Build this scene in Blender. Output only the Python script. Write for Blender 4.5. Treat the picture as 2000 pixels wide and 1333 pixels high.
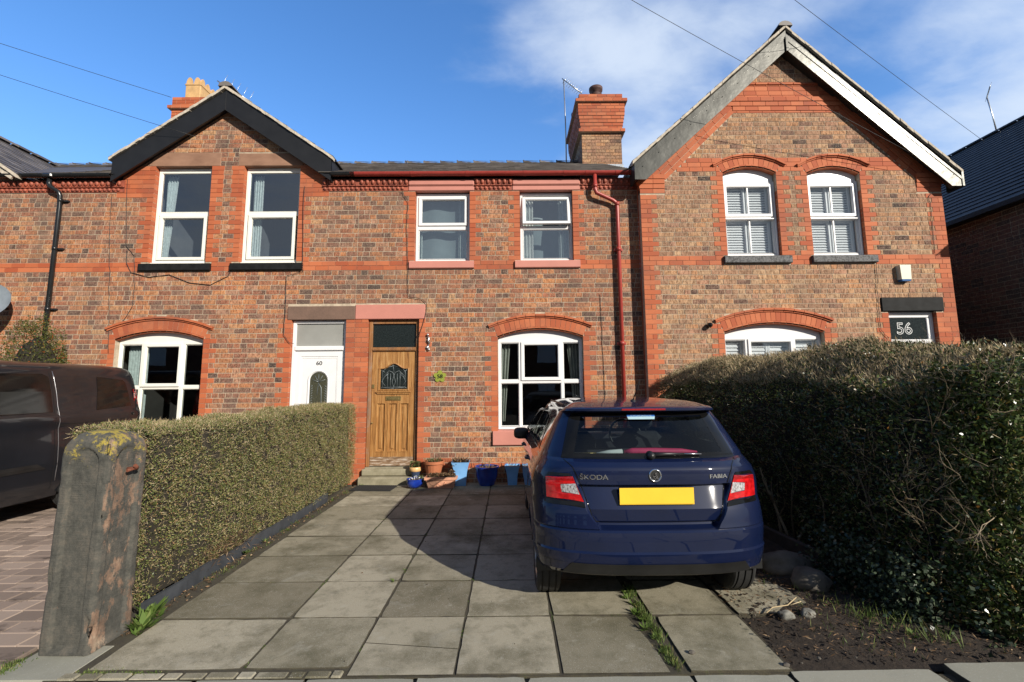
import bpy, bmesh, math, random
import numpy as np
from mathutils import Vector, Matrix, noise as mnoise
random.seed(7); rng = np.random.default_rng(11)
R = math.radians
for o in list(bpy.data.objects): bpy.data.objects.remove(o)
S = bpy.context.scene; COL = S.collection

# ------------------------------------------------------------------ camera
cam = bpy.data.cameras.new('camera'); camo = bpy.data.objects.new('camera', cam); COL.objects.link(camo)
pitch = math.atan(110/897.); roll = 0.0078; yaw = R(0.3)
Rv = Vector((math.cos(yaw), -math.sin(yaw), 0))
Fv = Vector((math.cos(pitch)*math.sin(yaw), math.cos(pitch)*math.cos(yaw), math.sin(pitch)))
Uv = Rv.cross(Fv)
cx = Rv*math.cos(roll) - Uv*math.sin(roll); cy = Rv*math.sin(roll) + Uv*math.cos(roll)
M = Matrix((cx, cy, -Fv)).transposed().to_4x4(); M.translation = Vector((0, 0, 1.6))
camo.matrix_world = M
cam.sensor_width = 36; cam.lens = 897/2000*36; cam.shift_y = -19.5/2000; cam.clip_end = 2000; cam.clip_start = .05
S.camera = camo
# ------------------------------------------------------------------ light
SAZ, SEL = 41.0, 25.0          # sun azimuth to the right of straight behind, elevation
sv = Vector((math.cos(R(SEL))*math.sin(R(SAZ)), -math.cos(R(SEL))*math.cos(R(SAZ)), math.sin(R(SEL))))
sl = bpy.data.lights.new('sun', 'SUN'); sl.energy = 5.0; sl.angle = R(0.5); sl.color = (1, .93, .82)
so = bpy.data.objects.new('sun', sl); COL.objects.link(so); so.rotation_euler = sv.to_track_quat('Z', 'Y').to_euler()
W = bpy.data.worlds.new('World'); S.world = W; W.use_nodes = True
nt = W.node_tree; nt.nodes.clear(); N = nt.nodes.new; L = nt.links.new
wo = N('ShaderNodeOutputWorld'); bg = N('ShaderNodeBackground'); bg.inputs[1].default_value = 0.092
sky = N('ShaderNodeTexSky'); sky.sky_type = 'NISHITA'; sky.sun_disc = False; sky.sun_elevation = R(SEL); sky.sun_rotation = R(180-SAZ)
sky.air_density = 1.0; sky.dust_density = .3; sky.ozone_density = 2.5
tc = N('ShaderNodeTexCoord'); sx = N('ShaderNodeSeparateXYZ'); L(tc.outputs['Generated'], sx.inputs[0])
def mth(op, a, b=None, c=None, clamp=False):
    n = N('ShaderNodeMath'); n.operation = op; n.use_clamp = clamp
    for i, v in enumerate((a, b, c)):
        if v is None: continue
        if isinstance(v, (int, float)): n.inputs[i].default_value = v
        else: L(v, n.inputs[i])
    return n.outputs[0]
zc = mth('MAXIMUM', sx.outputs[2], 0.0)
den = mth('ADD', zc, .22)
cxv = N('ShaderNodeCombineXYZ'); L(mth('DIVIDE', sx.outputs[0], den), cxv.inputs[0]); L(mth('DIVIDE', sx.outputs[1], den), cxv.inputs[1])
mp = N('ShaderNodeMapping'); mp.inputs['Rotation'].default_value = (0, 0, R(28)); mp.inputs['Scale'].default_value = (.8, 1.35, 1); mp.inputs['Location'].default_value = (3.1, 1.25, 0)
L(cxv.outputs[0], mp.inputs[0])
def wnoise(scale, det, rough, dist=0., off=0.):
    n = N('ShaderNodeTexNoise'); n.inputs['Scale'].default_value = scale; n.inputs['Detail'].default_value = det
    n.inputs['Roughness'].default_value = rough; n.inputs['Distortion'].default_value = dist; L(mp.outputs[0], n.inputs[0]); return n.outputs[0]
n1 = wnoise(1.35, 7, .5, .2); n2 = wnoise(4.2, 8, .62, .4)
dens = mth('ADD', mth('MULTIPLY', n1, .84), mth('MULTIPLY', n2, .16))
# more cloud on the right (positive x) and behind the camera
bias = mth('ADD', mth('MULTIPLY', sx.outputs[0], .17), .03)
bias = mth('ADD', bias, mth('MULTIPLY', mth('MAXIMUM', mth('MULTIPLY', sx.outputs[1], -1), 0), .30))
cl = N('ShaderNodeMapRange'); cl.interpolation_type = 'SMOOTHSTEP'; L(mth('ADD', dens, bias), cl.inputs[0])
cl.inputs[1].default_value = .505; cl.inputs[2].default_value = .72; cl.inputs[3].default_value = 0.03; cl.inputs[4].default_value = .85
hs = N('ShaderNodeHueSaturation'); hs.inputs['Saturation'].default_value = 1.15; hs.inputs['Value'].default_value = 1.0; L(sky.outputs[0], hs.inputs['Color'])
tint = N('ShaderNodeMix'); tint.data_type = 'RGBA'; tint.blend_type = 'MULTIPLY'; tint.inputs[0].default_value = 1
L(hs.outputs[0], tint.inputs[6]); tint.inputs[7].default_value = (1.1, 1.72, 2.2, 1)
mixc = N('ShaderNodeMix'); mixc.data_type = 'RGBA'; L(cl.outputs[0], mixc.inputs[0]); L(tint.outputs[2], mixc.inputs[6]); mixc.inputs[7].default_value = (6.6, 7.5, 8.8, 1)
hz = N('ShaderNodeMix'); hz.data_type = 'RGBA'; L(mth('MULTIPLY', mth('POWER', mth('SUBTRACT', 1, zc), 4.), .8), hz.inputs[0]); L(mixc.outputs[2], hz.inputs[6]); hz.inputs[7].default_value = (5.4, 6.6, 8.0, 1)
bk = N('ShaderNodeMapRange'); bk.interpolation_type = 'SMOOTHSTEP'; L(sx.outputs[1], bk.inputs[0]); bk.inputs[1].default_value = -.45; bk.inputs[2].default_value = .3; bk.inputs[3].default_value = .36; bk.inputs[4].default_value = 1.  # unseen sky behind the camera dimmed to cut fill and deepen shadows
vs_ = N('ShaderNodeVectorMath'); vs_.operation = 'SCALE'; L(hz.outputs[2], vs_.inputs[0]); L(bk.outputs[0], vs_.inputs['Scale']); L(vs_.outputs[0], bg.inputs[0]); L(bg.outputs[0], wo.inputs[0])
S.view_settings.view_transform = 'Standard'; S.view_settings.look = 'None'; S.view_settings.exposure = 0.35; S.view_settings.gamma = 1
S.render.engine = 'CYCLES'; S.cycles.max_bounces = 6; S.cycles.transparent_max_bounces = 12

# ------------------------------------------------------------------ materials
MATS = {}
class NT:
    def __init__(s, name):
        s.m = bpy.data.materials.new(name); s.m.use_nodes = True; s.t = s.m.node_tree; s.t.nodes.clear()
        s.o = s.n('ShaderNodeOutputMaterial'); s.b = s.n('ShaderNodeBsdfPrincipled'); s.l(s.b.outputs[0], s.o.inputs[0]); MATS[name] = s.m
        s.geo = s.n('ShaderNodeNewGeometry')
    def n(s, t): return s.t.nodes.new(t)
    def l(s, a, b): s.t.links.new(a, b)
    def val(s, k, v): s.b.inputs[k].default_value = v; return s
    def noise(s, scale=5, det=4, rough=.5, vec=None, sc=(1, 1, 1), dist=0):
        mpn = s.n('ShaderNodeMapping'); mpn.inputs['Scale'].default_value = sc; s.l(vec or s.geo.outputs['Position'], mpn.inputs[0])
        q = s.n('ShaderNodeTexNoise'); q.inputs['Scale'].default_value = scale; q.inputs['Detail'].default_value = det; q.inputs['Roughness'].default_value = rough
        q.inputs['Distortion'].default_value = dist; s.l(mpn.outputs[0], q.inputs[0]); return q.outputs[0]
    def ramp(s, fac, stops, interp='LINEAR'):
        r = s.n('ShaderNodeValToRGB'); r.color_ramp.interpolation = interp; e = r.color_ramp.elements
        while len(e) < len(stops): e.new(.5)
        for i, (p, c) in enumerate(stops):
            e[i].position = p; e[i].color = (*c, 1) if len(c) == 3 else c
        s.l(fac, r.inputs[0]); return r.outputs[0]
    def mix(s, f, a, b, mode='MIX'):
        q = s.n('ShaderNodeMix'); q.data_type = 'RGBA'; q.blend_type = mode
        for i, v in ((0, f), (6, a), (7, b)):
            if isinstance(v, (int, float)): q.inputs[i].default_value = v
            elif isinstance(v, tuple): q.inputs[i].default_value = (*v, 1)
            else: s.l(v, q.inputs[i])
        return q.outputs[2]
    def math(s, op, a, b=0., clamp=False):
        q = s.n('ShaderNodeMath'); q.operation = op; q.use_clamp = clamp
        for i, v in enumerate((a, b)):
            if isinstance(v, (int, float)): q.inputs[i].default_value = v
            else: s.l(v, q.inputs[i])
        return q.outputs[0]
    def col(s, c):
        if isinstance(c, tuple): s.b.inputs['Base Color'].default_value = (*c, 1)
        else: s.l(c, s.b.inputs['Base Color'])
        return s
    def bump(s, h, strength=.3, dist=.01):
        q = s.n('ShaderNodeBump'); q.inputs['Strength'].default_value = strength; q.inputs['Distance'].default_value = dist
        s.l(h, q.inputs['Height']); s.l(q.outputs[0], s.b.inputs['Normal']); return s
    def rnd(s): return s.geo.outputs['Random Per Island']

def simple(name, c, rough=.6, metal=0., var=.15, scale=6, bump=0., bscale=60, spec=None, coat=0.):
    s = NT(name); f = s.noise(scale, 5, .6)
    s.col(s.ramp(f, [(.3, tuple(x*(1-var) for x in c)), (.7, tuple(min(1, x*(1+var)) for x in c))]))
    s.val('Roughness', rough); s.val('Metallic', metal)
    if spec is not None: s.val('Specular IOR Level', spec)
    if coat: s.val('Coat Weight', coat); s.val('Coat Roughness', .04)
    if bump: s.bump(s.noise(bscale, 4, .6), bump, .004)
    return s.m

def brick_main(name, stops, dirt=.35):
    s = NT(name); r = s.math('ADD', s.math('MULTIPLY', s.rnd(), .84), s.math('SUBTRACT', s.math('MULTIPLY', s.noise(.7, 4, .6), .75), .295), True)
    base = s.ramp(r, stops)
    band = s.noise(1, 4, .65, sc=(42, 42, 14), dist=.6)       # blotches and kiln bands within a brick
    c = s.mix(s.ramp(band, [(.40, (0, 0, 0)), (.58, (1, 1, 1))]), s.mix(.9, base, (.36, .30, .26), 'MULTIPLY'), base)
    b2 = s.noise(1, 3, .7, sc=(95, 95, 36))
    c = s.mix(s.ramp(b2, [(.54, (0, 0, 0)), (.68, (.7, .7, .7))]), c, (.62, .45, .30))
    grime = s.noise(.9, 5, .62)
    c = s.mix(s.ramp(grime, [(.42, (0, 0, 0)), (.68, (dirt, dirt, dirt))]), c, (.13, .095, .075))
    run = s.noise(1., 5, .6, sc=(2.2, 2.2, .35)); c = s.mix(s.ramp(run, [(.52, (0, 0, 0)), (.72, (.45, .45, .45))]), c, (.10, .075, .06))
    s.col(c).val('Roughness', .88).val('Specular IOR Level', .25); s.bump(s.noise(70, 5, .7), .5, .004); return s.m
D1, D2, RB, OR, BU, PK = (.055, .042, .042), (.19, .105, .08), (.40, .148, .082), (.55, .235, .10), (.61, .36, .19), (.47, .25, .16)
brick_main('brick_58', [(0, D1), (.13, D2), (.26, RB), (.42, OR), (.55, PK), (.66, D2), (.74, RB), (.88, OR), (1, BU)], .45)
brick_main('brick_56', [(0, D1), (.07, D2), (.17, PK), (.34, (.42, .245, .15)), (.5, (.34, .19, .12)), (.64, (.50, .32, .19)), (.80, (.50, .25, .125)), (1, (.58, .39, .23))], .28)
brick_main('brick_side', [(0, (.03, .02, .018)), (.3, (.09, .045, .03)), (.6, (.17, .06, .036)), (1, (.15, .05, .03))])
s = NT('brick_red'); c = s.ramp(s.rnd(), [(0, (.36, .085, .036)), (.5, (.44, .122, .05)), (1, (.50, .155, .068))])
c = s.mix(s.ramp(s.noise(1.3, 6, .7), [(.46, (0, 0, 0)), (.72, (.6, .6, .6))]), c, (.19, .08, .055))
s.col(c).val('Roughness', .75).val('Specular IOR Level', .3); s.bump(s.noise(90, 4, .6), .2, .003)
s = NT('terracotta_dark'); c = s.ramp(s.noise(9, 5, .6), [(.3, (.17, .045, .028)), (.7, (.42, .11, .06))]); s.col(c).val('Roughness', .6)
s = NT('mortar'); s.col(s.ramp(s.noise(14, 6, .7), [(.3, (.30, .24, .175)), (.7, (.56, .46, .34))])).val('Roughness', .95); s.bump(s.noise(120, 4, .6), .5, .003)
s = NT('sandstone'); s.col(s.ramp(s.noise(3, 6, .65, sc=(1, 1, 2.2)), [(.3, (.20, .105, .065)), (.7, (.33, .185, .12))])).val('Roughness', .9); s.bump(s.noise(80, 5, .7), .4, .004)
s = NT('sandstone_dark'); s.col(s.mix(s.noise(40, 4, .7), s.ramp(s.noise(4, 6, .7), [(.3, (.07, .045, .035)), (.7, (.17, .10, .075))]), (.20, .125, .09))).val('Roughness', .92); s.bump(s.noise(60, 5, .7), .6, .005)
simple('pink_paint', (.50, .20, .155), .65, var=.07, scale=3, bump=.2)
simple('black_paint', (.014, .0145, .015), .6, var=.35, scale=9, bump=.3, bscale=25, spec=.12)
s = NT('flaked_paint'); f = s.noise(16, 7, .75); s.col(s.ramp(f, [(.45, (.045, .047, .05)), (.52, (.16, .16, .165)), (.56, (.03, .03, .03))])).val('Roughness', .7); s.bump(f, .8, .008)
simple('upvc', (.74, .74, .74), .32, var=.03)
simple('upvc_cream', (.78, .77, .70), .35, var=.04)
simple('blind_white', (.80, .80, .80), .5, var=.03)
simple('net_curtain', (.62, .70, .69), .9, var=.2, scale=20)
simple('curtain', (.46, .47, .42), .9, var=.15, scale=6)
simple('blue_blind', (.30, .37, .39), .8, var=.1, scale=3)
simple('room', (.05, .048, .045), .9, var=.3, scale=2)
simple('room_pale', (.14, .15, .16), .9, var=.3, scale=2)
simple('red_pvc', (.33, .045, .035), .38, var=.12, scale=12)
simple('black_pvc', (.014, .015, .016), .25, var=.3)
simple('barge_black', (.012, .012, .013), .42, var=.2, scale=5)
s = NT('barge_metal'); s.col(s.ramp(s.noise(2.2, 4, .5), [(.3, (.055, .055, .05)), (.7, (.085, .085, .077))])).val('Roughness', .30).val('Metallic', .55); s.bump(s.noise(4, 3, .5), .25, .02)
simple('verge_mortar', (.48, .42, .34), .95, var=.25, scale=14, bump=.6, bscale=40)
simple('lead', (.36, .40, .45), .5, var=.2, scale=10)
s = NT('slate'); c = s.ramp(s.rnd(), [(0, (.060, .052, .050)), (.5, (.105, .092, .088)), (1, (.17, .15, .14))])
c = s.mix(s.ramp(s.noise(5, 6, .7), [(.5, (0, 0, 0)), (.75, (.6, .6, .6))]), c, (.15, .135, .09)); s.col(c).val('Roughness', .62); s.bump(s.noise(50, 4, .6), .3, .004)
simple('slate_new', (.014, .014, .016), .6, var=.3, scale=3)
simple('pot_buff', (.55, .34, .15), .8, var=.2)
simple('pot_dark', (.075, .035, .03), .7, var=.4, scale=14)
simple('steel', (.55, .56, .57), .35, .9, var=.2)
simple('rust', (.16, .05, .025), .9, var=.5, scale=30)
simple('oak', (.5, .25, .08), .5)
s = NT('oak_door'); g = s.noise(1, 5, .65, sc=(46, 46, 2.6), dist=.8); c = s.ramp(g, [(.3, (.15, .065, .022)), (.5, (.32, .15, .045)), (.72, (.48, .28, .11))])
s.col(c).val('Roughness', .42).val('Coat Weight', .25); s.bump(g, .15, .003)
s = NT('oak_frame'); g = s.noise(1, 5, .65, sc=(40, 40, 2.0)); w_ = s.noise(2.1, 5, .7)
c = s.mix(s.ramp(w_, [(.48, (0, 0, 0)), (.68, (1, 1, 1))]), s.ramp(g, [(.3, (.15, .062, .02)), (.7, (.33, .15, .05))]), s.ramp(g, [(.3, (.13, .10, .08)), (.7, (.30, .25, .2))])); s.col(c).val('Roughness', .7)
s = NT('oak_weathered'); g = s.noise(1, 5, .7, sc=(7, 7, 60)); s.col(s.ramp(g, [(.35, (.10, .055, .028)), (.5, (.24, .15, .085)), (.66, (.52, .46, .4))])).val('Roughness', .8)
simple('brass', (.36, .27, .11), .4, .8, var=.25, scale=20)
simple('leaded_glass', (.014, .0185, .018), .12, var=.5, scale=40, bump=.5, bscale=90)
simple('lead_came', (.20, .23, .24), .4, .3)
simple('door_glass', (.055, .055, .035), .16, var=.5, scale=60, bump=.8, bscale=120)
s = NT('step_stone'); s.col(s.ramp(s.noise(5, 6, .7), [(.3, (.17, .15, .095)), (.7, (.34, .31, .22))])).val('Roughness', .9); s.bump(s.noise(50, 5, .7), .5, .006)
simple('rubber_black', (.018, .018, .019), .75, var=.3, scale=40, bump=.7, bscale=80)
simple('edging_plastic', (.045, .05, .058), .6, var=.3, scale=6)
simple('terracotta_pot', (.40, .135, .06), .7, var=.15, scale=12)
simple('terracotta_pale', (.60, .30, .19), .75, var=.12, scale=12)
s = NT('glaze_blue'); s.col(s.ramp(s.noise(9, 4, .5), [(.3, (.008, .025, .22)), (.7, (.016, .06, .40))])).val('Roughness', .12).val('Coat Weight', .6)
s = NT('glaze_light'); s.col(s.ramp(s.noise(7, 5, .6), [(.3, (.15, .36, .68)), (.7, (.22, .46, .80))])).val('Roughness', .3)
simple('glaze_grey', (.035, .05, .09), .25, var=.2)
simple('pot_cream', (.62, .38, .16), .4, var=.2)
simple('soil', (.075, .05, .033), .98, var=.5, scale=30, bump=1, bscale=60)
simple('sign_green', (.24, .27, .035), .5, var=.15, scale=30)
simple('ink', (.01, .01, .01), .6)
simple('grey_ink', (.12, .12, .13), .4)
simple('etched', (.62, .64, .64), .5)
simple('alarm_cream', (.60, .60, .47), .4, var=.03)
simple('alarm_blue', (.02, .12, .35), .3)
simple('dish_grey', (.20, .23, .26), .5)
simple('cable_black', (.02, .02, .02), .6)
# paving
s = NT('slab'); c = s.ramp(s.rnd(), [(0, (.19, .17, .12)), (.35, (.275, .25, .18)), (.7, (.34, .308, .228)), (1, (.41, .375, .285))])
st = s.noise(1.3, 7, .68); c = s.mix(s.ramp(st, [(.46, (0, 0, 0)), (.66, (.85, .85, .85))]), c, (.085, .078, .045))
c = s.mix(s.ramp(s.noise(3.1, 6, .7, dist=.6), [(.58, (0, 0, 0)), (.74, (.6, .6, .6))]), c, (.32, .31, .26))
sp = s.noise(170, 2, .6); c = s.mix(s.ramp(sp, [(.62, (0, 0, 0)), (.70, (.65, .65, .65))]), c, (.52, .50, .46))
c = s.mix(s.ramp(sp, [(.28, (.7, .7, .7)), (.40, (0, 0, 0))]), c, (.08, .07, .055)); c = s.mix(s.ramp(s.noise(7.5, 8, .75, dist=.3), [(.5, (0, 0, 0)), (.7, (.55, .55, .55))]), c, (.09, .085, .05)); c = s.mix(s.ramp(s.noise(4.2, 6, .7, dist=.4), [(.60, (0, 0, 0)), (.72, (.5, .5, .5))]), c, (.40, .385, .32))
s.col(c).val('Roughness', .9).val('Specular IOR Level', .2); s.bump(s.noise(60, 6, .75), .4, .004)
s = NT('footway_slab'); c = s.ramp(s.rnd(), [(0, (.22, .215, .17)), (1, (.32, .31, .25))]); sp = s.noise(150, 3, .6)
c = s.mix(s.ramp(sp, [(.6, (0, 0, 0)), (.7, (.5, .5, .5))]), c, (.5, .5, .46)); c = s.mix(s.ramp(s.noise(2.3, 5, .6), [(.5, (0, 0, 0)), (.75, (.5, .5, .5))]), c, (.16, .16, .13))
s.col(c).val('Roughness', .9); s.bump(s.noise(60, 5, .7), .35, .004)
s = NT('paver'); c = s.ramp(s.rnd(), [(0, (.17, .13, .105)), (.5, (.27, .205, .165)), (1, (.36, .28, .225))]); c = s.mix(s.ramp(s.noise(2.2, 6, .7, sc=(1, 2.2, 1)), [(.55, (0, 0, 0)), (.66, (.9, .9, .9))]), c, (.075, .055, .042))
s.col(c).val('Roughness', .85); s.bump(s.noise(60, 5, .7), .35, .004)
s = NT('joint_earth'); c = s.ramp(s.noise(9, 6, .7), [(.35, (.045, .038, .028)), (.6, (.075, .065, .04)), (.75, (.06, .085, .022))]); s.col(c).val('Roughness', 1); s.bump(s.noise(120, 4, .7), 1, .01)
s = NT('earth'); c = s.ramp(s.noise(14, 9, .8), [(.3, (.016, .012, .009)), (.55, (.042, .030, .021)), (.75, (.10, .075, .05))]); s.col(c).val('Roughness', 1); s.bump(s.noise(22, 8, .75), 1, .03)
simple('asphalt', (.05, .05, .052), .9, var=.2, scale=30, bump=.6, bscale=150)
simple('kerb', (.3, .29, .27), .9)
# gatepost stone
s = NT('post_stone')
tcn = s.n('ShaderNodeTexCoord'); v = tcn.outputs['Object']
base = s.ramp(s.noise(11, 9, .82, v), [(.32, (.028, .029, .025)), (.5, (.07, .068, .058)), (.66, (.115, .10, .08)), (.78, (.20, .165, .125))])
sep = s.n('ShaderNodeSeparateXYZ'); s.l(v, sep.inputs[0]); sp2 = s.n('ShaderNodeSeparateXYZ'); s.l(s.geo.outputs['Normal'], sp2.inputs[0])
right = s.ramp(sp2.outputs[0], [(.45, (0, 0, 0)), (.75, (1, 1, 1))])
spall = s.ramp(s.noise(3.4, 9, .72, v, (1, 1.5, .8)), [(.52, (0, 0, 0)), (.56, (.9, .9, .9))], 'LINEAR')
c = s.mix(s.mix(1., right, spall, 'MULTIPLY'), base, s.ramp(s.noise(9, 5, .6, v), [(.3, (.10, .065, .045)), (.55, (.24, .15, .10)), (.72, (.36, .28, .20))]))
spall2 = s.ramp(s.noise(7, 5, .7, v), [(.66, (0, 0, 0)), (.69, (.8, .8, .8))]); c = s.mix(spall2, c, (.25, .15, .105))
topm = s.ramp(s.math('ADD', sep.outputs[2], s.math('MULTIPLY', s.noise(9, 6, .75, v), .55)), [(1.52, (0, 0, 0)), (1.56, (1, 1, 1))])
topm = s.ramp(s.math('SUBTRACT', s.math('ADD', s.math('MULTIPLY', sep.outputs[2], .9), s.math('MULTIPLY', s.noise(13, 7, .8, v), 1.3)), 1.33), [(.47, (0, 0, 0)), (.56, (1, 1, 1))])
c = s.mix(topm, c, (.33, .255, .045))
s.col(c).val('Roughness', .92); s.bump(s.math('ADD', s.noise(34, 8, .8, v), s.math('MULTIPLY', s.noise(1, 3, .6, v, (8, 8, 190)), .7)), .7, .008)
# vehicles
s = NT('navy_paint'); s.col(s.ramp(s.noise(3, 4, .6), [(.3, (.0022, .006, .028)), (.7, (.0034, .0085, .038))])).val('Roughness', .5).val('Metallic', 0.).val('Specular IOR Level', .12).val('Coat Weight', 1.).val('Coat Roughness', .035)
s = NT('charcoal_paint'); s.col(s.ramp(s.noise(2, 4, .6), [(.3, (.010, .0115, .015)), (.7, (.016, .018, .023))])).val('Roughness', .3).val('Metallic', .3).val('Coat Weight', .7).val('Coat Roughness', .03)
simple('trim_black', (.012, .012, .012), .45, var=.3)
simple('gloss_black', (.006, .006, .006), .08, var=.3)
simple('tyre', (.018, .018, .018), .8, var=.3, scale=30)
simple('alloy', (.5, .5, .52), .3, .9, var=.1)
simple('chrome', (.8, .8, .82), .12, 1., var=.05)
simple('seat_fabric', (.025, .025, .028), .9, var=.3, scale=20)
simple('umbrella_pink', (.75, .05, .16), .6, var=.15, scale=20)
simple('cloth_white', (.75, .78, .76), .8)
simple('plate_yellow', (.80, .50, .03), .45, var=.04)
simple('sticker_blue', (.02, .12, .42), .5); simple('sticker_pale', (.32, .48, .55), .5)
s = NT('lamp_red'); s.col(s.ramp(s.noise(30, 3, .5), [(.3, (.30, .004, .006)), (.7, (.62, .012, .014))])).val('Roughness', .08).val('Coat Weight', 1.)
s = NT('lamp_red_dark'); s.col(s.ramp(s.noise(40, 3, .5), [(.3, (.16, .003, .004)), (.7, (.36, .01, .01))])).val('Roughness', .08).val('Coat Weight', 1.)
s = NT('lamp_clear'); s.col(s.ramp(s.noise(1, 3, .5, sc=(120, 120, 60)), [(.35, (.22, .20, .20)), (.6, (.78, .78, .8))])).val('Roughness', .12).val('Metallic', .5)
def glass(name, tint, refl, rough=.0):
    s = NT(name); s.t.nodes.remove(s.b)
    tr = s.n('ShaderNodeBsdfTransparent'); tr.inputs[0].default_value = (*tint, 1); gl = s.n('ShaderNodeBsdfGlossy'); gl.inputs['Roughness'].default_value = rough
    lw = s.n('ShaderNodeLayerWeight'); lw.inputs[0].default_value = .5
    f = s.math('ADD', s.math('MULTIPLY', s.math('POWER', lw.outputs['Facing'], 4.), .85), refl+.07, True); mx = s.n('ShaderNodeMixShader'); s.l(f, mx.inputs[0]); s.l(tr.outputs[0], mx.inputs[1]); s.l(gl.outputs[0], mx.inputs[2]); s.l(mx.outputs[0], s.o.inputs[0])
    bp = s.n('ShaderNodeBump'); bp.inputs['Strength'].default_value = .06; bp.inputs['Distance'].default_value = .02; s.l(s.noise(1.6, 2, .5), bp.inputs['Height']); s.l(bp.outputs[0], gl.inputs['Normal'])
    return s.m
glass('pane_glass', (.84, .88, .90), .13); glass('pane_glass_sky', (.74, .79, .80), .34); glass('pane_glass_blue', (.80, .85, .88), .24); glass('car_glass', (.50, .56, .57), .0); glass('pane_dark', (.6, .64, .64), .0)
simple('frosted', (.27, .27, .25), .35, var=.12, scale=2)
# foliage
def leafmat(name, stops, rough=.45, trans=.25):
    s = NT(name); c = s.ramp(s.rnd(), stops); s.col(c).val('Roughness', rough).val('Specular IOR Level', .4)
    tl = s.n('ShaderNodeBsdfTranslucent'); s.l(c, tl.inputs[0]); mx = s.n('ShaderNodeMixShader'); mx.inputs[0].default_value = trans
    s.l(s.b.outputs[0], mx.inputs[1]); s.l(tl.outputs[0], mx.inputs[2]); s.l(mx.outputs[0], s.o.inputs[0]); return s.m
leafmat('privet_leaf', [(0, (.08, .115, .03)), (.35, (.155, .185, .05)), (.6, (.235, .23, .085)), (.85, (.32, .265, .13)), (1, (.30, .16, .07))])
leafmat('privet_twig', [(0, (.22, .165, .09)), (.5, (.40, .31, .18)), (1, (.52, .42, .26))], .9, 0.)
leafmat('dark_leaf', [(0, (.018, .034, .009)), (.45, (.042, .07, .018)), (.85, (.085, .115, .032)), (.97, (.12, .10, .02)), (1, (.20, .09, .02))], .3, .12)
leafmat('dark_twig', [(0, (.09, .065, .04)), (.6, (.22, .17, .11)), (1, (.36, .29, .20))], .9, 0.)
leafmat('ivy_leaf', [(0, (.012, .024, .012)), (.6, (.035, .058, .03)), (1, (.09, .11, .07))], .4, .1)
leafmat('grass_blade', [(0, (.06, .10, .02)), (.6, (.11, .17, .035)), (.9, (.18, .21, .06)), (1, (.34, .27, .12))], .6, .3)
leafmat('weed_leaf', [(0, (.07, .12, .02)), (.7, (.13, .20, .04)), (1, (.20, .25, .07))], .6, .3)
leafmat('dry_litter', [(0, (.03, .02, .012)), (.6, (.12, .07, .035)), (.9, (.24, .15, .08)), (1, (.42, .30, .18))], .9, .1)
leafmat('succulent', [(0, (.05, .11, .03)), (.5, (.12, .15, .05)), (1, (.22, .07, .05))], .6, .2)
leafmat('berry_leaf', [(0, (.035, .05, .01)), (.6, (.09, .11, .025)), (.9, (.16, .14, .03)), (1, (.45, .07, .01))], .5, .2)
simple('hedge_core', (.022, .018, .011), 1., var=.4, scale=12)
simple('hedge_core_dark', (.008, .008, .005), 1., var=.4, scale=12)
simple('rock', (.10, .088, .072), .9, var=.35, scale=8, bump=.9, bscale=20)
simple('rock_white', (.16, .155, .135), .9, var=.55, scale=26, bump=.9, bscale=30)
simple('timber_dark', (.045, .036, .028), .9, var=.35, scale=12, bump=.5)

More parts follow.
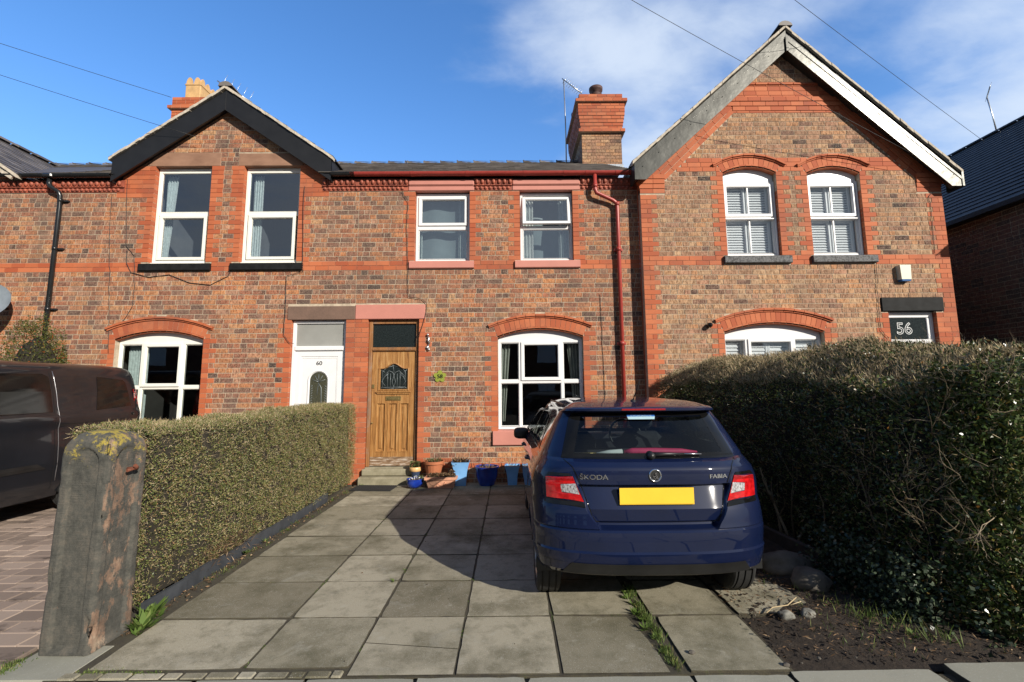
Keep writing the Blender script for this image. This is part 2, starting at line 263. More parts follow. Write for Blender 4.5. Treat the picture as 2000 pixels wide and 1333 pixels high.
# ------------------------------------------------------------------ mesh helpers
def setp(o, label=None, cat=None, group=None, kind=None):
    if label: o['label'] = label
    if cat: o['category'] = cat
    if group: o['group'] = group
    if kind: o['kind'] = kind
    return o
def thing(name, label, cat, loc=(0, 0, 0), rotz=0., group=None):
    o = bpy.data.objects.new(name, None); COL.objects.link(o); o.location = loc; o.rotation_euler = (0, 0, rotz); o.empty_display_size = .2
    return setp(o, label, cat, group)
def smooth(t): t = min(1., max(0., t)); return t*t*(3-2*t)
class MB:
    def __init__(s): s.v = []; s.f = []; s.m = []; s.sm = []
    def add(s, vs, fs, m=0, sm=False):
        b = len(s.v); s.v += [tuple(p) for p in vs]
        for f in fs: s.f.append(tuple(i+b for i in f)); s.m.append(m); s.sm.append(sm)
    def box(s, x0, x1, y0, y1, z0, z1, m=0, bev=0., skip=''):
        if x0 > x1: x0, x1 = x1, x0
        if bev:
            b = min(bev, (x1-x0)*.45, (y1-y0)*.45, (z1-z0)*.45)
            P = []
            for ix in (0, 1):
                for iy in (0, 1):
                    for iz in (0, 1):
                        X = (x0, x1)[ix]; Y = (y0, y1)[iy]; Z = (z0, z1)[iz]; sx_ = b*(1-2*ix); sy_ = b*(1-2*iy); sz_ = b*(1-2*iz)
                        P += [(X, Y+sy_, Z+sz_), (X+sx_, Y, Z+sz_), (X+sx_, Y+sy_, Z)]
            i = lambda ix, iy, iz, k: (ix*4+iy*2+iz)*3+k
            F = [(i(0,0,0,0), i(0,0,1,0), i(0,1,1,0), i(0,1,0,0)), (i(1,0,0,0), i(1,1,0,0), i(1,1,1,0), i(1,0,1,0)),
                 (i(0,0,0,1), i(1,0,0,1), i(1,0,1,1), i(0,0,1,1)), (i(0,1,0,1), i(0,1,1,1), i(1,1,1,1), i(1,1,0,1)),
                 (i(0,0,0,2), i(0,1,0,2), i(1,1,0,2), i(1,0,0,2)), (i(0,0,1,2), i(1,0,1,2), i(1,1,1,2), i(0,1,1,2))]
            for a in (0, 1):
                for c in (0, 1):
                    F += [(i(a,c,0,0), i(a,c,1,0), i(a,c,1,1), i(a,c,0,1)), (i(a,0,c,0), i(a,1,c,0), i(a,1,c,2), i(a,0,c,2)), (i(0,a,c,1), i(1,a,c,1), i(1,a,c,2), i(0,a,c,2))]
            for a in (0, 1):
                for c in (0, 1):
                    for d in (0, 1): F.append((i(a,c,d,0), i(a,c,d,1), i(a,c,d,2)))
            s.add(P, F, m); return
        V = [(x0,y0,z0),(x1,y0,z0),(x1,y1,z0),(x0,y1,z0),(x0,y0,z1),(x1,y0,z1),(x1,y1,z1),(x0,y1,z1)]
        F = {'f': (0,1,5,4), 'b': (2,3,7,6), 'l': (3,0,4,7), 'r': (1,2,6,5), 'd': (3,2,1,0), 'u': (4,5,6,7)}
        s.add(V, [F[k] for k in F if k not in skip], m)
    def xbox(s, mat, sx_, sy_, sz_, m=0):
        V = [mat @ Vector((a*sx_/2, b*sy_/2, c*sz_/2)) for a, b, c in ((-1,-1,-1),(1,-1,-1),(1,1,-1),(-1,1,-1),(-1,-1,1),(1,-1,1),(1,1,1),(-1,1,1))]
        s.add(V, [(0,1,5,4), (2,3,7,6), (3,0,4,7), (1,2,6,5), (3,2,1,0), (4,5,6,7)], m)
    def tube(s, pts, r, n=8, m=0, caps=True, sm=True):
        pts = [Vector(p) for p in pts]; rs = r if isinstance(r, (list, tuple)) else [r]*len(pts); rings = []; up = None; b = len(s.v)
        for k, p in enumerate(pts):
            d = ((pts[min(k+1, len(pts)-1)]-p).normalized() + (p-pts[max(k-1, 0)]).normalized()); d = d.normalized() if d.length > 1e-6 else Vector((0, 0, 1))
            if up is None: up = Vector((0, 0, 1)) if abs(d.z) < .9 else Vector((0, 1, 0))
            a = d.cross(up).normalized(); up = a.cross(d).normalized()
            for j in range(n): t = 2*math.pi*j/n; s.v.append(tuple(p + (a*math.cos(t)+up*math.sin(t))*rs[k]))
        for k in range(len(pts)-1):
            for j in range(n): s.f.append((b+k*n+j, b+k*n+(j+1) % n, b+(k+1)*n+(j+1) % n, b+(k+1)*n+j)); s.m.append(m); s.sm.append(sm)
        if caps:
            s.f.append(tuple(b+j for j in reversed(range(n)))); s.m.append(m); s.sm.append(False)
            s.f.append(tuple(b+(len(pts)-1)*n+j for j in range(n))); s.m.append(m); s.sm.append(False)
    def lathe(s, prof, c=(0, 0, 0), n=28, m=0, axis='z', sm=True, sq=0.):
        b = len(s.v); c = Vector(c)
        for r_, h in prof:
            for j in range(n):
                t = 2*math.pi*j/n; q = 1.
                if sq: q = 1/max(abs(math.cos(t)), abs(math.sin(t)))*sq+(1-sq)
                x, y = r_*q*math.cos(t), r_*q*math.sin(t)
                s.v.append(tuple(c + (Vector((x, y, h)) if axis == 'z' else Vector((h, x, y)) if axis == 'x' else Vector((x, h, y)))))
        for k in range(len(prof)-1):
            for j in range(n): s.f.append((b+k*n+j, b+k*n+(j+1) % n, b+(k+1)*n+(j+1) % n, b+(k+1)*n+j)); s.m.append(m); s.sm.append(sm)
    def ngon(s, pts, m=0): s.add(pts, [tuple(range(len(pts)))], m)
    def plate(s, loops, y0, y1, m=0, back=True):
        """polygon with holes in XZ, extruded from y0 to y1"""
        cu = bpy.data.curves.new('c', 'CURVE'); cu.dimensions = '2D'; cu.fill_mode = 'BOTH'; cu.extrude = (y1-y0)/2
        for lp in loops:
            sp = cu.splines.new('POLY'); sp.points.add(len(lp)-1); sp.use_cyclic_u = True
            for q, (x, z) in zip(sp.points, lp): q.co = (x, z, 0, 1)
        o = bpy.data.objects.new('c', cu); COL.objects.link(o); dg = bpy.context.evaluated_depsgraph_get(); me = bpy.data.meshes.new_from_object(o.evaluated_get(dg))
        bm = bmesh.new(); bm.from_mesh(me); bmesh.ops.remove_doubles(bm, verts=bm.verts, dist=1e-5); bmesh.ops.recalc_face_normals(bm, faces=bm.faces); bm.to_mesh(me); bm.free()
        ym = (y0+y1)/2; s.add([(v.co.x, ym-v.co.z, v.co.y) for v in me.vertices], [tuple(p.vertices) for p in me.polygons], m)
        bpy.data.objects.remove(o); bpy.data.curves.remove(cu); bpy.data.meshes.remove(me)
    def ring(s, x0, x1, z0, z1, w, y0, y1, m=0, wb=None, bev=.008):
        """mitred picture-frame section: outer rect, width w"""
        def rc(d, y, db=0): return [(x0+d, y, z0+d+db), (x1-d, y, z0+d+db), (x1-d, y, z1-d), (x0+d, y, z1-d)]
        Ls = [rc(0, y1), rc(0, y0+.003), rc(.003, y0), rc(w-bev, y0), rc(w, y0+bev*1.5), rc(w, y1)]
        V = [p for l in Ls for p in l]; F = []
        for k in range(len(Ls)-1):
            for j in range(4): F.append((k*4+j, k*4+(j+1) % 4, (k+1)*4+(j+1) % 4, (k+1)*4+j))
        s.add(V, F, m)
    def build(s, name, mats, parent=None, local=False, recalc=False, sharp=None, **kw):
        me = bpy.data.meshes.new(name); me.from_pydata(s.v, [], s.f)
        if isinstance(mats, str): mats = [mats]
        for q in mats: me.materials.append(MATS[q])
        me.polygons.foreach_set('material_index', s.m); me.polygons.foreach_set('use_smooth', s.sm)
        if recalc:
            bm = bmesh.new(); bm.from_mesh(me); bmesh.ops.recalc_face_normals(bm, faces=bm.faces); bm.to_mesh(me); bm.free()
        if sharp: me.set_sharp_from_angle(angle=R(sharp))
        o = bpy.data.objects.new(name, me); COL.objects.link(o)
        if parent:
            o.parent = parent
            if parent.type == 'EMPTY' and not local: o.matrix_parent_inverse = (Matrix.Translation(parent.location) @ parent.rotation_euler.to_matrix().to_4x4()).inverted()
        if kw: setp(o, **kw)
        me.update(); return o
def textmb(txt, size, depth=.002, outline=0., align='CENTER', off=0.):
    cu = bpy.data.curves.new('t', 'FONT'); cu.body = txt; cu.size = size; cu.align_x = align; cu.align_y = 'CENTER'
    if outline: cu.fill_mode = 'NONE'; cu.bevel_depth = outline; cu.bevel_resolution = 0
    else: cu.extrude = depth; cu.offset = off
    o = bpy.data.objects.new('t', cu); COL.objects.link(o); dg = bpy.context.evaluated_depsgraph_get(); me = bpy.data.meshes.new_from_object(o.evaluated_get(dg))
    V = [tuple(v.co) for v in me.vertices]; F = [tuple(p.vertices) for p in me.polygons]
    bpy.data.objects.remove(o); bpy.data.curves.remove(cu); bpy.data.meshes.remove(me); return V, F
def text_on(mb, txt, size, x, y, z, m=0, outline=0., sx_=1., bold=0., depth=.002):
    V, F = textmb(txt, size, depth, outline)
    for dx in ((0,) if not bold else (-bold, 0, bold)): mb.add([(x+a*sx_+dx, y-c-abs(dx)*.3, z+b) for a, b, c in V], F, m)
def arc(cx_, cz, r, a0, a1, n=20): return [(cx_+r*math.sin(a0+(a1-a0)*i/n), cz+r*math.cos(a0+(a1-a0)*i/n)) for i in range(n+1)]

# ------------------------------------------------------------------ ground
def structure(o): o['kind'] = 'structure'; return o
def worn_slab(mb, x0, x1, y0, y1, z, m=0):
    c = [(x0, y0), (x1, y0), (x1, y1), (x0, y1)]; P = []
    for k in range(4):
        (ax, ay), (bx, by) = c[k], c[(k+1) % 4]; n = 9; ch = rng.uniform(.002, .012)
        for i in range(n):
            t = i/n; px, py = ax+(bx-ax)*t, ay+(by-ay)*t; j = rng.normal()*.0014-.0008+(ch if i == 0 else 0)
            if rng.random() < .05: j += rng.uniform(.003, .009)
            cx_, cy_ = (x0+x1)/2-px, (y0+y1)/2-py; l_ = math.hypot(cx_, cy_); P.append((px+cx_/l_*j, py+cy_/l_*j))
    n = len(P); tilt = (rng.normal()*.003, rng.normal()*.003); zf = lambda x, y: z+tilt[0]*(x-(x0+x1)/2)+tilt[1]*(y-(y0+y1)/2)
    cxm, cym = (x0+x1)/2, (y0+y1)/2
    top = [(cxm+(x-cxm)*.991, cym+(y-cym)*.991, zf(x, y)) for x, y in P]; rim = [(x, y, zf(x, y)-.005) for x, y in P]; bot = [(x, y, -.05) for x, y in P]
    mb.add(top+rim+bot, [tuple(range(n))], m); b_ = len(mb.v)-3*n
    for k in range(n):
        k2 = (k+1) % n
        for q in ((n+k, n+k2, k2, k), (2*n+k, 2*n+k2, n+k2, n+k)): mb.f.append(tuple(b_+i for i in q)); mb.m.append(1); mb.sm.append(False)
mb = MB(); mb.box(-400, 400, -14, 400, -.6, -.06, skip='db'); structure(mb.build('ground', 'earth'))
mb = MB(); mb.box(-120, 120, -60, -1.2, -.6, -.13, skip='d'); structure(mb.build('road', 'asphalt'))
# footway of slabs in front of the drives
mb = MB(); mb.box(-60, 60, -1.0, 2.79, -.5, -.02, m=1, skip='d')
y = 2.77
rr = 0
while y > -.9:
    d = .60 if rr else .46
    x = -14.0 + (.41 if rr % 2 else .02) + (.28 if rr == 0 else 0)
    while x < 14:
        w = .92 if rng.random() < .7 else .61
        if rr == 0 and x < 1.54 < x+w+.3: w = 1.54-x
        if not (rr == 0 and 1.5 < x < 3.4): worn_slab(mb, x+.006, x+w-.006, y-d+.006, y-.006, .003+rng.uniform(-.002, .002))
        x += w
    y -= d; rr += 1
worn_slab(mb, 1.56, 2.36, 2.33, 2.80, .0); worn_slab(mb, 2.46, 3.4, 2.31, 2.84, .012)
structure(mb.build('footway', ['footway_slab', 'joint_earth']))
mb = MB()
x = -60
while x < 60: mb.box(x, x+.9, -1.2, -1.0, -.5, .0, bev=.012); x += .906
structure(mb.build('kerb', 'kerb'))
# driveway of concrete slabs
mb = MB(); mb.box(-2.62, 1.60, 2.79, 8.1, -.3, -.007, m=1, skip='d')
rows = [2.87, 3.46, 4.07, 4.675, 5.26, 5.91, 6.54, 7.15, 7.76, 8.08]
cols = [-2.46, -1.555, -.935, -.325, .285, .90]
for i in range(len(rows)-1):
    for j in range(len(cols)-1):
        x0, x1, y0, y1 = cols[j]+.007, cols[j+1]-.007, (rows[i] if i or j < 2 else 2.795)+.006, rows[i+1]-.006
        if j == 3: x1 -= .006
        if i == 0 and j == 0: x0 += .0
        if j == 4 and i == 0:                      # worn corner beside the weeds
            z = -.001; mb.add([(x0, y0, z), (x1, y0, z), (x1-.01, y0+.2, z), (x1-.03, y0+.36, z), (x1-.09, y1-.02, z), (x0, y1, z)], [(0, 1, 2, 3, 4, 5)]); continue
        if j == 2 and i == 0:                      # cracked slab
            mb.add([(x0, y0, 0), (x1, y0, 0), (x1, y0+.25, 0), (x0, y0+.33, 0)], [(0, 1, 2, 3)]); mb.add([(x0, y0+.337, 0), (x1, y0+.257, 0), (x1, y1, 0), (x0, y1, 0)], [(0, 1, 2, 3)]); continue
        worn_slab(mb, x0, x1, y0, y1, rng.uniform(-.003, .003))
for (x0, x1, y0, y1) in [(1.01, 1.575, 2.80, 3.43), (.98, 1.56, 3.45, 4.02), (1.60, 2.18, 3.45, 3.93), (.96, 1.55, 4.06, 4.63), (1.58, 2.14, 3.95, 4.5), (.95, 1.55, 4.66, 5.25), (1.57, 2.2, 4.53, 5.2), (.95, 1.55, 5.28, 5.9), (1.57, 2.2, 5.25, 5.9), (.95, 1.55, 5.93, 6.6), (1.57, 2.2, 5.93, 6.6), (.95, 1.55, 6.63, 8.05), (1.57, 2.2, 6.63, 8.05)]:
    worn_slab(mb, x0, x1, y0, y1, rng.uniform(-.004, .006))
# a narrow strip of small setts along the footway edge
x = -2.55
while x < -.96:
    w = rng.uniform(.09, .2); mb.box(x, min(x+w-.008, -.96), 2.79, 2.853, -.05, rng.uniform(-.004, .003), bev=.008); x += w
structure(mb.build('driveway', ['slab', 'joint_earth']))
mb = MB(); mb.box(-2.95, -2.50, 2.78, 3.16, -.1, -.004, bev=.02); structure(mb.build('gatepost_footing', 'footway_slab'))
# neighbour's drive of clay pavers
mb = MB(); mb.box(-9.4, -2.70, 2.79, 8.1, -.3, -.022, m=1, skip='d')
y = 2.82; rr = 0
while y < 8.05:
    x = -9.3 + rng.uniform(0, .24)
    while x < -3.0:
        w = rng.choice([.2, .24, .16, .28]); xe = min(x+w, -2.98 if y < 3.2 else -3.0)
        if y < 3.3 or xe < -3.0+.3: mb.box(x+.003, xe-.003, y+.003, y+.157, -.05, rng.uniform(-.003, .003), bev=.006)
        x += w
    y += .16; rr += 1
structure(mb.build('paved_forecourt', ['paver', 'joint_earth']))
# bare earth strip beside the drive, uneven
mb = MB(); nx, ny = 90, 90; xs = np.linspace(1.2, 8.3, nx); ys = np.linspace(2.83, 8.15, ny)
for yy in ys:
    for xx in xs:
        e = min(1., max(0., (xx-1.62)/.8)); e2 = min(1, max(0, (yy-2.85)/.3))
        z = -.03 + e*e2*(.06 + .05*mnoise.noise(Vector((xx*2.3, yy*2.3, 0))) + .02*mnoise.noise(Vector((xx*9, yy*9, 3))))
        mb.v.append((xx, yy, z))
for j in range(ny-1):
    for i in range(nx-1): mb.f.append((j*nx+i, j*nx+i+1, (j+1)*nx+i+1, (j+1)*nx+i)); mb.m.append(0); mb.sm.append(True)
structure(mb.build('soil', 'earth'))

# ------------------------------------------------------------------ brickwork
CO = .087; ZB = 3.715-43*CO
def brick_wall(name, parent, x0, x1, z0, z1, Y, topfn, zones, mats, holes, outline, depth=.112, seed=1):
    """courses of separate bricks on a mortar plate. zones paint cells: (kind, fn(z)->(xa, xb) or None)"""
    rg = np.random.default_rng(seed); mb = MB(); step = .005; n = int(round((x1-x0)/step)); xs = x0 + (np.arange(n)+.5)*step
    i0 = int(math.floor((z0-ZB)/CO)); i1 = int(math.ceil((z1-ZB)/CO))
    for i in range(i0, i1):
        zb = ZB+i*CO; zt = zb+CO; zm = (zb+zt)/2; val = np.ones(n, int)
        if topfn is not None: val[topfn(xs) < zm] = 0
        for kind, fn in zones:
            r_ = fn(zm, i)
            if r_ is None: continue
            for (a, b) in (r_ if isinstance(r_, list) else [r_]):
                sel = (xs > a) & (xs < b)
                if kind == 'red': val[sel & (val > 0)] = 2
                elif kind == 'main': val[sel & (val > 0)] = 1
                else: val[sel] = 0
        k = 0
        while k < n:
            if val[k] == 0: k += 1; continue
            e = k
            while e < n and val[e] == val[k]: e += 1
            a, b, t = x0+k*step, x0+e*step, val[k]
            cuts = [a]
            if t == 1:
                hdr = (i % 5 == 2); off = (i % 2)*.12 + (i*7 % 3)*.02; g = x0-1+off; 
                L_ = .12 if hdr else .24
                while g < b:
                    l_ = L_ if hdr or rg.random() > .16 else .12
                    if a+.045 < g < b-.045: cuts.append(g)
                    g += l_
            else:
                g = a+(.235 if (i % 2) else .118)
                while g < b-.07: cuts.append(g); g += .235
            cuts.append(b)
            for p, q in zip(cuts[:-1], cuts[1:]):
                j = .0035 if t == 2 else .0060
                pl = j if p > a+1e-6 or p > x0+1e-6 else 0
                yo = rg.uniform(-.0012, .0012) if t == 1 else rg.uniform(-.0004, .0004)
                dz = 0 if t == 2 else rg.uniform(-.0015, .0015)
                mb.box(p+j, q-j, Y-.0055+yo-(.002 if t == 2 else 0), Y+(depth if t == 2 else .004), zb+j+dz, zt-j+dz, m=(2 if t == 2 else 1), skip='b' if t == 2 else 'b')
            k = e
    mb.plate([outline]+holes, Y, Y+depth+.004, m=0)
    return mb.build(name, ['mortar', mats, 'brick_red'], parent)
def zrect(a, b, za, zb): return lambda z, i: (a, b) if za < z < zb else None
def tooth(x, side, za, zb, wide=.235, narrow=.118, ph=0):
    def f(z, i):
        if not za < z < zb: return None
        w = wide if (i+ph) % 2 else narrow
        return (x-w, x) if side < 0 else (x, x+w)
    return f
class Arch:
    def __init__(s, x0, x1, zs, rise): s.x0, s.x1, s.zs = x0, x1, zs; s.c = (x0+x1)/2; w = x1-x0; s.r = (w*w/4+rise*rise)/(2*rise); s.zc = zs+rise-s.r; s.a = math.asin(w/2/s.r)
    def loop(s, zbot, e=.0):
        return [(s.x0-e, zbot-e), (s.x1+e, zbot-e)] + arc(s.c, s.zc, s.r+e, s.a, -s.a, 22)
    def void(s, zbot, ring=.0):
        def f(z, i):
            if z < zbot: return None
            if z < s.zs: return (s.x0, s.x1)
            rr = s.r+ring; d = rr*rr-(z-s.zc)**2
            if d <= 0: return None
            h = math.sqrt(d)
            lim = (s.x1-s.c) + ring*math.sin(s.a)*min(1, max(0, (z-s.zs))/max(ring, .01)/math.cos(s.a))
            return (s.c-min(h, lim), s.c+min(h, lim))
        return f
def build_arch(parent, A, Y, ring=.21, hood=.065, label=None):
    mb = MB(); w = A.r*2*A.a; n = max(5, int(w/.082))
    def vous(ra, rb, a0, a1, y0, y1, m):
        p = [(A.c+ra*math.sin(a0), A.zc+ra*math.cos(a0)), (A.c+ra*math.sin(a1), A.zc+ra*math.cos(a1)), (A.c+rb*math.sin(a1), A.zc+rb*math.cos(a1)), (A.c+rb*math.sin(a0), A.zc+rb*math.cos(a0))]
        V = [(x, y0, z) for x, z in p]+[(x, y1, z) for x, z in p]
        mb.add(V, [(0, 1, 2, 3), (7, 6, 5, 4), (0, 4, 5, 1), (1, 5, 6, 2), (2, 6, 7, 3), (3, 7, 4, 0)], m)
    A1 = A.a*1.0
    # mortar backing
    for k in range(24): vous(A.r+.002, A.r+ring+hood*.5, -A1+2*A1*k/24, -A1+2*A1*(k+1)/24, Y-.002, Y+.1, 0)
    for k in range(n):
        a0 = -A1+2*A1*k/n; a1 = -A1+2*A1*(k+1)/n; g = .003/A.r
        vous(A.r+.052, A.r+ring, a0+g, a1-g, Y-.008, Y+.05, 1)
    nb = max(4, int(w/.11))
    for k in range(nb):                              # lower roll moulding
        a0 = -A1+2*A1*k/nb; a1 = -A1+2*A1*(k+1)/nb; g = .002/A.r
        vous(A.r-.001, A.r+.022, a0+g, a1-g, Y-.002, Y+.11, 1); vous(A.r+.024, A.r+.049, a0+g, a1-g, Y-.014, Y+.05, 1)
    A2 = A1+.075/A.r; nb = max(5, int(A.r*2*A2/.15)); rh = A.r+ring
    for k in range(nb):                              # hood mould
        a0 = -A2+2*A2*k/nb; a1 = -A2+2*A2*(k+1)/nb; g = .003/A.r
        vous(rh+.002, rh+hood*.45, a0+g, a1-g, Y-.028, Y+.02, 1); vous(rh+hood*.45, rh+hood, a0+g, a1-g, Y-.052, Y+.02, 1)
    o = mb.build('arch', ['mortar', 'brick_red'], parent, recalc=True); return o

# ------------------------------------------------------------------ windows
def slats(mb, x0, x1, z0, z1, y, pitch=.05, m=0):
    z = z0+.02
    while z < z1-.02:
        mb.add([(x0, y-.010, z-.004), (x1, y-.010, z-.004), (x1, y+.012, z+pitch*.86), (x0, y+.012, z+pitch*.86)], [(0, 1, 2, 3)], m); z += pitch
def curtain(parent, x0, x1, z0, z1, y, mat, taper=0., waves=6, name='curtain'):
    """hanging cloth with folds; taper > 0 pulls the lower right edge in, < 0 the lower left edge"""
    mb = MB(); nx, nz = 48, 10
    for k in range(nz+1):
        t = k/nz; z = z1+(z0-z1)*t; a = x0 - (taper*t if taper < 0 else 0); b = x1 - (taper*t if taper > 0 else 0)
        for i in range(nx+1):
            u = i/nx; mb.v.append((a+(b-a)*u, y+.022*math.sin(u*waves*2*math.pi+.4*math.sin(3*t)), z))
    for k in range(nz):
        for i in range(nx): q = k*(nx+1)+i; mb.f.append((q, q+1, q+nx+2, q+nx+1)); mb.m.append(0); mb.sm.append(True)
    return mb.build(name, mat, parent)
def pane(parent, x0, x1, z0, z1, y, mat='pane_glass', name='pane'):
    mb = MB(); mb.add([(x0-.004, y, z0-.004), (x1+.004, y, z0-.004), (x1+.004, y, z1+.004), (x0-.004, y, z1+.004)], [(0, 1, 2, 3)]); return mb.build(name, mat, parent)
def room(mb, x0, x1, z0, z1, y, d=1.8, m=0):
    """open-fronted box behind an opening"""
    e = .25; a, b, c, t = x0-e, x1+e, z0-e, z1+.1
    V = [(a, y, c), (b, y, c), (b, y+d, c), (a, y+d, c), (a, y, t), (b, y, t), (b, y+d, t), (a, y+d, t)]
    mb.add(V, [(0, 1, 2, 3), (4, 7, 6, 5), (0, 3, 7, 4), (1, 5, 6, 2), (3, 2, 6, 7)], m)
    for q in [((a, x0, c, t)), ((x1, b, c, t)), ((x0, x1, c, z0)), ((x0, x1, z1, t))]:
        mb.add([(q[0], y, q[2]), (q[1], y, q[2]), (q[1], y, q[3]), (q[0], y, q[3])], [(0, 1, 2, 3)], m)
def window(parent, x0, x1, z0, z1, y, cells, bars, fw=.045, mat='upvc', glass='pane_glass', label=None, sill=.0, name='window', vbar=False, extra=None):
    """cells: (xa, xb, za, zb, sash?) clear areas between bars; bars: (xa, xb, za, zb)"""
    mb = MB(); mb.ring(x0+.002, x1-.002, z0, z1, fw, y, y+.062, bev=.006)
    for k, (a, b, c, d) in enumerate(bars): mb.box(a, b, y+.0015+.0007*k, y+.058, c, d, bev=.005)
    for (a, b, c, d, sh) in cells:
        if sh: mb.ring(a-.016, b+.016, c-.016, d+.016, .058, y-.020, y+.03, bev=.012); g = .042
        else: mb.ring(a-.001, b+.001, c-.001, d+.001, .013, y+.010, y+.05, bev=.01); g = .012
        if vbar: m_ = (a+b)/2; mb.box(m_-.011, m_+.011, y+.006, y+.03, c+g-.004, d-g+.004)
    if sill: mb.box(x0+.002, x1-.002, y-.03, y+.05, z0-sill, z0-.001, bev=.006)
    if extra: extra(mb)
    w = mb.build(name, mat, parent, label=label, recalc=True)
    for (a, b, c, d, sh) in cells:
        g = .042 if sh else .012; pane(w, a+g, b-g, c+g, d-g, y+.022, glass)
    return w

D, E_ = 8.1, 7.9
def sill(parent, x0, x1, z0, z1, Y, mat, proj=.055, name='sill'):
    mb = MB(); V = []
    y0 = Y-proj; t = .02
    prof = [(Y+.12, z0), (y0+.012, z0), (y0, z0+.012), (y0, z1-.03), (y0+.01, z1-.018), (Y+.12, z1)]
    for x in (x0, x1): V += [(x, yy, zz) for yy, zz in prof]
    n = len(prof); F = [(k, (k+1) % n, n+(k+1) % n, n+k) for k in range(n)] + [tuple(range(n))[::-1], tuple(range(n, 2*n))]
    mb.add(V, F); return mb.build(name, mat, parent, recalc=True)
def lintel(parent, x0, x1, z0, z1, Y, mat, proj=.012, mould=False, name='lintel'):
    mb = MB(); mb.box(x0, x1, Y-proj, Y+.11, z0, z1, bev=.008)
    if mould: mb.box(x0-.004, x1+.004, Y-.05, Y-.002, z0+.085, z1-.012, bev=.03)
    return mb.build(name, mat, parent)
def tiled_slope(mb, p0, u, v, nu, nv, nrm, th=.012, m=0, cw=.25, jit=.003, keep=None):
    """slates: origin p0, u along the eaves (unit), v up the slope (unit), nu x nv metres"""
    p0, u, v, nrm = Vector(p0), Vector(u), Vector(v), Vector(nrm); g = .21; r_ = 0; d = 0.
    while d < nv:
        a = -(cw/2 if r_ % 2 else 0)
        while a < nu:
            x0, x1 = max(a, 0)+.0015, min(a+cw, nu)-.0015
            if x1-x0 > .02 and (keep is None or keep((x0+x1)/2, d+g/2)):
                e = min(d+g+.03, nv); l0 = th+rng.uniform(0, jit); l1 = .002
                q = [p0+u*x0+v*d+nrm*l0, p0+u*x1+v*d+nrm*(l0+rng.uniform(0, jit)), p0+u*x1+v*e+nrm*l1, p0+u*x0+v*e+nrm*l1]
                b = [p0+u*x0+v*d, p0+u*x1+v*d]
                mb.add([tuple(x) for x in q+b], [(0, 1, 2, 3), (4, 5, 1, 0)], m)
            a += cw
        d += g; r_ += 1
EZ, EY, RZ, RY = 5.50, 7.93, 7.66, 11.85       # eaves and ridge of the long roof
sl_len = math.hypot(RZ-EZ, RY-EY); SV = ((0, (RY-EY)/sl_len, (RZ-EZ)/sl_len)); SN = (0, -(RZ-EZ)/sl_len, (RY-EY)/sl_len)
def main_roof(parent, x0, x1, keep=None, gap=None):
    mb = MB(); tiled_slope(mb, (x0, EY, EZ), (1, 0, 0), SV, x1-x0, sl_len, SN, keep=keep)
    xs_ = [x0]+([gap[0], gap[1]] if gap else [])+[x1]
    for k in range(len(xs_)-1):
        d0 = .5 if (gap and k == 1) else 0.
        mb.add([(xs_[k], EY+SV[1]*d0, EZ-.01+SV[2]*d0), (xs_[k+1], EY+SV[1]*d0, EZ-.01+SV[2]*d0), (xs_[k+1], RY, RZ-.01), (xs_[k], RY, RZ-.01)], [(0, 1, 2, 3)])
    mb.add([(x0, RY, RZ-.01), (x1, RY, RZ-.01), (x1, RY+4.2, RZ-2.3), (x0, RY+4.2, RZ-2.3)], [(0, 1, 2, 3)])
    o = mb.build('roof', 'slate', parent)
    rt = MB(); x = x0
    while x < x1-.05:
        w = min(.45, x1-x); P = []
        for s_, sc in ((0, 1.), (w-.012, .94)):
            P.append([(x+s_, RY+.115*sc*math.sin(t), RZ-.03+.085*sc*math.cos(t)+rng.uniform(-.002, .002)) for t in np.linspace(-1.7, 1.7, 8)])
        rt.add(P[0]+P[1], [(k, k+1, 9+k-1+0, 8+k) for k in range(7)], 0, True)
        rt.box(x-.012, x+.03, RY-.03, RY+.03, RZ+.045, RZ+.072+rng.uniform(0, .012), bev=.01)
        x += w
    rt.build('ridge_tiles', 'slate', o); return o
def gutter(parent, x0, x1, mat, z=5.50, y=7.975, r=.062, joints=(), name='gutter'):
    mb = MB(); n = 10; a = [math.pi*(k/n) for k in range(n+1)]
    def sect(rr): return [(y-rr*math.cos(t), z-rr*math.sin(t)) for t in a]
    for (xa, xb, rr) in [(x0, x1, r)]+[(j-.03, j+.03, r+.006) for j in joints]:
        o_ = sect(rr); i_ = sect(rr-.004); V = [(x, *p) for x in (xa, xb) for p in o_]+[(x, *p) for x in (xa, xb) for p in i_]; m_ = n+1
        F = [(k, k+1, m_+k+1, m_+k) for k in range(n)]+[(2*m_+k, 3*m_+k, 3*m_+k+1, 2*m_+k+1) for k in range(n)]+[(0, m_, 3*m_, 2*m_), (n, 2*m_+n, 3*m_+n, m_+n)]
        F += [(k, 2*m_+k, 2*m_+k+1, k+1) for k in range(n)]+[(m_+k, m_+k+1, 3*m_+k+1, 3*m_+k) for k in range(n)]
        mb.add(V, F, 0, True)
    return mb.build(name, mat, parent, recalc=True, sharp=50)
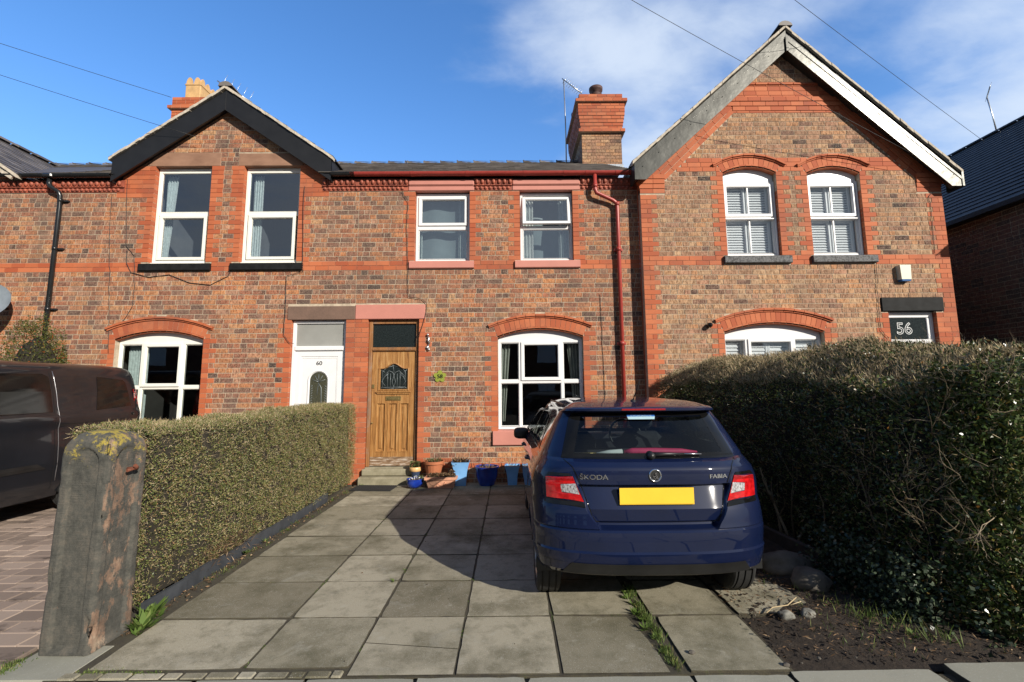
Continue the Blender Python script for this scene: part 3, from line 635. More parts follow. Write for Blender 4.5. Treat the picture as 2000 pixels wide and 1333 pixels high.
def cornice(parent, spans, Y, mat='terracotta_dark'):
    for (a, b) in spans:
        mb = MB()
        mb.box(a, b, Y-.015, Y+.05, 5.21, 5.30); mb.box(a, b, Y-.035, Y+.05, 5.304, 5.43); mb.box(a, b, Y-.045, Y-.001, 5.292, 5.305, bev=.004)
        x = a+.045
        while x < b-.03:
            mb.lathe([(.0, -.03), (.02, -.028), (.033, -.012), (.03, 0)], (x, Y-.013, 5.252), n=8, axis='y'); x += .083
        x = a+.05
        while x < b-.03:
            V = []; nn = 8
            for k in range(5):
                ph = -math.pi/2+math.pi*k/4
                for j in range(nn): t = 2*math.pi*j/nn; V.append((x+.036*math.cos(ph)*math.cos(t), Y-.045+.032*math.cos(ph)*math.sin(t), 5.365+.05*math.sin(ph)))
            mb.add(V, [(k*nn+j, k*nn+(j+1) % nn, (k+1)*nn+(j+1) % nn, (k+1)*nn+j) for k in range(4) for j in range(nn)], 0, True)
            mb.box(x+.046, x+.056, Y-.05, Y-.03, 5.315, 5.42); x += .102
        mb.build('cornice', mat, parent)
def gable_roof(parent, xa, z_apex, xl, zl, xr, zr, y0, ylen, slate='slate', th=.06, mortar='verge_mortar'):
    """cross gable roof: two slated slopes running back from the street"""
    mb = MB()
    for sgn, xe, ze in ((-1, xl, zl), (1, xr, zr)):
        ln = math.hypot(xe-xa, z_apex-ze); v = ((xa-xe)/ln, 0, (z_apex-ze)/ln); n_ = (sgn*abs((z_apex-ze)/ln), 0, abs((xa-xe)/ln))
        tiled_slope(mb, (xe, y0, ze), (0, 1, 0), v, ylen, ln, n_)
        mb.add([(xe, y0, ze-.012), (xa, y0, z_apex-.012), (xa, y0+ylen, z_apex-.012), (xe, y0+ylen, ze-.012)], [(0, 1, 2, 3)])
    o = mb.build('roof', slate, parent)
    vb = MB()                                    # mortar bedded verge
    for sgn, xe, ze in ((-1, xl, zl), (1, xr, zr)):
        k = 26
        for i in range(k):
            t0, t1 = i/k, (i+1)/k; a = (xe+(xa-xe)*t0, ze+(z_apex-ze)*t0); b = (xe+(xa-xe)*t1, ze+(z_apex-ze)*t1); j = rng.uniform(-.008, .008); h = .05+rng.uniform(-.006, .006)
            V = [(a[0], y0-.01+j, a[1]-h), (b[0], y0-.01+j, b[1]-h), (b[0], y0-.01+j, b[1]+.004), (a[0], y0-.01+j, a[1]+.004)]; V += [(x, y0+.1, z) for x, _, z in V]
            vb.add(V, [(0, 1, 2, 3), (4, 7, 6, 5), (0, 4, 5, 1), (2, 6, 7, 3), (0, 3, 7, 4), (1, 5, 6, 2)])
    vb.build('verge', mortar, o, recalc=True)
    rt = MB(); y = y0-.02
    while y < y0+ylen:
        V = []
        for s_, sc in ((0, 1.), (.43, .93)):
            V += [(xa+.13*sc*math.sin(t), y+s_, z_apex-.02+.10*sc*math.cos(t)) for t in np.linspace(-1.5, 1.5, 7)]
        rt.add(V, [(k, k+1, 8+k, 7+k) for k in range(6)], 0, True); rt.add(V[:7], [(0, 1, 2, 3, 4, 5, 6)]); y += .45
    rt.build('ridge_tiles', slate, o)
    return o
def shell(parent, x0, x1, y0, y1, z1, mat='brick_side', left=True, right=True, back=True, gable=None):
    mb = MB()
    if left: mb.box(x0, x0+.05, y0+.13, y1, -.05, z1)
    if right: mb.box(x1-.05, x1, y0+.13, y1, -.05, z1)
    if back: mb.box(x0+.051, x1-.051, y1-.05, y1, -.05, z1)
    return mb.build('outer_wall', mat, parent)
def pot_square(mb, x, y, z, w, h, m=0):
    mb.box(x-w/2, x+w/2, y-w/2, y+w/2, z, z+h*.72, m=m, bev=.015)
    mb.box(x-w*.54, x+w*.54, y-w*.54, y+w*.54, z+h*.66, z+h*.74, m=m, bev=.015)
    for sx_ in (-1, 1):
        for sy_ in (-1, 1):
            for ax in (0, 1):
                cx_ = x+sx_*w*.25; cy_ = y+sy_*w*.25; n = 8; pts = [(w*.21*math.cos(math.pi*k/n), h*.26*math.sin(math.pi*k/n)) for k in range(n+1)]
                if ax == 0: yy = y+sy_*w*.5; A_ = [(cx_+a, yy, z+h*.74+b) for a, b in pts]; B_ = [(cx_+a, yy-sy_*.03, z+h*.74+b) for a, b in pts]
                else: xx = x+sx_*w*.5; A_ = [(xx, cy_+a, z+h*.74+b) for a, b in pts]; B_ = [(xx-sx_*.03, cy_+a, z+h*.74+b) for a, b in pts]
                mb.add(A_+B_, [tuple(range(n+1)), tuple(range(n+1, 2*n+2))[::-1]]+[(k, k+1, n+2+k, n+1+k) for k in range(n)], m)
def chimney_brick(mb, x0, x1, y0, y1, z, cw, m, red=False, rg=rng):
    """one course of chimney brickwork all round"""
    mb.box(x0+.008, x1-.008, y0+.008, y1-.008, z, z+cw-.0005, m=0); o = rg.uniform(0, .1); L_ = .235 if red else .24
    for ax in (0, 1):
        a0, a1 = (x0, x1) if ax == 0 else (y0, y1); g = a0; k = 0; cuts = [a0]; g = a0+(.235 if int(round(z/cw)) % 2 else .118)
        while g < a1-.08: cuts.append(g); g += L_
        cuts.append(a1)
        for p, q in zip(cuts[:-1], cuts[1:]):
            for face in (0, 1):
                j = .005
                if ax == 0: yy = y0 if face == 0 else y1; mb.box(p+j, q-j, yy-(.0 if face == 0 else .01), yy+(.01 if face == 0 else 0), z+j, z+cw-j, m=m)
                else: xx = x0 if face == 0 else x1; mb.box(xx-(.0 if face == 0 else .01), xx+(.01 if face == 0 else 0), p+j+.008, q-j-.008, z+j, z+cw-j, m=m)

# ================================================================== house 60 (left, black bargeboard)
H60 = thing('brick_house', 'brick terraced house numbered 60 with black bargeboard gable and white front door', 'house', (-5.4, D, 0), group='terraced houses')
A60 = Arch(-6.96, -5.41, 2.475, .145)
op60 = [(-6.52, -5.485, 3.865, 5.705), (-4.885, -3.85, 3.865, 5.705)]
dr60 = (-3.87, -2.905, .22, 2.815)
def top60(xs):
    g = 6.98-np.abs(xs+5.24)*.70; return np.where((xs > -7.1) & (xs < -3.38), np.maximum(g, 5.41), 5.41)
z60 = [('red', zrect(-7.2, -3.3, 5.15, 5.70)), ('main', zrect(-5.26, -5.10, 3.9, 5.7)),
       ('main', zrect(-5.25, -5.12, 3.9, 5.7)),
       ('red', tooth(-6.52, -1, 3.88, 5.71)), ('red', tooth(-5.485, 1, 3.88, 5.71)), ('red', tooth(-4.885, -1, 3.88, 5.71)), ('red', tooth(-3.85, 1, 3.88, 5.71)),
       ('red', zrect(-8.3, -2.7, 3.715, 3.889)),
       ('red', tooth(-6.96, -1, .8, 2.62, ph=1)), ('red', tooth(-5.41, 1, .8, 2.62, ph=1)), ('red', tooth(-3.87, -1, .0, 2.81)), ('red', zrect(-2.905, -2.74, 0, 2.82))]
z60 += [('void', zrect(a, b, c, d)) for a, b, c, d in op60] + [('void', zrect(dr60[0], dr60[1], -1, dr60[3])), ('void', A60.void(.86, .27)), ('void', zrect(-3.945, -2.7, 2.815, 3.065)),
        ('void', zrect(-6.52, -5.33, 5.70, 5.98)), ('void', zrect(-5.0, -3.82, 5.70, 5.96)), ('void', zrect(-6.64, -5.37, 3.72, 3.865)), ('void', zrect(-5.01, -3.73, 3.72, 3.865))]
out60 = [(-8.2, -.05), (-2.745, -.05), (-2.745, 5.43), (-3.42, 5.43), (-3.42, 5.70), (-5.24, 6.97), (-7.08, 5.70), (-7.08, 5.43), (-8.2, 5.43)]
e = .006
holes60 = [[(a-e, c-e), (b+e, c-e), (b+e, d+e), (a-e, d+e)] for a, b, c, d in op60+[dr60]] + [A60.loop(.86, e)]
brick_wall('wall', H60, -8.2, -2.745, -.05, 7.0, D, top60, z60, 'brick_58', holes60, out60, seed=3)
shell(H60, -8.2, -2.745, D, 15.8, 5.4, right=False)
build_arch(H60, A60, D)
for a, b in ((-6.645, -5.37), (-5.01, -3.73)): sill(H60, a, b, 3.72, 3.87, D, 'black_paint', .06)
lintel(H60, -6.60, -5.33, 5.708, 5.975, D, 'sandstone'); lintel(H60, -5.0, -3.80, 5.708, 5.955, D, 'sandstone')
lintel(H60, -3.945, -2.747, 2.818, 3.062, D, 'sandstone_dark', .02)
Yf = D+.088
def vent(x0, x1):
    def f(mb): c = (x0+x1)/2; mb.box(c-.16, c+.16, Yf-.012, Yf+.004, 5.655, 5.685, bev=.01)
    return f
for (a, b, c, d) in op60:
    w = window(H60, a, b, c+.03, d, Yf, [(a+.10, b-.10, c+.10, 4.775, True), (a+.055, b-.055, 4.865, d-.075, False)], [(a+.045, b-.045, 4.79, 4.86), (a+.044, b-.044, d-.09, d-.045)], mat='upvc_cream', glass='pane_glass_blue', extra=vent(a, b), fw=.05)
    mbx = MB(); mbx.box(a+.002, b-.002, Yf-.05, Yf+.03, c-.008, c+.028, bev=.008); mbx.build('window_board', 'upvc_cream', w)
    if a < -6: curtain(w, a+.05, a+.26, c+.1, d-.08, Yf+.16, 'net_curtain', .1, 4)
    else: curtain(w, a+.06, a+.24, c+.1, d-.08, Yf+.16, 'net_curtain', .0, 4); pb = MB(); pb.box(a+.35, b-.1, Yf+.3, Yf+.34, c+.02, c+.17); pb.build('radiator', 'cloth_white', w)
X0, X1 = -6.96, -5.41; m1, m2 = X0+.43, X0+1.14; zt = 1.645; zh = 2.40
w = window(H60, X0, X1, .87, zh+.05, Yf, [(X0+.05, m1-.03, .92, zt-.03, False), (m1+.03, m2-.03, .92, zt-.03, False), (m2+.03, X1-.05, .92, zt-.03, False),
      (X0+.05, m1-.03, zt+.03, zh, False), (m1+.03, m2-.03, zt+.03, zh, True), (m2+.03, X1-.05, zt+.03, zh, False)],
      [(m1-.03, m1+.03, .9, zh+.02), (m2-.03, m2+.03, .9, zh+.02), (X0+.04, m1-.03, zt-.03, zt+.03), (m1+.03, m2-.03, zt-.03, zt+.03), (m2+.03, X1-.04, zt-.03, zt+.03)], mat='upvc_cream', glass='pane_dark')
hp = MB(); hp.plate([[(X0+.003, zh+.0505), (X1-.003, zh+.0505)]+arc(A60.c, A60.zc, A60.r-.002, A60.a*.985, -A60.a*.985, 20)], Yf+.006, Yf+.05); hp.build('head_panel', 'upvc_cream', w)
curtain(w, X0+.06, X0+.42, .95, 2.4, Yf+.16, 'net_curtain', 0, 7)
# interior
mb = MB()
for q in op60: room(mb, *q, D+.117, m=1)
room(mb, X0, X1, .87, 2.62, D+.117); room(mb, -3.87, -2.905, 0, 2.81, D+.117, .6, m=1); mb.build('interior', ['room', 'room_pale'], H60)
# white front door
dr = MB(); x0, x1 = dr60[0], dr60[1]
dr.ring(x0+.002, x1-.002, .22, 2.812, .055, D+.06, D+.115); dr.box(x0+.05, x1-.05, D+.045, D+.112, 2.275, 2.355, bev=.01)
dr.ring(x0+.058, x1-.058, .24, 2.27, .10, D+.078, D+.11, bev=.004); dd = dr.build('door_frame', 'upvc', H60, recalc=True)
dd['label'] = 'white plastic door frame with clear fanlight'
df = MB(); xc = (x0+x1)/2; aw = .155
def stadium(w_, z0_, z1_, n=14): return [(xc-w_, z0_), (xc+w_, z0_)] + [(xc+w_*math.cos(t), z1_-w_+w_*math.sin(t)) for t in np.linspace(0, math.pi, n)]
df.plate([[(x0+.1, .28), (x1-.1, .28), (x1-.1, 2.23), (x0+.1, 2.23)], stadium(aw, .95, 1.90)], D+.09, D+.115)
df.ring(x0+.155, x1-.155, .36, 2.16, .022, D+.083, D+.1, bev=.006)
so_ = stadium(aw+.035, .93, 1.935); si_ = stadium(aw, .95, 1.90); k_ = len(so_)
df.add([(a, D+.082, b) for a, b in so_]+[(a, D+.076, b) for a, b in [((p[0]+q[0])/2, (p[1]+q[1])/2) for p, q in zip(so_, si_)]]+[(a, D+.092, b) for a, b in si_], [(i, (i+1) % k_, k_+(i+1) % k_, k_+i) for i in range(k_)]+[(k_+i, k_+(i+1) % k_, 2*k_+(i+1) % k_, 2*k_+i) for i in range(k_)])
door = df.build('door', 'upvc', H60, recalc=True, label='white front door with arched patterned glass')
g = MB(); g.plate([stadium(aw, .95, 1.90)], D+.098, D+.104); gp = g.build('pane', 'door_glass', door)
lp = MB()
for i in range(16):
    for sx_ in (-1, 1): z = 1.0+i*.042; lp.tube([(xc+sx_*(aw-.012), D+.094, z), (xc+sx_*(aw-.05), D+.094, z+.03)], .004, 5)
for k in range(5):
    t = math.pi*(k+.5)/5; lp.tube([(xc, D+.094, 1.72), (xc+.12*math.cos(t), D+.094, 1.72+.14*math.sin(t))], .004, 5)
lp.tube([(xc, D+.094, 1.0), (xc+.06, D+.094, 1.3), (xc+.05, D+.094, 1.62), (xc, D+.094, 1.70), (xc-.02, D+.094, 1.5)], .006, 5); lp.build('glass_pattern', 'lead_came', door)
pane(dd, x0+.055, x1-.055, 2.36, 2.757, D+.095, 'frosted')
ln_ = MB(); ln_.add([(x0, D+.3, 2.36), (x1, D+.3, 2.36), (x1, D+.3, 2.8), (x0, D+.3, 2.8)], [(0, 1, 2, 3)]); ln_.build('blind', 'net_curtain', dd)
tx = MB(); text_on(tx, '60', .10, xc, D+.088, 2.05, sx_=1.1, bold=.002); tx.build('house_number', 'grey_ink', door)
# roofs
gable_roof(H60, -5.24, 7.20, -7.27, 5.80, -3.20, 5.80, 7.93, 3.2)
main_roof(H60, -8.2, -2.745, keep=lambda a, d: not (-7.1 < a-8.2 < -3.4 and d < 1.2), gap=(-7.15, -3.35))
bb = MB()
for sg, xe in ((-1, -7.21), (1, -3.23)):
    pts = [(-5.232, 7.115), (-5.232, 6.735), (xe, 5.352), (xe, 5.79)]; y0, y1 = 7.95, 7.985
    V = [(x, y0, z) for x, z in pts]+[(x, y1, z) for x, z in pts]; bb.add(V, [(0, 1, 2, 3), (7, 6, 5, 4), (0, 4, 5, 1), (1, 5, 6, 2), (2, 6, 7, 3), (3, 7, 4, 0)])
    # soffit and closed end of the eaves box
    bb.add([(xe, 7.96, 5.352), (xe-sg*.03, 7.96, 5.352), (xe-sg*.03, 8.35, 5.352), (xe, 8.35, 5.352), (xe, 7.96, 5.78), (xe-sg*.03, 7.96, 5.78), (xe-sg*.03, 8.35, 5.78), (xe, 8.35, 5.78)], [(0, 1, 2, 3), (4, 5, 6, 7), (0, 3, 7, 4), (1, 2, 6, 5), (3, 2, 6, 7)])
    bb.add([(-5.232, 7.986, 6.80), (-5.232, 8.11, 6.80), (xe, 8.11, 5.42), (xe, 7.986, 5.42)], [(0, 1, 2, 3)])
bb.box(-5.236, -5.228, 7.944, 7.951, 6.735, 7.11)
bb.build('bargeboard', 'barge_black', H60, recalc=True)
cornice(H60, [(-8.2, -7.05), (-3.42, -2.745)], D)
gutter(H60, -8.2, -7.215, 'black_pvc', joints=(-7.9,)); gutter(H60, -3.225, -2.80, 'black_pvc', name='gutter')
dp = MB(); dp.tube([(-8.33, 7.975, 5.44), (-8.33, 7.975, 5.33), (-8.30, 7.985, 5.27), (-8.17, 8.0, 5.19), (-8.15, 8.02, 5.12), (-8.15, 8.03, 4.9), (-8.15, 8.03, 0.1)], .036, 12)
for z in (3.0, 4.1, 5.0): dp.tube([(-8.15, 8.03, z), (-8.15, 8.03, z+.07)], .041, 12); dp.box(-8.21, -8.03, 8.05, 8.1, z+.02, z+.05)
dp.box(-8.42, -8.24, 7.90, 8.04, 5.43, 5.51, bev=.02); dp.build('downpipe', 'black_pvc', H60)
# chimney with four crown pots
ch = MB(); cx0, cx1, cy0, cy1 = -8.84, -7.90, 11.3, 12.9
z = 7.0; k = 0
while z < 9.18:
    o = 0 if z < 8.2 else min(.03*(k-14), .0); 
    if z > 8.86 and z < 8.95: o = .07
    chimney_brick(ch, cx0-o, cx1+o, cy0-o, cy1+o, z, CO, 1 if z < 8.15 else 2, z >= 8.15); z += CO; k += 1
chm = ch.build('chimney', ['mortar', 'brick_58', 'brick_red'], H60)
for i in range(4):
    p = MB(); pot_square(p, -8.38, 11.58+i*.42, 9.18, .40, .70); p.build('chimney_pot', 'pot_buff', chm)
fl = MB(); fl.box(cx0+.02, cx1-.02, cy0+.02, cy1-.02, 9.18, 9.22, bev=.02); fl.build('flaunching', 'verge_mortar', chm)

# ================================================================== house 58 (centre)
H58 = thing('brick_house', 'brick terraced house numbered 58 with old oak door and red gutter', 'house', (-.2, D, 0), group='terraced houses')
A58 = Arch(-.21, 1.30, 2.48, .14)
op58 = [(-1.715, -.72, 3.885, 5.205), (.207, 1.172, 3.885, 5.205)]; dr58 = (-2.51, -1.61, .22, 2.82)
z58 = [('red', zrect(-2.75, 2.4, 3.715, 3.889)), ('red', tooth(-1.715, -1, 3.88, 5.22, .22, .118)), ('red', tooth(-.72, 1, 3.88, 5.22, .22, .118)), ('red', tooth(.207, -1, 3.88, 5.22, .22, .118)), ('red', tooth(1.172, 1, 3.88, 5.22, .22, .118)),
       ('red', zrect(-1.62, 2.4, .237, .32)), ('red', tooth(-.21, -1, .86, 2.62)), ('red', tooth(1.30, 1, .86, 2.62)), ('red', tooth(-1.61, 1, 0.2, 2.82)), ('red', zrect(-2.75, -2.51, 0, 2.82))]
z58 += [('void', zrect(a, b, c, d)) for a, b, c, d in op58]+[('void', zrect(dr58[0], dr58[1], -1, dr58[3])), ('void', A58.void(.86, .27)), ('void', zrect(-2.75, -1.50, 2.82, 3.085)),
        ('void', zrect(-.30, 1.38, .615, .87)), ('void', zrect(-1.80, -.634, 3.735, 3.885)), ('void', zrect(.108, 1.285, 3.735, 3.885)), ('void', zrect(-1.84, -.637, 5.205, 5.5)), ('void', zrect(.07, 1.315, 5.205, 5.5)), ('void', zrect(-1.24, -1.005, .325, .41))]
out58 = [(-2.744, -.05), (2.366, -.05), (2.366, 5.43), (-2.744, 5.43)]
holes58 = [[(a-e, c-e), (b+e, c-e), (b+e, d+e), (a-e, d+e)] for a, b, c, d in op58+[dr58]] + [A58.loop(.86, e)]
brick_wall('wall', H58, -2.745, 2.365, -.05, 5.42, D, lambda xs: xs*0+5.41, z58, 'brick_58', holes58, out58, seed=5)
shell(H58, -2.744, 2.364, D, 15.8, 5.4, left=False, right=False)
build_arch(H58, A58, D)
sill(H58, -1.80, -.634, 3.735, 3.888, D, 'pink_paint', .05); sill(H58, .108, 1.285, 3.735, 3.888, D, 'pink_paint', .05); sill(H58, -.30, 1.38, .612, .868, D, 'pink_paint', .05)
lintel(H58, -1.84, -.637, 5.207, 5.42, D, 'pink_paint', .02, True); lintel(H58, .07, 1.315, 5.207, 5.42, D, 'pink_paint', .02, True); lintel(H58, -2.743, -1.50, 2.822, 3.083, D, 'pink_paint', .022)
ab = MB(); ab.box(-1.235, -1.01, D-.004, D+.03, .33, .405)
for i in range(8):
    for j in range(3): ab.box(-1.222+i*.026, -1.208+i*.026, D-.006, D-.002, .338+j*.022, .350+j*.022, m=1)
ab.build('air_brick', ['brick_red', 'ink'], H58)
a, b, c, d = op58[0]; w = window(H58, a, b, c, d-.02, Yf, [(a+.055, b-.055, c+.055, 4.49, False), (a+.065, b-.065, 4.585, d-.10, True)], [(a+.045, b-.045, 4.49, 4.56), (a+.044, b-.044, d-.085, d-.05)], glass='pane_glass_sky')
curtain(w, a-.1, b+.1, c-.05, d, Yf+.2, 'blue_blind', 0, 2, name='blind'); curtain(w, b-.22, b-.02, c-.05, d, Yf+.13, 'net_curtain', 0, 4); curtain(w, a-.0, a+.10, c-.05, d-.6, Yf+.13, 'net_curtain', 0, 2)
a, b, c, d = op58[1]; w = window(H58, a, b, c, d-.02, Yf, [(a+.055, b-.055, c+.055, 4.49, False)], [(a+.045, b-.045, 4.49, 4.56)], glass='pane_glass_sky')
sh = MB(); sh.ring(a+.045, b-.045, 4.545-5.09, 0, .058, -.02, .03, bev=.012); so1 = sh.build('sash', 'upvc', w, recalc=True); so1.location = (0, Yf+.0, 5.105); so1.rotation_euler = (R(-9), 0, 0)
so1['label'] = 'white top-hung sash standing ajar'
gp = pane(so1, a+.10, b-.10, 4.60-5.09, -.055, .01, 'pane_glass_sky')
curtain(w, a+.02, a+.25, c-.05, d, Yf+.13, 'cloth_white', 0, 4); curtain(w, b-.24, b-.04, c-.05, d, Yf+.13, 'net_curtain', 0, 4); curtain(w, a-.1, b+.1, c-.05, d, Yf+.45, 'blue_blind', 0, 2, name='blind')
X0, X1 = -.21, 1.30; m1, m2 = .183, .93; zt = 1.70; zh = 2.385
w = window(H58, X0, X1, .872, zh+.05, Yf, [(X0+.05, m1-.025, .925, zt-.03, False), (m1+.025, m2-.025, .925, zt-.03, False), (m2+.025, X1-.05, .925, zt-.03, False),
      (X0+.05, m1-.025, zt+.03, zh, False), (m1+.035, m2-.035, zt+.035, zh, True), (m2+.025, X1-.05, zt+.03, zh, False)],
      [(m1-.025, m1+.025, .9, zh+.02), (m2-.025, m2+.025, .9, zh+.02), (X0+.04, m1-.025, zt-.03, zt+.03), (m1+.025, m2-.025, zt-.03, zt+.03), (m2+.025, X1-.04, zt-.03, zt+.03)], glass='pane_dark')
hp = MB(); hp.plate([[(X0+.003, zh+.0505), (X1-.003, zh+.0505)]+arc(A58.c, A58.zc, A58.r-.002, A58.a*.985, -A58.a*.985, 20)], Yf+.006, Yf+.05); hp.build('head_panel', 'upvc', w)
curtain(w, X0+.03, X0+.22, 1.0, 2.4, Yf+.16, 'curtain', .10, 3); curtain(w, X1-.26, X1-.02, 1.0, 2.4, Yf+.16, 'curtain', -.12, 4)
mb = MB()
for q in op58: room(mb, *q, D+.117, m=1)
room(mb, X0, X1, .87, 2.62, D+.117); room(mb, -2.51, -1.61, 0, 2.82, D+.117, .7); mb.build('interior', ['room', 'room_pale'], H58)
# oak door, frame and fanlight
x0, x1 = dr58[0], dr58[1]
fr = MB(); Yd = D+.09
fr.box(x0+.002, x0+.062, Yd-.035, Yd+.05, .255, 2.816, bev=.008); fr.box(x1-.062, x1-.002, Yd-.035, Yd+.05, .255, 2.816, bev=.008); fr.box(x0+.062, x1-.062, Yd-.03, Yd+.05, 2.745, 2.814, bev=.006)
fr.box(x0+.062, x1-.062, Yd-.03, Yd+.05, 2.255, 2.325, bev=.008); fr.box(x0+.064, x1-.064, Yd-.042, Yd-.028, 2.27, 2.30, bev=.006)
ff = fr.build('door_frame', 'oak_frame', H58); ff['label'] = 'weathered oak frame with plain fanlight'
pane(ff, x0+.062, x1-.062, 2.325, 2.745, Yd+.01, 'leaded_glass')
dx0, dx1 = x0+.066, x1-.066; xc = (dx0+dx1)/2; hw = (dx1-dx0)/2
def bonnet(w_, z0_, zs_, rise, n=20):
    pts = [(xc-w_, z0_), (xc+w_, z0_)]
    for k in range(n+1):
        u = 1-2*k/n; pts.append((xc+w_*u, zs_+rise*(.5+.5*math.cos(math.pi*min(1, abs(u)*1.25))) if abs(u) < .8 else zs_))
    return pts
dm = MB()
win_o = bonnet(.275, 1.555, 1.955, .095); pn = [[(xc-.295+k*.205, .50), (xc-.295+k*.205+.165, .50), (xc-.295+k*.205+.165, 1.345), (xc-.295+k*.205, 1.345)] for k in range(3)]
dm.plate([[(dx0, .42), (dx1, .42), (dx1, 2.252), (dx0, 2.252)], win_o]+pn, Yd, Yd+.045)
dm.box(dx0, dx1, Yd+.001, Yd+.044, .27, .4195, m=1)
for q in pn:
    (a, c), (b, d) = q[0], q[2]; dm.ring(a, b, c, d, .03, Yd-.006, Yd+.03, bev=.02); dm.box(a+.028, b-.028, Yd+.022, Yd+.04, c+.028, d-.028)
    dm.box(a+.055, b-.055, Yd+.008, Yd+.023, c+.06, d-.06, bev=.014)
wi = bonnet(.235, 1.585, 1.935, .085); k_ = len(win_o)
dm.add([(a, Yd-.012, b) for a, b in win_o]+[(a, Yd-.018, b) for a, b in [((p[0]*.5+q[0]*.5), (p[1]+q[1])/2) for p, q in zip(win_o, wi)]]+[(a, Yd+.01, b) for a, b in wi]+[(a, Yd+.01, b) for a, b in win_o],
       [(i, (i+1) % k_, k_+(i+1) % k_, k_+i) for i in range(k_)]+[(k_+i, k_+(i+1) % k_, 2*k_+(i+1) % k_, 2*k_+i) for i in range(k_)]+[(3*k_+i, 3*k_+(i+1) % k_, (i+1) % k_, i) for i in range(k_)])
dm.box(xc-.31, xc+.31, Yd-.03, Yd, 1.52, 1.55, bev=.008); dm.box(xc-.29, xc+.29, Yd-.018, Yd, 1.495, 1.5195, bev=.006)
door = dm.build('door', ['oak_door', 'oak_weathered'], H58, recalc=True); door['label'] = 'varnished oak door with leaded glass and three tall panels'
g = MB(); g.plate([wi], Yd+.014, Yd+.02); g.build('pane', 'leaded_glass', door)
lc = MB(); yl = Yd+.012
def lead(pts): lc.tube([(xc+a, yl, b) for a, b in pts], .0035, 5)
for s_ in (-1, 1):
    lead([(s_*.20, 1.62), (s_*.20, 1.90), (s_*.12, 1.97), (0, 2.0)]); lead([(s_*.235, 1.60), (s_*.20, 1.62), (s_*.05, 1.60), (0, 1.60)])
    lead([(0, 1.62), (s_*.03, 1.72), (0, 1.82), (s_*.02, 1.88), (s_*.09, 1.91), (s_*.20, 1.80)]); lead([(s_*.06, 1.62), (s_*.06, 1.86)]); lead([(s_*.11, 1.62), (s_*.11, 1.89)]); lead([(s_*.15, 1.64), (s_*.21, 1.72), (s_*.17, 1.80), (s_*.10, 1.86)]); lead([(s_*.235, 1.93), (s_*.16, 1.88)])
lead([(0, 1.585), (0, 1.65)]); lead([(0, 1.88), (-.02, 2.02)]); lead([(-.2, 1.62), (.2, 1.62)]); lc.build('leading', 'lead_came', door)
lb = MB(); lb.box(xc-.135, xc+.135, Yd-.010, Yd, 1.385, 1.46, bev=.01); lb.box(xc-.10, xc+.10, Yd-.016, Yd-.008, 1.40, 1.44, bev=.008); lb.build('letter_plate', 'brass', door)
lk = MB(); lk.box(dx0+.005, dx0+.05, Yd-.012, Yd, 1.60, 1.67, bev=.004); lk.build('latch', 'brass', door); lk = MB(); lk.lathe([(0, -.03), (.012, -.028), (.014, 0)], (dx0+.025, Yd, 1.0), n=12, axis='y'); lk.build('lock', 'brass', door)
# roof, cornice, gutter
main_roof(H58, -2.745, 2.365)
cornice(H58, [(-2.745, -1.845), (-.632, .066), (1.32, 2.365)], D)
gutter(H58, -2.88, 2.30, 'red_pvc', joints=(-1.75, -.75, .3, 1.03, 1.43, 1.98))
dp = MB(); dp.tube([(1.575, 7.975, 5.46), (1.575, 7.975, 5.16), (1.60, 7.98, 5.10), (1.90, 8.01, 4.97), (1.965, 8.02, 4.92), (1.975, 8.02, 4.86), (1.975, 8.02, .15)], .036, 14)
for z in (4.02, 2.32, 5.2, 4.87): 
    xx = 1.975 if z < 5 else 1.575; dp.tube([(xx, 8.02 if z < 5 else 7.975, z), (xx, 8.02 if z < 5 else 7.975, z+.07)], .043, 14); 
    if z < 4.5: dp.box(xx-.075, xx+.075, 8.04, 8.1, z+.01, z+.05)
dp.tube([(1.975, 8.02, .18), (1.975, 7.99, .06), (1.975, 7.93, .02)], .036, 12); dp.build('downpipe', 'red_pvc', H58)
ch = MB(); cx0, cx1, cy0, cy1 = 1.87, 2.885, 11.0, 12.8; z = 7.06; k = 0
while z < 8.98:
    o = 0
    if z >= 7.98: o = min(.014*(k-10), .09); k2 = k
    if 7.93 < z < 8.02 or 8.75 < z < 8.83: o = .085 if z < 8.1 else .15
    if z > 8.83: o = .05
    chimney_brick(ch, cx0-o, cx1+o, cy0-o, cy1+o, z, CO, 1 if z < 7.93 else 2, z >= 7.93); z += CO; k += 1
chm = ch.build('chimney', ['mortar', 'brick_56', 'brick_red'], H58)
fl = MB(); fl.box(cx0-.02, cx1+.02, cy0-.03, cy0-.004, 7.02, 7.17, bev=.01); fl.build('flashing', 'lead', chm)
ztop = z
p = MB(); p.lathe([(.15, 0), (.14, .1), (.15, .2), (.165, .22), (.13, .225)], (2.34, 11.35, ztop)); p.lathe([(.10, .2), (.1, .30), (.175, .34), (.18, .42), (.165, .42), (.12, .36), (0, .34)], (2.34, 11.35, ztop)); p.build('chimney_pot', 'pot_dark', chm, recalc=True)['label'] = 'dark metal cowl on a clay pot'
p = MB(); p.lathe([(.14, 0), (.13, .18), (.155, .20), (.155, .26), (.12, .26), (.12, .1)], (2.68, 11.7, ztop)); p.build('chimney_pot', 'terracotta_pot', chm, recalc=True)
p = MB(); p.lathe([(.14, 0), (.13, .18), (.155, .20), (.155, .26), (.12, .26), (.12, .1)], (1.95, 12.2, ztop-.02)); p.build('chimney_pot', 'pot_dark', chm, recalc=True)
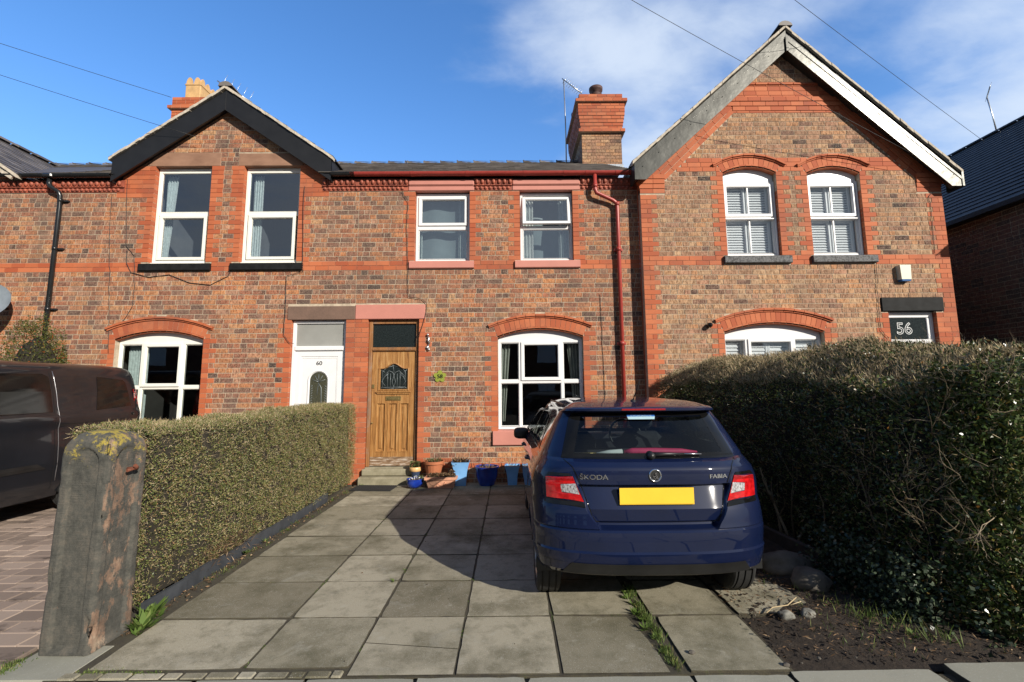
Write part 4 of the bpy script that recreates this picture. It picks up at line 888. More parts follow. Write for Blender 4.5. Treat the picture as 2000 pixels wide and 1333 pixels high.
# stone steps at the oak door
stp = MB(); stp.box(-2.56, -1.12, 7.90, 8.095, -.02, .125, bev=.018); stp.box(-2.53, -1.595, 8.01, 8.096, .127, .238, bev=.015); stp.box(-2.505, -1.613, 8.0961, 8.25, .1, .2545, bev=.006); stp.build('doorstep', 'step_stone', H58)

# ================================================================== house 56 (right, steep grey gable)
H56 = thing('brick_house', 'brick end house numbered 56 with tall steep gable and grey metal bargeboards', 'house', (5.1, E_, 0), group='terraced houses')
AL, AR, AG = Arch(3.88, 4.84, 5.415, .12), Arch(5.41, 6.36, 5.405, .12), Arch(3.73, 5.46, 2.51, .155)
dr56 = (6.62, 7.455, .22, 2.865)
def top56(xs): return np.where(xs < 5.12, 7.98-(5.12-xs)*.905, 7.98-(xs-5.12)*.95)
def rake(z, i):                                  # area taken by the raking red bands
    r_ = []
    if 5.30 < z < 6.62: h = (z-5.30)*1.0; r_ = [(2.0, 2.84+h*1.03), (7.385-h*1.0, 9)]
    return r_ or None
z56 = [('red', zrect(2.3, 8, 5.43, 5.71)), ('red', tooth(2.365, 1, -1, 5.4, .30, .2)), ('red', tooth(7.82, -1, -1, 5.4, .30, .2)), ('red', zrect(2.3, 8, 3.715, 3.889)),
       ('red', tooth(3.88, -1, 3.88, 5.43)), ('red', tooth(4.84, 1, 3.88, 5.43)), ('red', tooth(5.41, -1, 3.88, 5.43)), ('red', tooth(6.36, 1, 3.88, 5.43)),
       ('red', tooth(3.73, -1, .8, 2.66, ph=1)), ('red', tooth(5.46, 1, .8, 2.66, ph=1)), ('red', tooth(6.62, -1, 0, 2.86)), ('red', zrect(7.455, 7.83, 0, 2.86)),
       ('red', zrect(3.5, 6.9, 6.62, 7.16)), ('void', rake)]
z56 += [('void', zrect(dr56[0], dr56[1], -1, dr56[3])), ('void', AL.void(3.885, .235)), ('void', AR.void(3.885, .235)), ('void', AG.void(.86, .27)), ('void', zrect(6.50, 7.59, 2.865, 3.115)),
        ('void', zrect(3.80, 4.985, 3.74, 3.885)), ('void', zrect(5.36, 6.50, 3.74, 3.885)), ('void', zrect(2.3, 2.81, 5.05, 5.31)), ('void', zrect(7.37, 7.9, 5.03, 5.31)), ('void', zrect(2.3, 2.81, 5.3, 5.4))]
out56 = [(2.366, -.05), (7.82, -.05), (7.82, 5.36), (5.12, 7.97), (2.366, 5.45)]
holes56 = [[(dr56[0]-e, .2), (dr56[1]+e, .2), (dr56[1]+e, dr56[3]+e), (dr56[0]-e, dr56[3]+e)], AL.loop(3.885, e), AR.loop(3.885, e), AG.loop(.86, e)]
brick_wall('wall', H56, 2.365, 7.82, -.05, 8.0, E_, top56, z56, 'brick_56', holes56, out56, seed=8)
# the short return between the two houses and the right flank
mb = MB(); mb.box(2.372, 2.40, E_+.117, D, -.05, 5.45); i = -1
while ZB+i*CO < 5.4:
    z = ZB+i*CO; mb.box(2.365, 2.39, E_+.117+.003, D-.003, z+.0035, z+CO-.0035, m=2); i += 1
mb.box(7.77, 7.815, E_+.13, 15.8, -.05, 5.3, m=1); mb.box(2.41, 7.76, 15.75, 15.8, -.05, 5.3, m=1); mb.build('outer_wall', ['mortar', 'brick_side', 'brick_red'], H56)
# raking bands, horizontal string mouldings and corbels
rk = MB()
for sg, p0, p1 in ((-1, (2.84, 5.30), (4.19, 6.62)), (1, (7.385, 5.30), (6.07, 6.62))):
    dx, dz = p1[0]-p0[0], p1[1]-p0[1]; L_ = math.hypot(dx, dz); u = Vector((dx/L_, 0, dz/L_)); n_ = Vector((-sg*0, 0, 0)); n_ = Vector((-u.z, 0, u.x)) if sg < 0 else Vector((u.z, 0, -u.x)) 
    if n_.z < 0: n_ = -n_
    rot = Matrix((u, Vector((0, 1, 0)), n_)).transposed().to_4x4()
    for r_ in range(5):
        pr_ = .008+.012*min(r_, 3); t = -.12*(r_ % 2)-.1*r_
        while t < L_+.1*r_*.5:
            l_ = min(.235, L_+.04*r_-t)
            if l_ > .05:
                c = Vector((p0[0], 0, p0[1]))+u*(t+l_/2)+n_*(.0435+.087*r_); Mx = Matrix.Translation((c.x, E_-pr_/2+.02, c.z)) @ rot; rk.xbox(Mx, l_-.007, pr_+.04, .080)
            t += .235
for (x0, x1, z) in ((4.14, 6.11, 6.625), (4.04, 6.20, 6.712), (3.95, 6.30, 6.80)):
    a = x0
    while a < x1: rk.box(a+.003, min(a+.235, x1)-.003, E_-.014-.012*(z-6.6)/.087, E_-.003, z+.004, z+.083); a += .235
a = 4.35
while a < 5.9: rk.box(a+.003, min(a+.235, 5.9)-.003, E_-.03, E_-.003, 7.135, 7.175, bev=.008); a += .235
for k in range(4):
    for (x0, x1) in ((2.366, 2.81), (7.375, 7.82)):
        rk.box(x0-(.012*k if x0 < 3 else 0), x0+.235-.003, E_-.012*(k+.6), E_+.1, 5.05+k*.087, 5.05+k*.087+.080); rk.box(x0+.238, x1+(.0), E_-.012*(k+.6), E_+.1, 5.05+k*.087, 5.05+k*.087+.080)
rk.build('corbel_band', 'brick_red', H56)
for A in (AL, AR): build_arch(H56, A, E_, ring=.185, hood=.06)
build_arch(H56, AG, E_)
sill(H56, 3.80, 4.985, 3.74, 3.888, E_, 'flaked_paint', .065); sill(H56, 5.36, 6.50, 3.74, 3.888, E_, 'flaked_paint', .065); lintel(H56, 6.50, 7.59, 2.868, 3.112, E_, 'black_paint', .03)
Yg = E_+.095
for A, x0, x1 in ((AL, 3.88, 4.84), (AR, 5.41, 6.36)):
    zh = 5.29; zm = 4.63
    def ex(mb): mb.box(x0+.04, x1-.04, Yg-.035, Yg+.02, zm-.055, zm-.028, bev=.008); mb.box(x0+.002, x0+.03, Yg-.03, Yg, 3.9, zh, bev=.006); mb.box(x1-.03, x1-.002, Yg-.03, Yg, 3.9, zh, bev=.006)
    w = window(H56, x0, x1, 3.90, zh, Yg, [(x0+.05, x1-.05, 3.955, zm-.05, False), (x0+.055, x1-.055, zm+.02, zh-.055, True)], [(x0+.045, x1-.045, zm-.05, zm+.01)], vbar=True, extra=ex)
    hp = MB(); hp.plate([[(x0+.003, zh+.0005), (x1-.003, zh+.0005)]+arc(A.c, A.zc, A.r-.002, A.a*.985, -A.a*.985, 16)], Yg+.004, Yg+.05); hp.build('head_panel', 'upvc', w)
    sh = MB(); 
    for (a, b) in ((x0+.06, A.c-.012), (A.c+.012, x1-.06)):
        for (c, d) in ((3.93, 4.60), (4.62, zh-.02)):
            sh.ring(a, b, c, d, .05, Yg+.09, Yg+.12); slats(sh, a+.05, b-.05, c+.05, d-.05, Yg+.105, .048)
    sh.build('shutter', 'blind_white', w)
X0, X1 = 3.73, 5.46; m1, m2 = X0+.42, X0+1.25; zh = 2.39
w = window(H56, X0, X1, .87, zh+.05, Yg, [(X0+.05, m1-.03, .93, zh, False), (m1+.035, m2-.035, .93, zh, True), (m2+.03, X1-.05, .93, zh, False)], [(m1-.03, m1+.03, .9, zh+.02), (m2-.03, m2+.03, .9, zh+.02)], glass='pane_glass')
hp = MB(); hp.plate([[(X0+.003, zh+.0505), (X1-.003, zh+.0505)]+arc(AG.c, AG.zc, AG.r-.002, AG.a*.985, -AG.a*.985, 20)], Yg+.006, Yg+.05); hp.build('head_panel', 'upvc', w)
sh = MB()
for (a, b) in ((X0+.06, m1-.02), (m1+.02, (m1+m2)/2), ((m1+m2)/2+.004, m2-.02), (m2+.02, X1-.06)): sh.ring(a, b, .9, 2.42, .045, Yg+.09, Yg+.12); slats(sh, a+.045, b-.045, .95, 2.38, Yg+.105, .062)
sh.build('shutter', 'blind_white', w)
mb = MB(); room(mb, 3.88, 4.84, 3.885, 5.55, E_+.117, m=1); room(mb, 5.41, 6.36, 3.885, 5.55, E_+.117, m=1, d=1.6); room(mb, X0, X1, .87, 2.67, E_+.117); room(mb, dr56[0], dr56[1], 0, 2.86, E_+.117, .8); mb.build('interior', ['room', 'room_pale'], H56)
x0, x1 = dr56[0], dr56[1]; dr = MB(); dr.ring(x0+.002, x1-.002, .22, 2.862, .05, E_+.07, E_+.115); dr.box(x0+.05, x1-.05, E_+.065, E_+.112, 2.30, 2.38, bev=.01); dr.box(x0+.05, x1-.05, E_+.08, E_+.11, 2.765, 2.82, bev=.008)
dr.box(x1-.11, x1-.05, E_+.078, E_+.11, 2.385, 2.76, bev=.008)
df_ = dr.build('door_frame', 'upvc', H56, recalc=True); fl_ = pane(df_, x0+.05, x1-.10, 2.38, 2.77, E_+.095, 'leaded_glass', 'fanlight')
tx = MB()
for off, yy, m_ in ((.006, E_+.091, 0), (-.0055, E_+.0885, 1)):
    V, F = textmb('56', .285, .001, off=off); tx.add([((x0+x1)/2-.09+a, yy-c, 2.565+b) for a, b, c in V], F, m_)
tx.build('house_number', ['etched', 'leaded_glass'], fl_)
dd = MB(); dd.ring(x0+.055, x1-.055, .26, 2.29, .11, E_+.085, E_+.11); dd.box(x0+.16, x1-.16, E_+.095, E_+.112, .36, 2.19); dd.build('door', 'trim_black', H56, recalc=True)
# steep cross gable roof
gable_roof(H56, 5.12, 8.19, 2.20, 5.56, 8.06, 5.36, 7.70, 8.2)
bb = MB()
def board(xa, za, zb, xe, ze_t, ze_b, y0, y1, sg):
    """bargeboard: upper fascia strip set proud of the lower board"""
    for (u0, u1, yo) in ((0., .36, -.006), (.36, 1., .004)):
        t0, t1 = za+(zb-za)*u0, za+(zb-za)*u1; e0, e1 = ze_t+(ze_b-ze_t)*u0, ze_t+(ze_b-ze_t)*u1
        pts = [(xa, t0), (xa, t1), (xe if u1 < 1 else xe-sg*.17, e1), (xe, e0)] if u1 < 1 else [(xa, t0), (xa, t1), (xe-sg*.20, e1), (xe, e1+.0), (xe, e0)]
        V = [(x, y0+yo, z) for x, z in pts]+[(x, y1, z) for x, z in pts]; n = len(pts)
        bb.add(V, [tuple(range(n)), tuple(range(n, 2*n))[::-1]]+[(k, n+k, n+(k+1) % n, (k+1) % n) for k in range(n)])
board(5.112, 8.085, 7.70, 2.235, 5.515, 5.225, 7.70, 7.73, -1); board(5.116, 8.00, 7.70, 8.04, 5.22, 5.075, 7.70, 7.73, 1)
bb.box(5.09, 5.14, 7.675, 7.70, 7.66, 7.95, bev=.005)
bb.box(2.228, 2.262, 7.69, 8.0, 5.22, 5.53); bb.box(8.015, 8.05, 7.69, 8.0, 5.07, 5.33)
for sg, xe, z in ((-1, 2.30, 5.24), (1, 7.98, 5.10)):
    bb.add([(5.114, 7.731, 7.72), (5.114, 7.90, 7.72), (xe, 7.90, z), (xe, 7.731, z)], [(0, 1, 2, 3)])
for t in np.linspace(.12, .95, 9):
    for sg, xe, ze in ((-1, 2.235, 5.37), (1, 8.04, 5.18)):
        x = 5.114+(xe-5.114)*t; z = 7.90+(ze-7.90)*t; bb.lathe([(0, -.009), (.007, -.0075), (.008, -.004)], (x, 7.70, z-.03), n=8, axis='y')
bb.build('bargeboard', 'barge_metal', H56, recalc=True)
so2 = MB(); so2.add([(x, y, z) for y in (7.735, 7.76) for x, z in ((5.118, 7.99), (8.035, 5.21), (8.035, 5.33), (5.118, 8.13))], [(0, 1, 2, 3), (7, 6, 5, 4), (0, 4, 5, 1), (2, 6, 7, 3), (0, 3, 7, 4), (1, 5, 6, 2)]); so2.build('verge_shade_strip', 'trim_black', H56, recalc=True)  # black strip standing in for the shade under the right verge overhang

# ================================================================== houses at either side
H62 = thing('brick_house', 'brick terraced house cut off at the left edge behind the dark van', 'house', (-10.5, D, 0), group='terraced houses')
out = [(-14.5, -.05), (-8.202, -.05), (-8.202, 5.43), (-8.95, 5.43), (-11.5, 7.05), (-14.2, 5.43), (-14.5, 5.43)]
brick_wall('wall', H62, -14.4, -8.202, -.05, 7.1, D, lambda xs: np.where((xs > -14.1) & (xs < -9.0), np.maximum(7.02-np.abs(xs+11.5)*.635, 5.41), 5.41), [('red', zrect(-14, -8, 3.715, 3.889)), ('void', zrect(-11.2, -10, .9, 2.6)), ('void', zrect(-11.2, -10.2, 3.9, 5.2))], 'brick_58', [[(-11.2, .9), (-10, .9), (-10, 2.6), (-11.2, 2.6)], [(-11.2, 3.9), (-10.2, 3.9), (-10.2, 5.2), (-11.2, 5.2)]], out, seed=12)
window(H62, -11.2, -10, .9, 2.6, Yf, [(-11.15, -10.05, .95, 2.55, False)], []); window(H62, -11.2, -10.2, 3.9, 5.2, Yf, [(-11.15, -10.25, 3.95, 5.15, False)], [])
mb = MB(); room(mb, -11.2, -10, .9, 2.6, D+.117); room(mb, -11.2, -10.2, 3.9, 5.2, D+.117); mb.build('interior', 'room', H62)
main_roof(H62, -14.5, -8.202, keep=lambda a, d: not (a-14.5 < -9.0+d*1.4 and d < 3.3 and a-14.5 > -14.2), gap=(-14.1, -8.95))
gable_roof(H62, -11.5, 7.25, -14.2, 5.47, -8.85, 5.47, 7.9, 3.3)
bb = MB(); pts = [(-11.5, 7.16), (-11.5, 7.0), (-8.98, 5.40), (-8.94, 5.46)]; bb.add([(x, 7.92, z) for x, z in pts]+[(x, 7.95, z) for x, z in pts], [(0, 1, 2, 3), (7, 6, 5, 4), (0, 4, 5, 1), (1, 5, 6, 2), (2, 6, 7, 3), (3, 7, 4, 0)])
bb.build('bargeboard', 'verge_mortar', H62, recalc=True); lf = MB(); lf.add([(-8.86, 7.93, 5.535), (-8.74, 7.93, 5.535), (-11.3, 11.0, 7.28), (-11.42, 11.0, 7.28)], [(0, 1, 2, 3)])
cornice(H62, [(-9.9, -8.202)], D); gutter(H62, -10.6, -8.202, 'black_pvc', joints=(-8.47,))
shell(H62, -14.5, -8.202, D, 15.8, 5.4, right=False)

H54 = thing('brick_house', 'shadowed brick house at the right edge with dark slate roof', 'house', (11, 9, 0))
mb = MB(); X = 9.2; mb.box(X, X+.3, 6.4, 17, -.05, 4.97, m=0)
rg = np.random.default_rng(4); i = 20
while i*CO < 4.93:
    y = 6.4+(i % 2)*.12; z = i*CO
    while y < 17: l_ = .24 if rg.random() > .2 else .12; mb.box(X-.005-rg.uniform(0, .0015), X+.01, y+.005, min(y+l_, 17)-.005, z+.005, z+CO-.005, m=1, skip='r'); y += l_
    i += 1
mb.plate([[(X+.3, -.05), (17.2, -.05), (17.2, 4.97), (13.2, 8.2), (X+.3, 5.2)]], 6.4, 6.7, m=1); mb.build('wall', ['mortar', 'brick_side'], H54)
mb = MB(); ln = math.hypot(4.15, 3.45); v = (4.15/ln, 0, 3.45/ln)
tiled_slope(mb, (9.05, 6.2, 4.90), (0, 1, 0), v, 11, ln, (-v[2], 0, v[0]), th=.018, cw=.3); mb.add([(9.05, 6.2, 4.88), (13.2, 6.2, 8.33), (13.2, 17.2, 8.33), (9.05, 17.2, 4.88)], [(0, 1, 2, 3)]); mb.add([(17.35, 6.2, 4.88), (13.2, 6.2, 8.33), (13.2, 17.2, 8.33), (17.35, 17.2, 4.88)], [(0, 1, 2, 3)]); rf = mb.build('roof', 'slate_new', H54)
rt = MB(); y = 6.2
while y < 17.1: V = [(13.2+.14*math.sin(t), y+s_, 8.30+.1*math.cos(t)) for s_ in (0, .44) for t in np.linspace(-1.5, 1.5, 6)]; rt.add(V, [(k, k+1, 7+k, 6+k) for k in range(5)], 0, True); y += .45
rt.build('ridge_tiles', 'slate_new', rf)
fb = MB(); fb.box(9.02, 9.2, 6.3, 17, 4.80, 4.93, bev=.02); fb.build('fascia', 'trim_black', H54)

# opposite side of the street: what the windows and paint mirror
HO = thing('brick_house', 'long brick terrace on the far side of the street behind the viewer', 'house', (0, -20, 0))
mb = MB(); mb.box(-34, 20, -24, -20, 0, 5.2); mb.add([(-34, -20, 5.2), (20, -20, 5.2), (20, -23.5, 7.4), (-34, -23.5, 7.4)], [(0, 1, 2, 3)], 1)
for k in range(12):
    for (z0, z1) in ((1, 2.5), (3.5, 4.9)): mb.box(-33+k*4.4, -31.6+k*4.4, -20.0, -19.96, z0, z1, m=2)
mb.build('wall', ['brick_side', 'slate', 'upvc'], HO)

# ================================================================== vehicles
interp = np.interp
class Body:
    """closed vehicle shell made of plan-view rings; local x across, y from the rear bumper forward, z up"""
    def __init__(s, w, c, b, T, cd, yf, cdf, zs, wy=None, n=3., nf=2.4, tumble=None):
        s.tab = dict(w=w, c=c, b=b, T=T, cd=cd, yf=yf, cdf=cdf); s.zs = zs; s.wy = wy; s.n = n; s.nf = nf; s.crown = 0.
    def g(s, k, z): t = s.tab[k]; return float(interp(z, [p[0] for p in t], [p[1] for p in t]))
    def rear(s, x, z):
        w = s.g('w', z); t = min(1., abs(x)/w); base = s.g('cd', z)*(1-(1-t**s.n)**(1/s.n))
        T = s.g('T', z); k = smooth((abs(x)-T+.012)/.024) if T > 0 else 0
        return base + s.g('c', z)*(1-k)+s.g('b', z)*k
    def front(s, x, z):
        w = s.g('w', z); t = min(1., abs(x)/w); return s.g('yf', z)-s.g('cdf', z)*(1-(1-t**s.nf)**(1/s.nf))
    def side(s, y, z):
        f = float(interp(y, [p[0] for p in s.wy], [p[1] for p in s.wy])) if s.wy else 1.
        return s.g('w', z)*f
    def ring(s, z, nr=141, ns=64, nf=41):
        P = []; w = s.g('w', z)
        T = min(s.g('T', z), .62) if s.g('T', z) < 1.5 else (.40 if z < .64 else .615)
        T = min(T, .72*w); hx = list(np.linspace(0, T-.012, 30))+list(np.linspace(T-.012, T+.012, 5))[1:]+[T+.012+(w-T-.012)*math.sin(math.pi/2*q) for q in np.linspace(0, 1, 34)[1:]]
        for x in [-q for q in hx[::-1]]+hx[1:]: P.append((x, s.rear(x, z)))
        ya = s.rear(w, z); yb = s.front(w, z)
        for y in np.linspace(ya, yb, ns)[1:-1]: P.append((s.side(y, z), y))
        for u in np.linspace(1, -1, nf): x = math.sin(math.pi/2*u)*w; P.append((x, s.front(x, z)))
        for y in np.linspace(yb, ya, ns)[1:-1]: P.append((-s.side(y, z), y))
        return P
    def mesh(s):
        mb = MB(); R_ = [s.ring(z) for z in s.zs]; n = len(R_[0])
        for z, r_ in zip(s.zs, R_): mb.v += [(x, y, z+max(0, z-1.452)*s.crown) for x, y in r_]
        for k in range(len(R_)-1):
            for j in range(n): mb.f.append((k*n+j, k*n+(j+1) % n, (k+1)*n+(j+1) % n, (k+1)*n+j)); mb.m.append(0); mb.sm.append(True)
        for base, rev in ((0, True), ((len(R_)-1)*n, False)):
            f = tuple(base+j for j in range(n)); mb.f.append(f[::-1] if rev else f); mb.m.append(0); mb.sm.append(True)
        return mb
def inpoly(a, b, P):
    c = False; j = len(P)-1
    for i in range(len(P)):
        if (P[i][1] > b) != (P[j][1] > b) and a < (P[j][0]-P[i][0])*(b-P[i][1])/(P[j][1]-P[i][1])+P[i][0]: c = not c
        j = i
    return c
def ext(P, b):
    xs = []
    for i in range(len(P)):
        (a0, b0), (a1, b1) = P[i-1], P[i]
        if (b0 <= b <= b1 or b1 <= b <= b0) and b0 != b1: xs.append(a0+(a1-a0)*(b-b0)/(b1-b0))
    return (min(xs), max(xs)) if xs else None
def strip(P, fn, nu=24, nv=14, inner=None, m=0, mb=None):
    """panel following a surface fn(a, b); with inner, only the border between outline P and inner"""
    mb = mb or MB(); b0, b1 = min(p[1] for p in P), max(p[1] for p in P); bs = list(np.linspace(b0+1e-4, b1-1e-4, nv+1)); e = 1e-4
    if inner: i0, i1 = min(p[1] for p in inner), max(p[1] for p in inner); bs = sorted(bs+[i0-e, i0+e, i1-e, i1+e])
    for k in range(len(bs)-1):
        segs = [[ext(P, bs[k]), ext(P, bs[k+1])]]
        if inner and i0 < (bs[k]+bs[k+1])/2 < i1 and bs[k] >= i0 and bs[k+1] <= i1:
            A, B = segs[0]; C, D_ = ext(inner, bs[k]), ext(inner, bs[k+1]); segs = [[(A[0], C[0]), (B[0], D_[0])], [(C[1], A[1]), (D_[1], B[1])]]
        for (A, B) in segs:
            n = nu; base = len(mb.v)
            for (q, bb_) in ((A, bs[k]), (B, bs[k+1])):
                for i in range(n+1): mb.v.append(tuple(fn(q[0]+(q[1]-q[0])*i/n, bb_)))
            for i in range(n): mb.f.append((base+i, base+i+1, base+n+2+i, base+n+1+i)); mb.m.append(m); mb.sm.append(True)
    return mb
def bodyobj(body, name, mat, parent, wheels, holes, r_arch, cyl_len, sharp=24):
    mb = body.mesh(); o = mb.build(name, mat, parent, local=True, recalc=True)
    cb = MB()
    for (y, z) in wheels: cb.lathe([(0, -cyl_len), (r_arch, -cyl_len), (r_arch, cyl_len), (0, cyl_len)], (0, y, z), n=48, axis='x')
    co = cb.build('cutter', mat, recalc=True)
    bm_ = o.modifiers.new('b', 'BOOLEAN'); bm_.object = co; bm_.operation = 'DIFFERENCE'; bm_.solver = 'EXACT'
    par = o.parent; o.parent = None
    dg = bpy.context.evaluated_depsgraph_get(); me = bpy.data.meshes.new_from_object(o.evaluated_get(dg)); o.modifiers.clear(); old = o.data; o.data = me; bpy.data.meshes.remove(old); o.parent = par
    bpy.data.objects.remove(co)
    bm = bmesh.new(); bm.from_mesh(me); dele = [f for f in bm.faces if any(h(f.calc_center_median()) for h in holes)]; bmesh.ops.delete(bm, geom=dele, context='FACES')
    # thin inward shell so the arches do not show through
    for f in bm.faces: f.smooth = True
    bm.to_mesh(me); bm.free(); me.set_sharp_from_angle(angle=R(sharp)); me.name = name
    return o
def wheel(parent, x, y, r, w, rim_r, side, spokes=5):
    mb = MB(); h = w/2
    prof = [(rim_r-.01, -h*.8), (rim_r+.012, -h*.92), (r-.035, -h), (r-.010, -h*.90), (r, -h*.74)]
    for g in (-.55, 0., .55): prof += [(r, h*(g-.07)), (r-.009, h*(g-.06)), (r-.009, h*(g+.06)), (r, h*(g+.07))]
    prof += [(r, h*.74), (r-.010, h*.90), (r-.035, h), (rim_r+.012, h*.92), (rim_r-.01, h*.8)]
    mb.lathe(prof, (x, y, r), n=48, axis='x'); whl = mb.build('wheel', 'tyre', parent, local=True, recalc=True, sharp=30)
    rm = MB(); s_ = side; rm.lathe([(rim_r+.004, s_*h*.93), (rim_r-.012, s_*h*.90), (rim_r-.02, s_*h*.5), (rim_r-.03, -s_*h*.7)], (x, y, r), n=40, axis='x')
    for k in range(spokes):
        a = 2*math.pi*k/spokes+.3
        for da in (-.13, .13):
            rm.tube([(x+s_*h*.55, y+.045*math.cos(a), r+.045*math.sin(a)), (x+s_*h*.72, y+(rim_r*.6)*math.cos(a+da*.6), r+(rim_r*.6)*math.sin(a+da*.6)), (x+s_*h*.80, y+(rim_r-.012)*math.cos(a+da), r+(rim_r-.012)*math.sin(a+da))], [.022, .015, .014], 6)
    rm.lathe([(.0, s_*h*.72), (.03, s_*h*.70), (.05, s_*h*.6), (.06, s_*h*.4)], (x, y, r), n=20, axis='x'); rm.lathe([(0, s_*h*.1), (rim_r-.025, s_*h*.1)], (x, y, r), n=24, axis='x', m=1)
    rm.build('rim', ['alloy', 'trim_black'], whl, recalc=True)
    return whl

def liner(mb, xo, xi, y, z, r, n=20):
    P = [(y+r*math.cos(t), z+r*math.sin(t)) for t in np.linspace(-.12, math.pi+.12, n+1)]
    mb.add([(xo, a, b) for a, b in P]+[(xi, a, b) for a, b in P], [(k, k+1, n+2+k, n+1+k) for k in range(n)]+[tuple(range(n+1, 2*n+2))])
CAR = thing('parked_car', 'dark blue hatchback parked nose to the house on the slab drive', 'car', (1.02, 3.27, 0))
zs = [.20, .23, .26, .30, .335, .36, .385, .40, .43, .465, .478, .50, .53, .56, .585, .605, .618, .628, .638, .65, .665, .685, .71, .735, .748, .758, .775, .80, .83, .86, .885, .897, .903, .912, .925, .95, .98, 1.005, 1.018, 1.03, 1.045, 1.06, 1.07, 1.08, 1.10, 1.13, 1.17, 1.21, 1.25, 1.29, 1.33, 1.365, 1.388, 1.398, 1.404, 1.409, 1.414, 1.42, 1.43, 1.44, 1.446, 1.452, 1.457, 1.461, 1.464, 1.4665, 1.468]
fab = Body(w=[(.2, .78), (.3, .83), (.36, .845), (.48, .862), (.62, .866), (.80, .862), (.90, .866), (.95, .855), (1.0, .835), (1.05, .80), (1.08, .785), (1.2, .725), (1.33, .660), (1.40, .615), (1.42, .60), (1.44, .58), (1.452, .555), (1.46, .50), (1.465, .42), (1.468, .25)],
  c=[(.2, .80), (.26, .50), (.295, .10), (.32, .045), (.36, .032), (.385, .022), (.40, .014), (.465, .0), (.478, .012), (.56, .0), (.605, .0), (.618, .012), (.628, .06), (.64, .085), (.65, .088), (.66, .072), (.748, .052), (.758, .056), (.885, .105), (.897, .11), (.903, .09), (.912, .072), (.95, .067), (1.005, .066), (1.018, .07), (1.03, .078), (1.06, .105), (1.07, .128), (1.08, .150), (1.25, .262), (1.388, .36), (1.398, .368), (1.404, .37), (1.409, .31), (1.414, .285), (1.43, .282), (1.44, .30), (1.446, .33), (1.452, .38), (1.457, .45), (1.461, .56), (1.464, .72), (1.4665, 1.0), (1.468, 1.3)],
  b=[(.2, .60), (.26, .40), (.30, .14), (.335, .05), (.385, .022), (.465, .0), (.478, .012), (.56, .0), (.605, -.001), (.65, .008), (.70, .016), (.745, .028), (.77, .04), (.80, .05), (.95, .062), (1.0, .07), (1.03, .08), (1.06, .105), (1.07, .128), (1.08, .150), (1.25, .262), (1.388, .36), (1.398, .368), (1.404, .37), (1.409, .34), (1.414, .33), (1.43, .33), (1.44, .34), (1.446, .36), (1.452, .40), (1.457, .47), (1.461, .58), (1.464, .72), (1.4665, 1.0), (1.468, 1.3)],
  T=[(.2, 2), (.627, 2), (.628, .40), (.66, .42), (.70, .455), (.75, .485), (.80, .488), (.95, .556), (1.0, .60), (1.03, 2), (2, 2)],
  cd=[(.2, .40), (.5, .46), (.9, .46), (1.05, .42), (1.10, .34), (1.3, .26), (1.40, .22), (1.45, .2), (1.468, .1)],
  yf=[(.2, 3.86), (.3, 3.95), (.5, 3.985), (.68, 3.96), (.78, 3.86), (.86, 3.66), (.93, 3.36), (.98, 3.12), (1.0, 3.02), (1.05, 2.92), (1.2, 2.60), (1.35, 2.28), (1.42, 2.10), (1.45, 1.92), (1.46, 1.75), (1.465, 1.55), (1.468, 1.42)],
  cdf=[(.2, .6), (.8, .75), (.95, .65), (1.05, .5), (1.4, .3), (1.468, .05)], zs=zs, wy=[(-1, 1), (.7, 1.), (1.6, .985), (2.9, 1.), (3.3, 1.), (4, .97)])
fab.crown = 1.9
rg_out = [(-.645, 1.078), (.645, 1.078), (.56, 1.36), (.535, 1.396), (-.535, 1.396), (-.56, 1.36)]
rg_in = [(-.55, 1.115), (.55, 1.115), (.47, 1.372), (-.47, 1.372)]
dlo = [(.66, 1.085), (2.98, 1.065), (2.45, 1.335), (2.10, 1.375), (1.4, 1.385), (1.02, 1.37)]
dlo_in = [(.86, 1.11), (2.80, 1.09), (2.35, 1.31), (2.0, 1.35), (1.4, 1.36), (1.08, 1.34)]
ws_in = [(-.62, 1.06), (.62, 1.06), (.48, 1.40), (-.48, 1.40)]
holes = [lambda c: c.y < .55 and abs(c.x) < .6 and inpoly(c.x, c.z, rg_in), lambda c: .8 < c.y < 2.9 and abs(c.x) > .55 and inpoly(c.y, c.z, dlo_in), lambda c: c.y > 1.9 and inpoly(c.x, c.z, ws_in)]
RW, FW = .645, 3.115
bodyobj(fab, 'body', 'navy_paint', CAR, [(RW, .30), (FW, .30)], holes, .345, 1.2)
rs = lambda off: (lambda x, z: (x, fab.rear(x, z)-off, z))
sd = lambda s_, off: (lambda y, z: (s_*(fab.side(y, z)+off), y, z))
bg_ = strip(rg_out, rs(.004), 30, 26, inner=rg_in).build('rear_window', 'gloss_black', CAR, local=True); bg_['label'] = 'heated rear window with black border'
strip(rg_in, rs(.003), 30, 20).build('glass', 'car_glass', bg_, local=True)
ls = MB(); ls.v = []; strip([(-.115, 1.368), (.10, 1.368), (.10, 1.385), (-.115, 1.385)], rs(.007), 8, 2, mb=ls, m=0); strip([(-.108, 1.348), (.093, 1.348), (.10, 1.3679), (-.115, 1.3679)], rs(.007), 8, 2, mb=ls, m=1)
V, F = textmb('D W CAR SALES LTD', .0175, .0003); ls.add([(a*1.0-.007, fab.rear(a, 1.375+b)-.0085-c, 1.3745+b) for a, b, c in V], F, 2); ls.build('window_sticker', ['sticker_blue', 'sticker_pale', 'sticker_pale'], bg_, local=True)
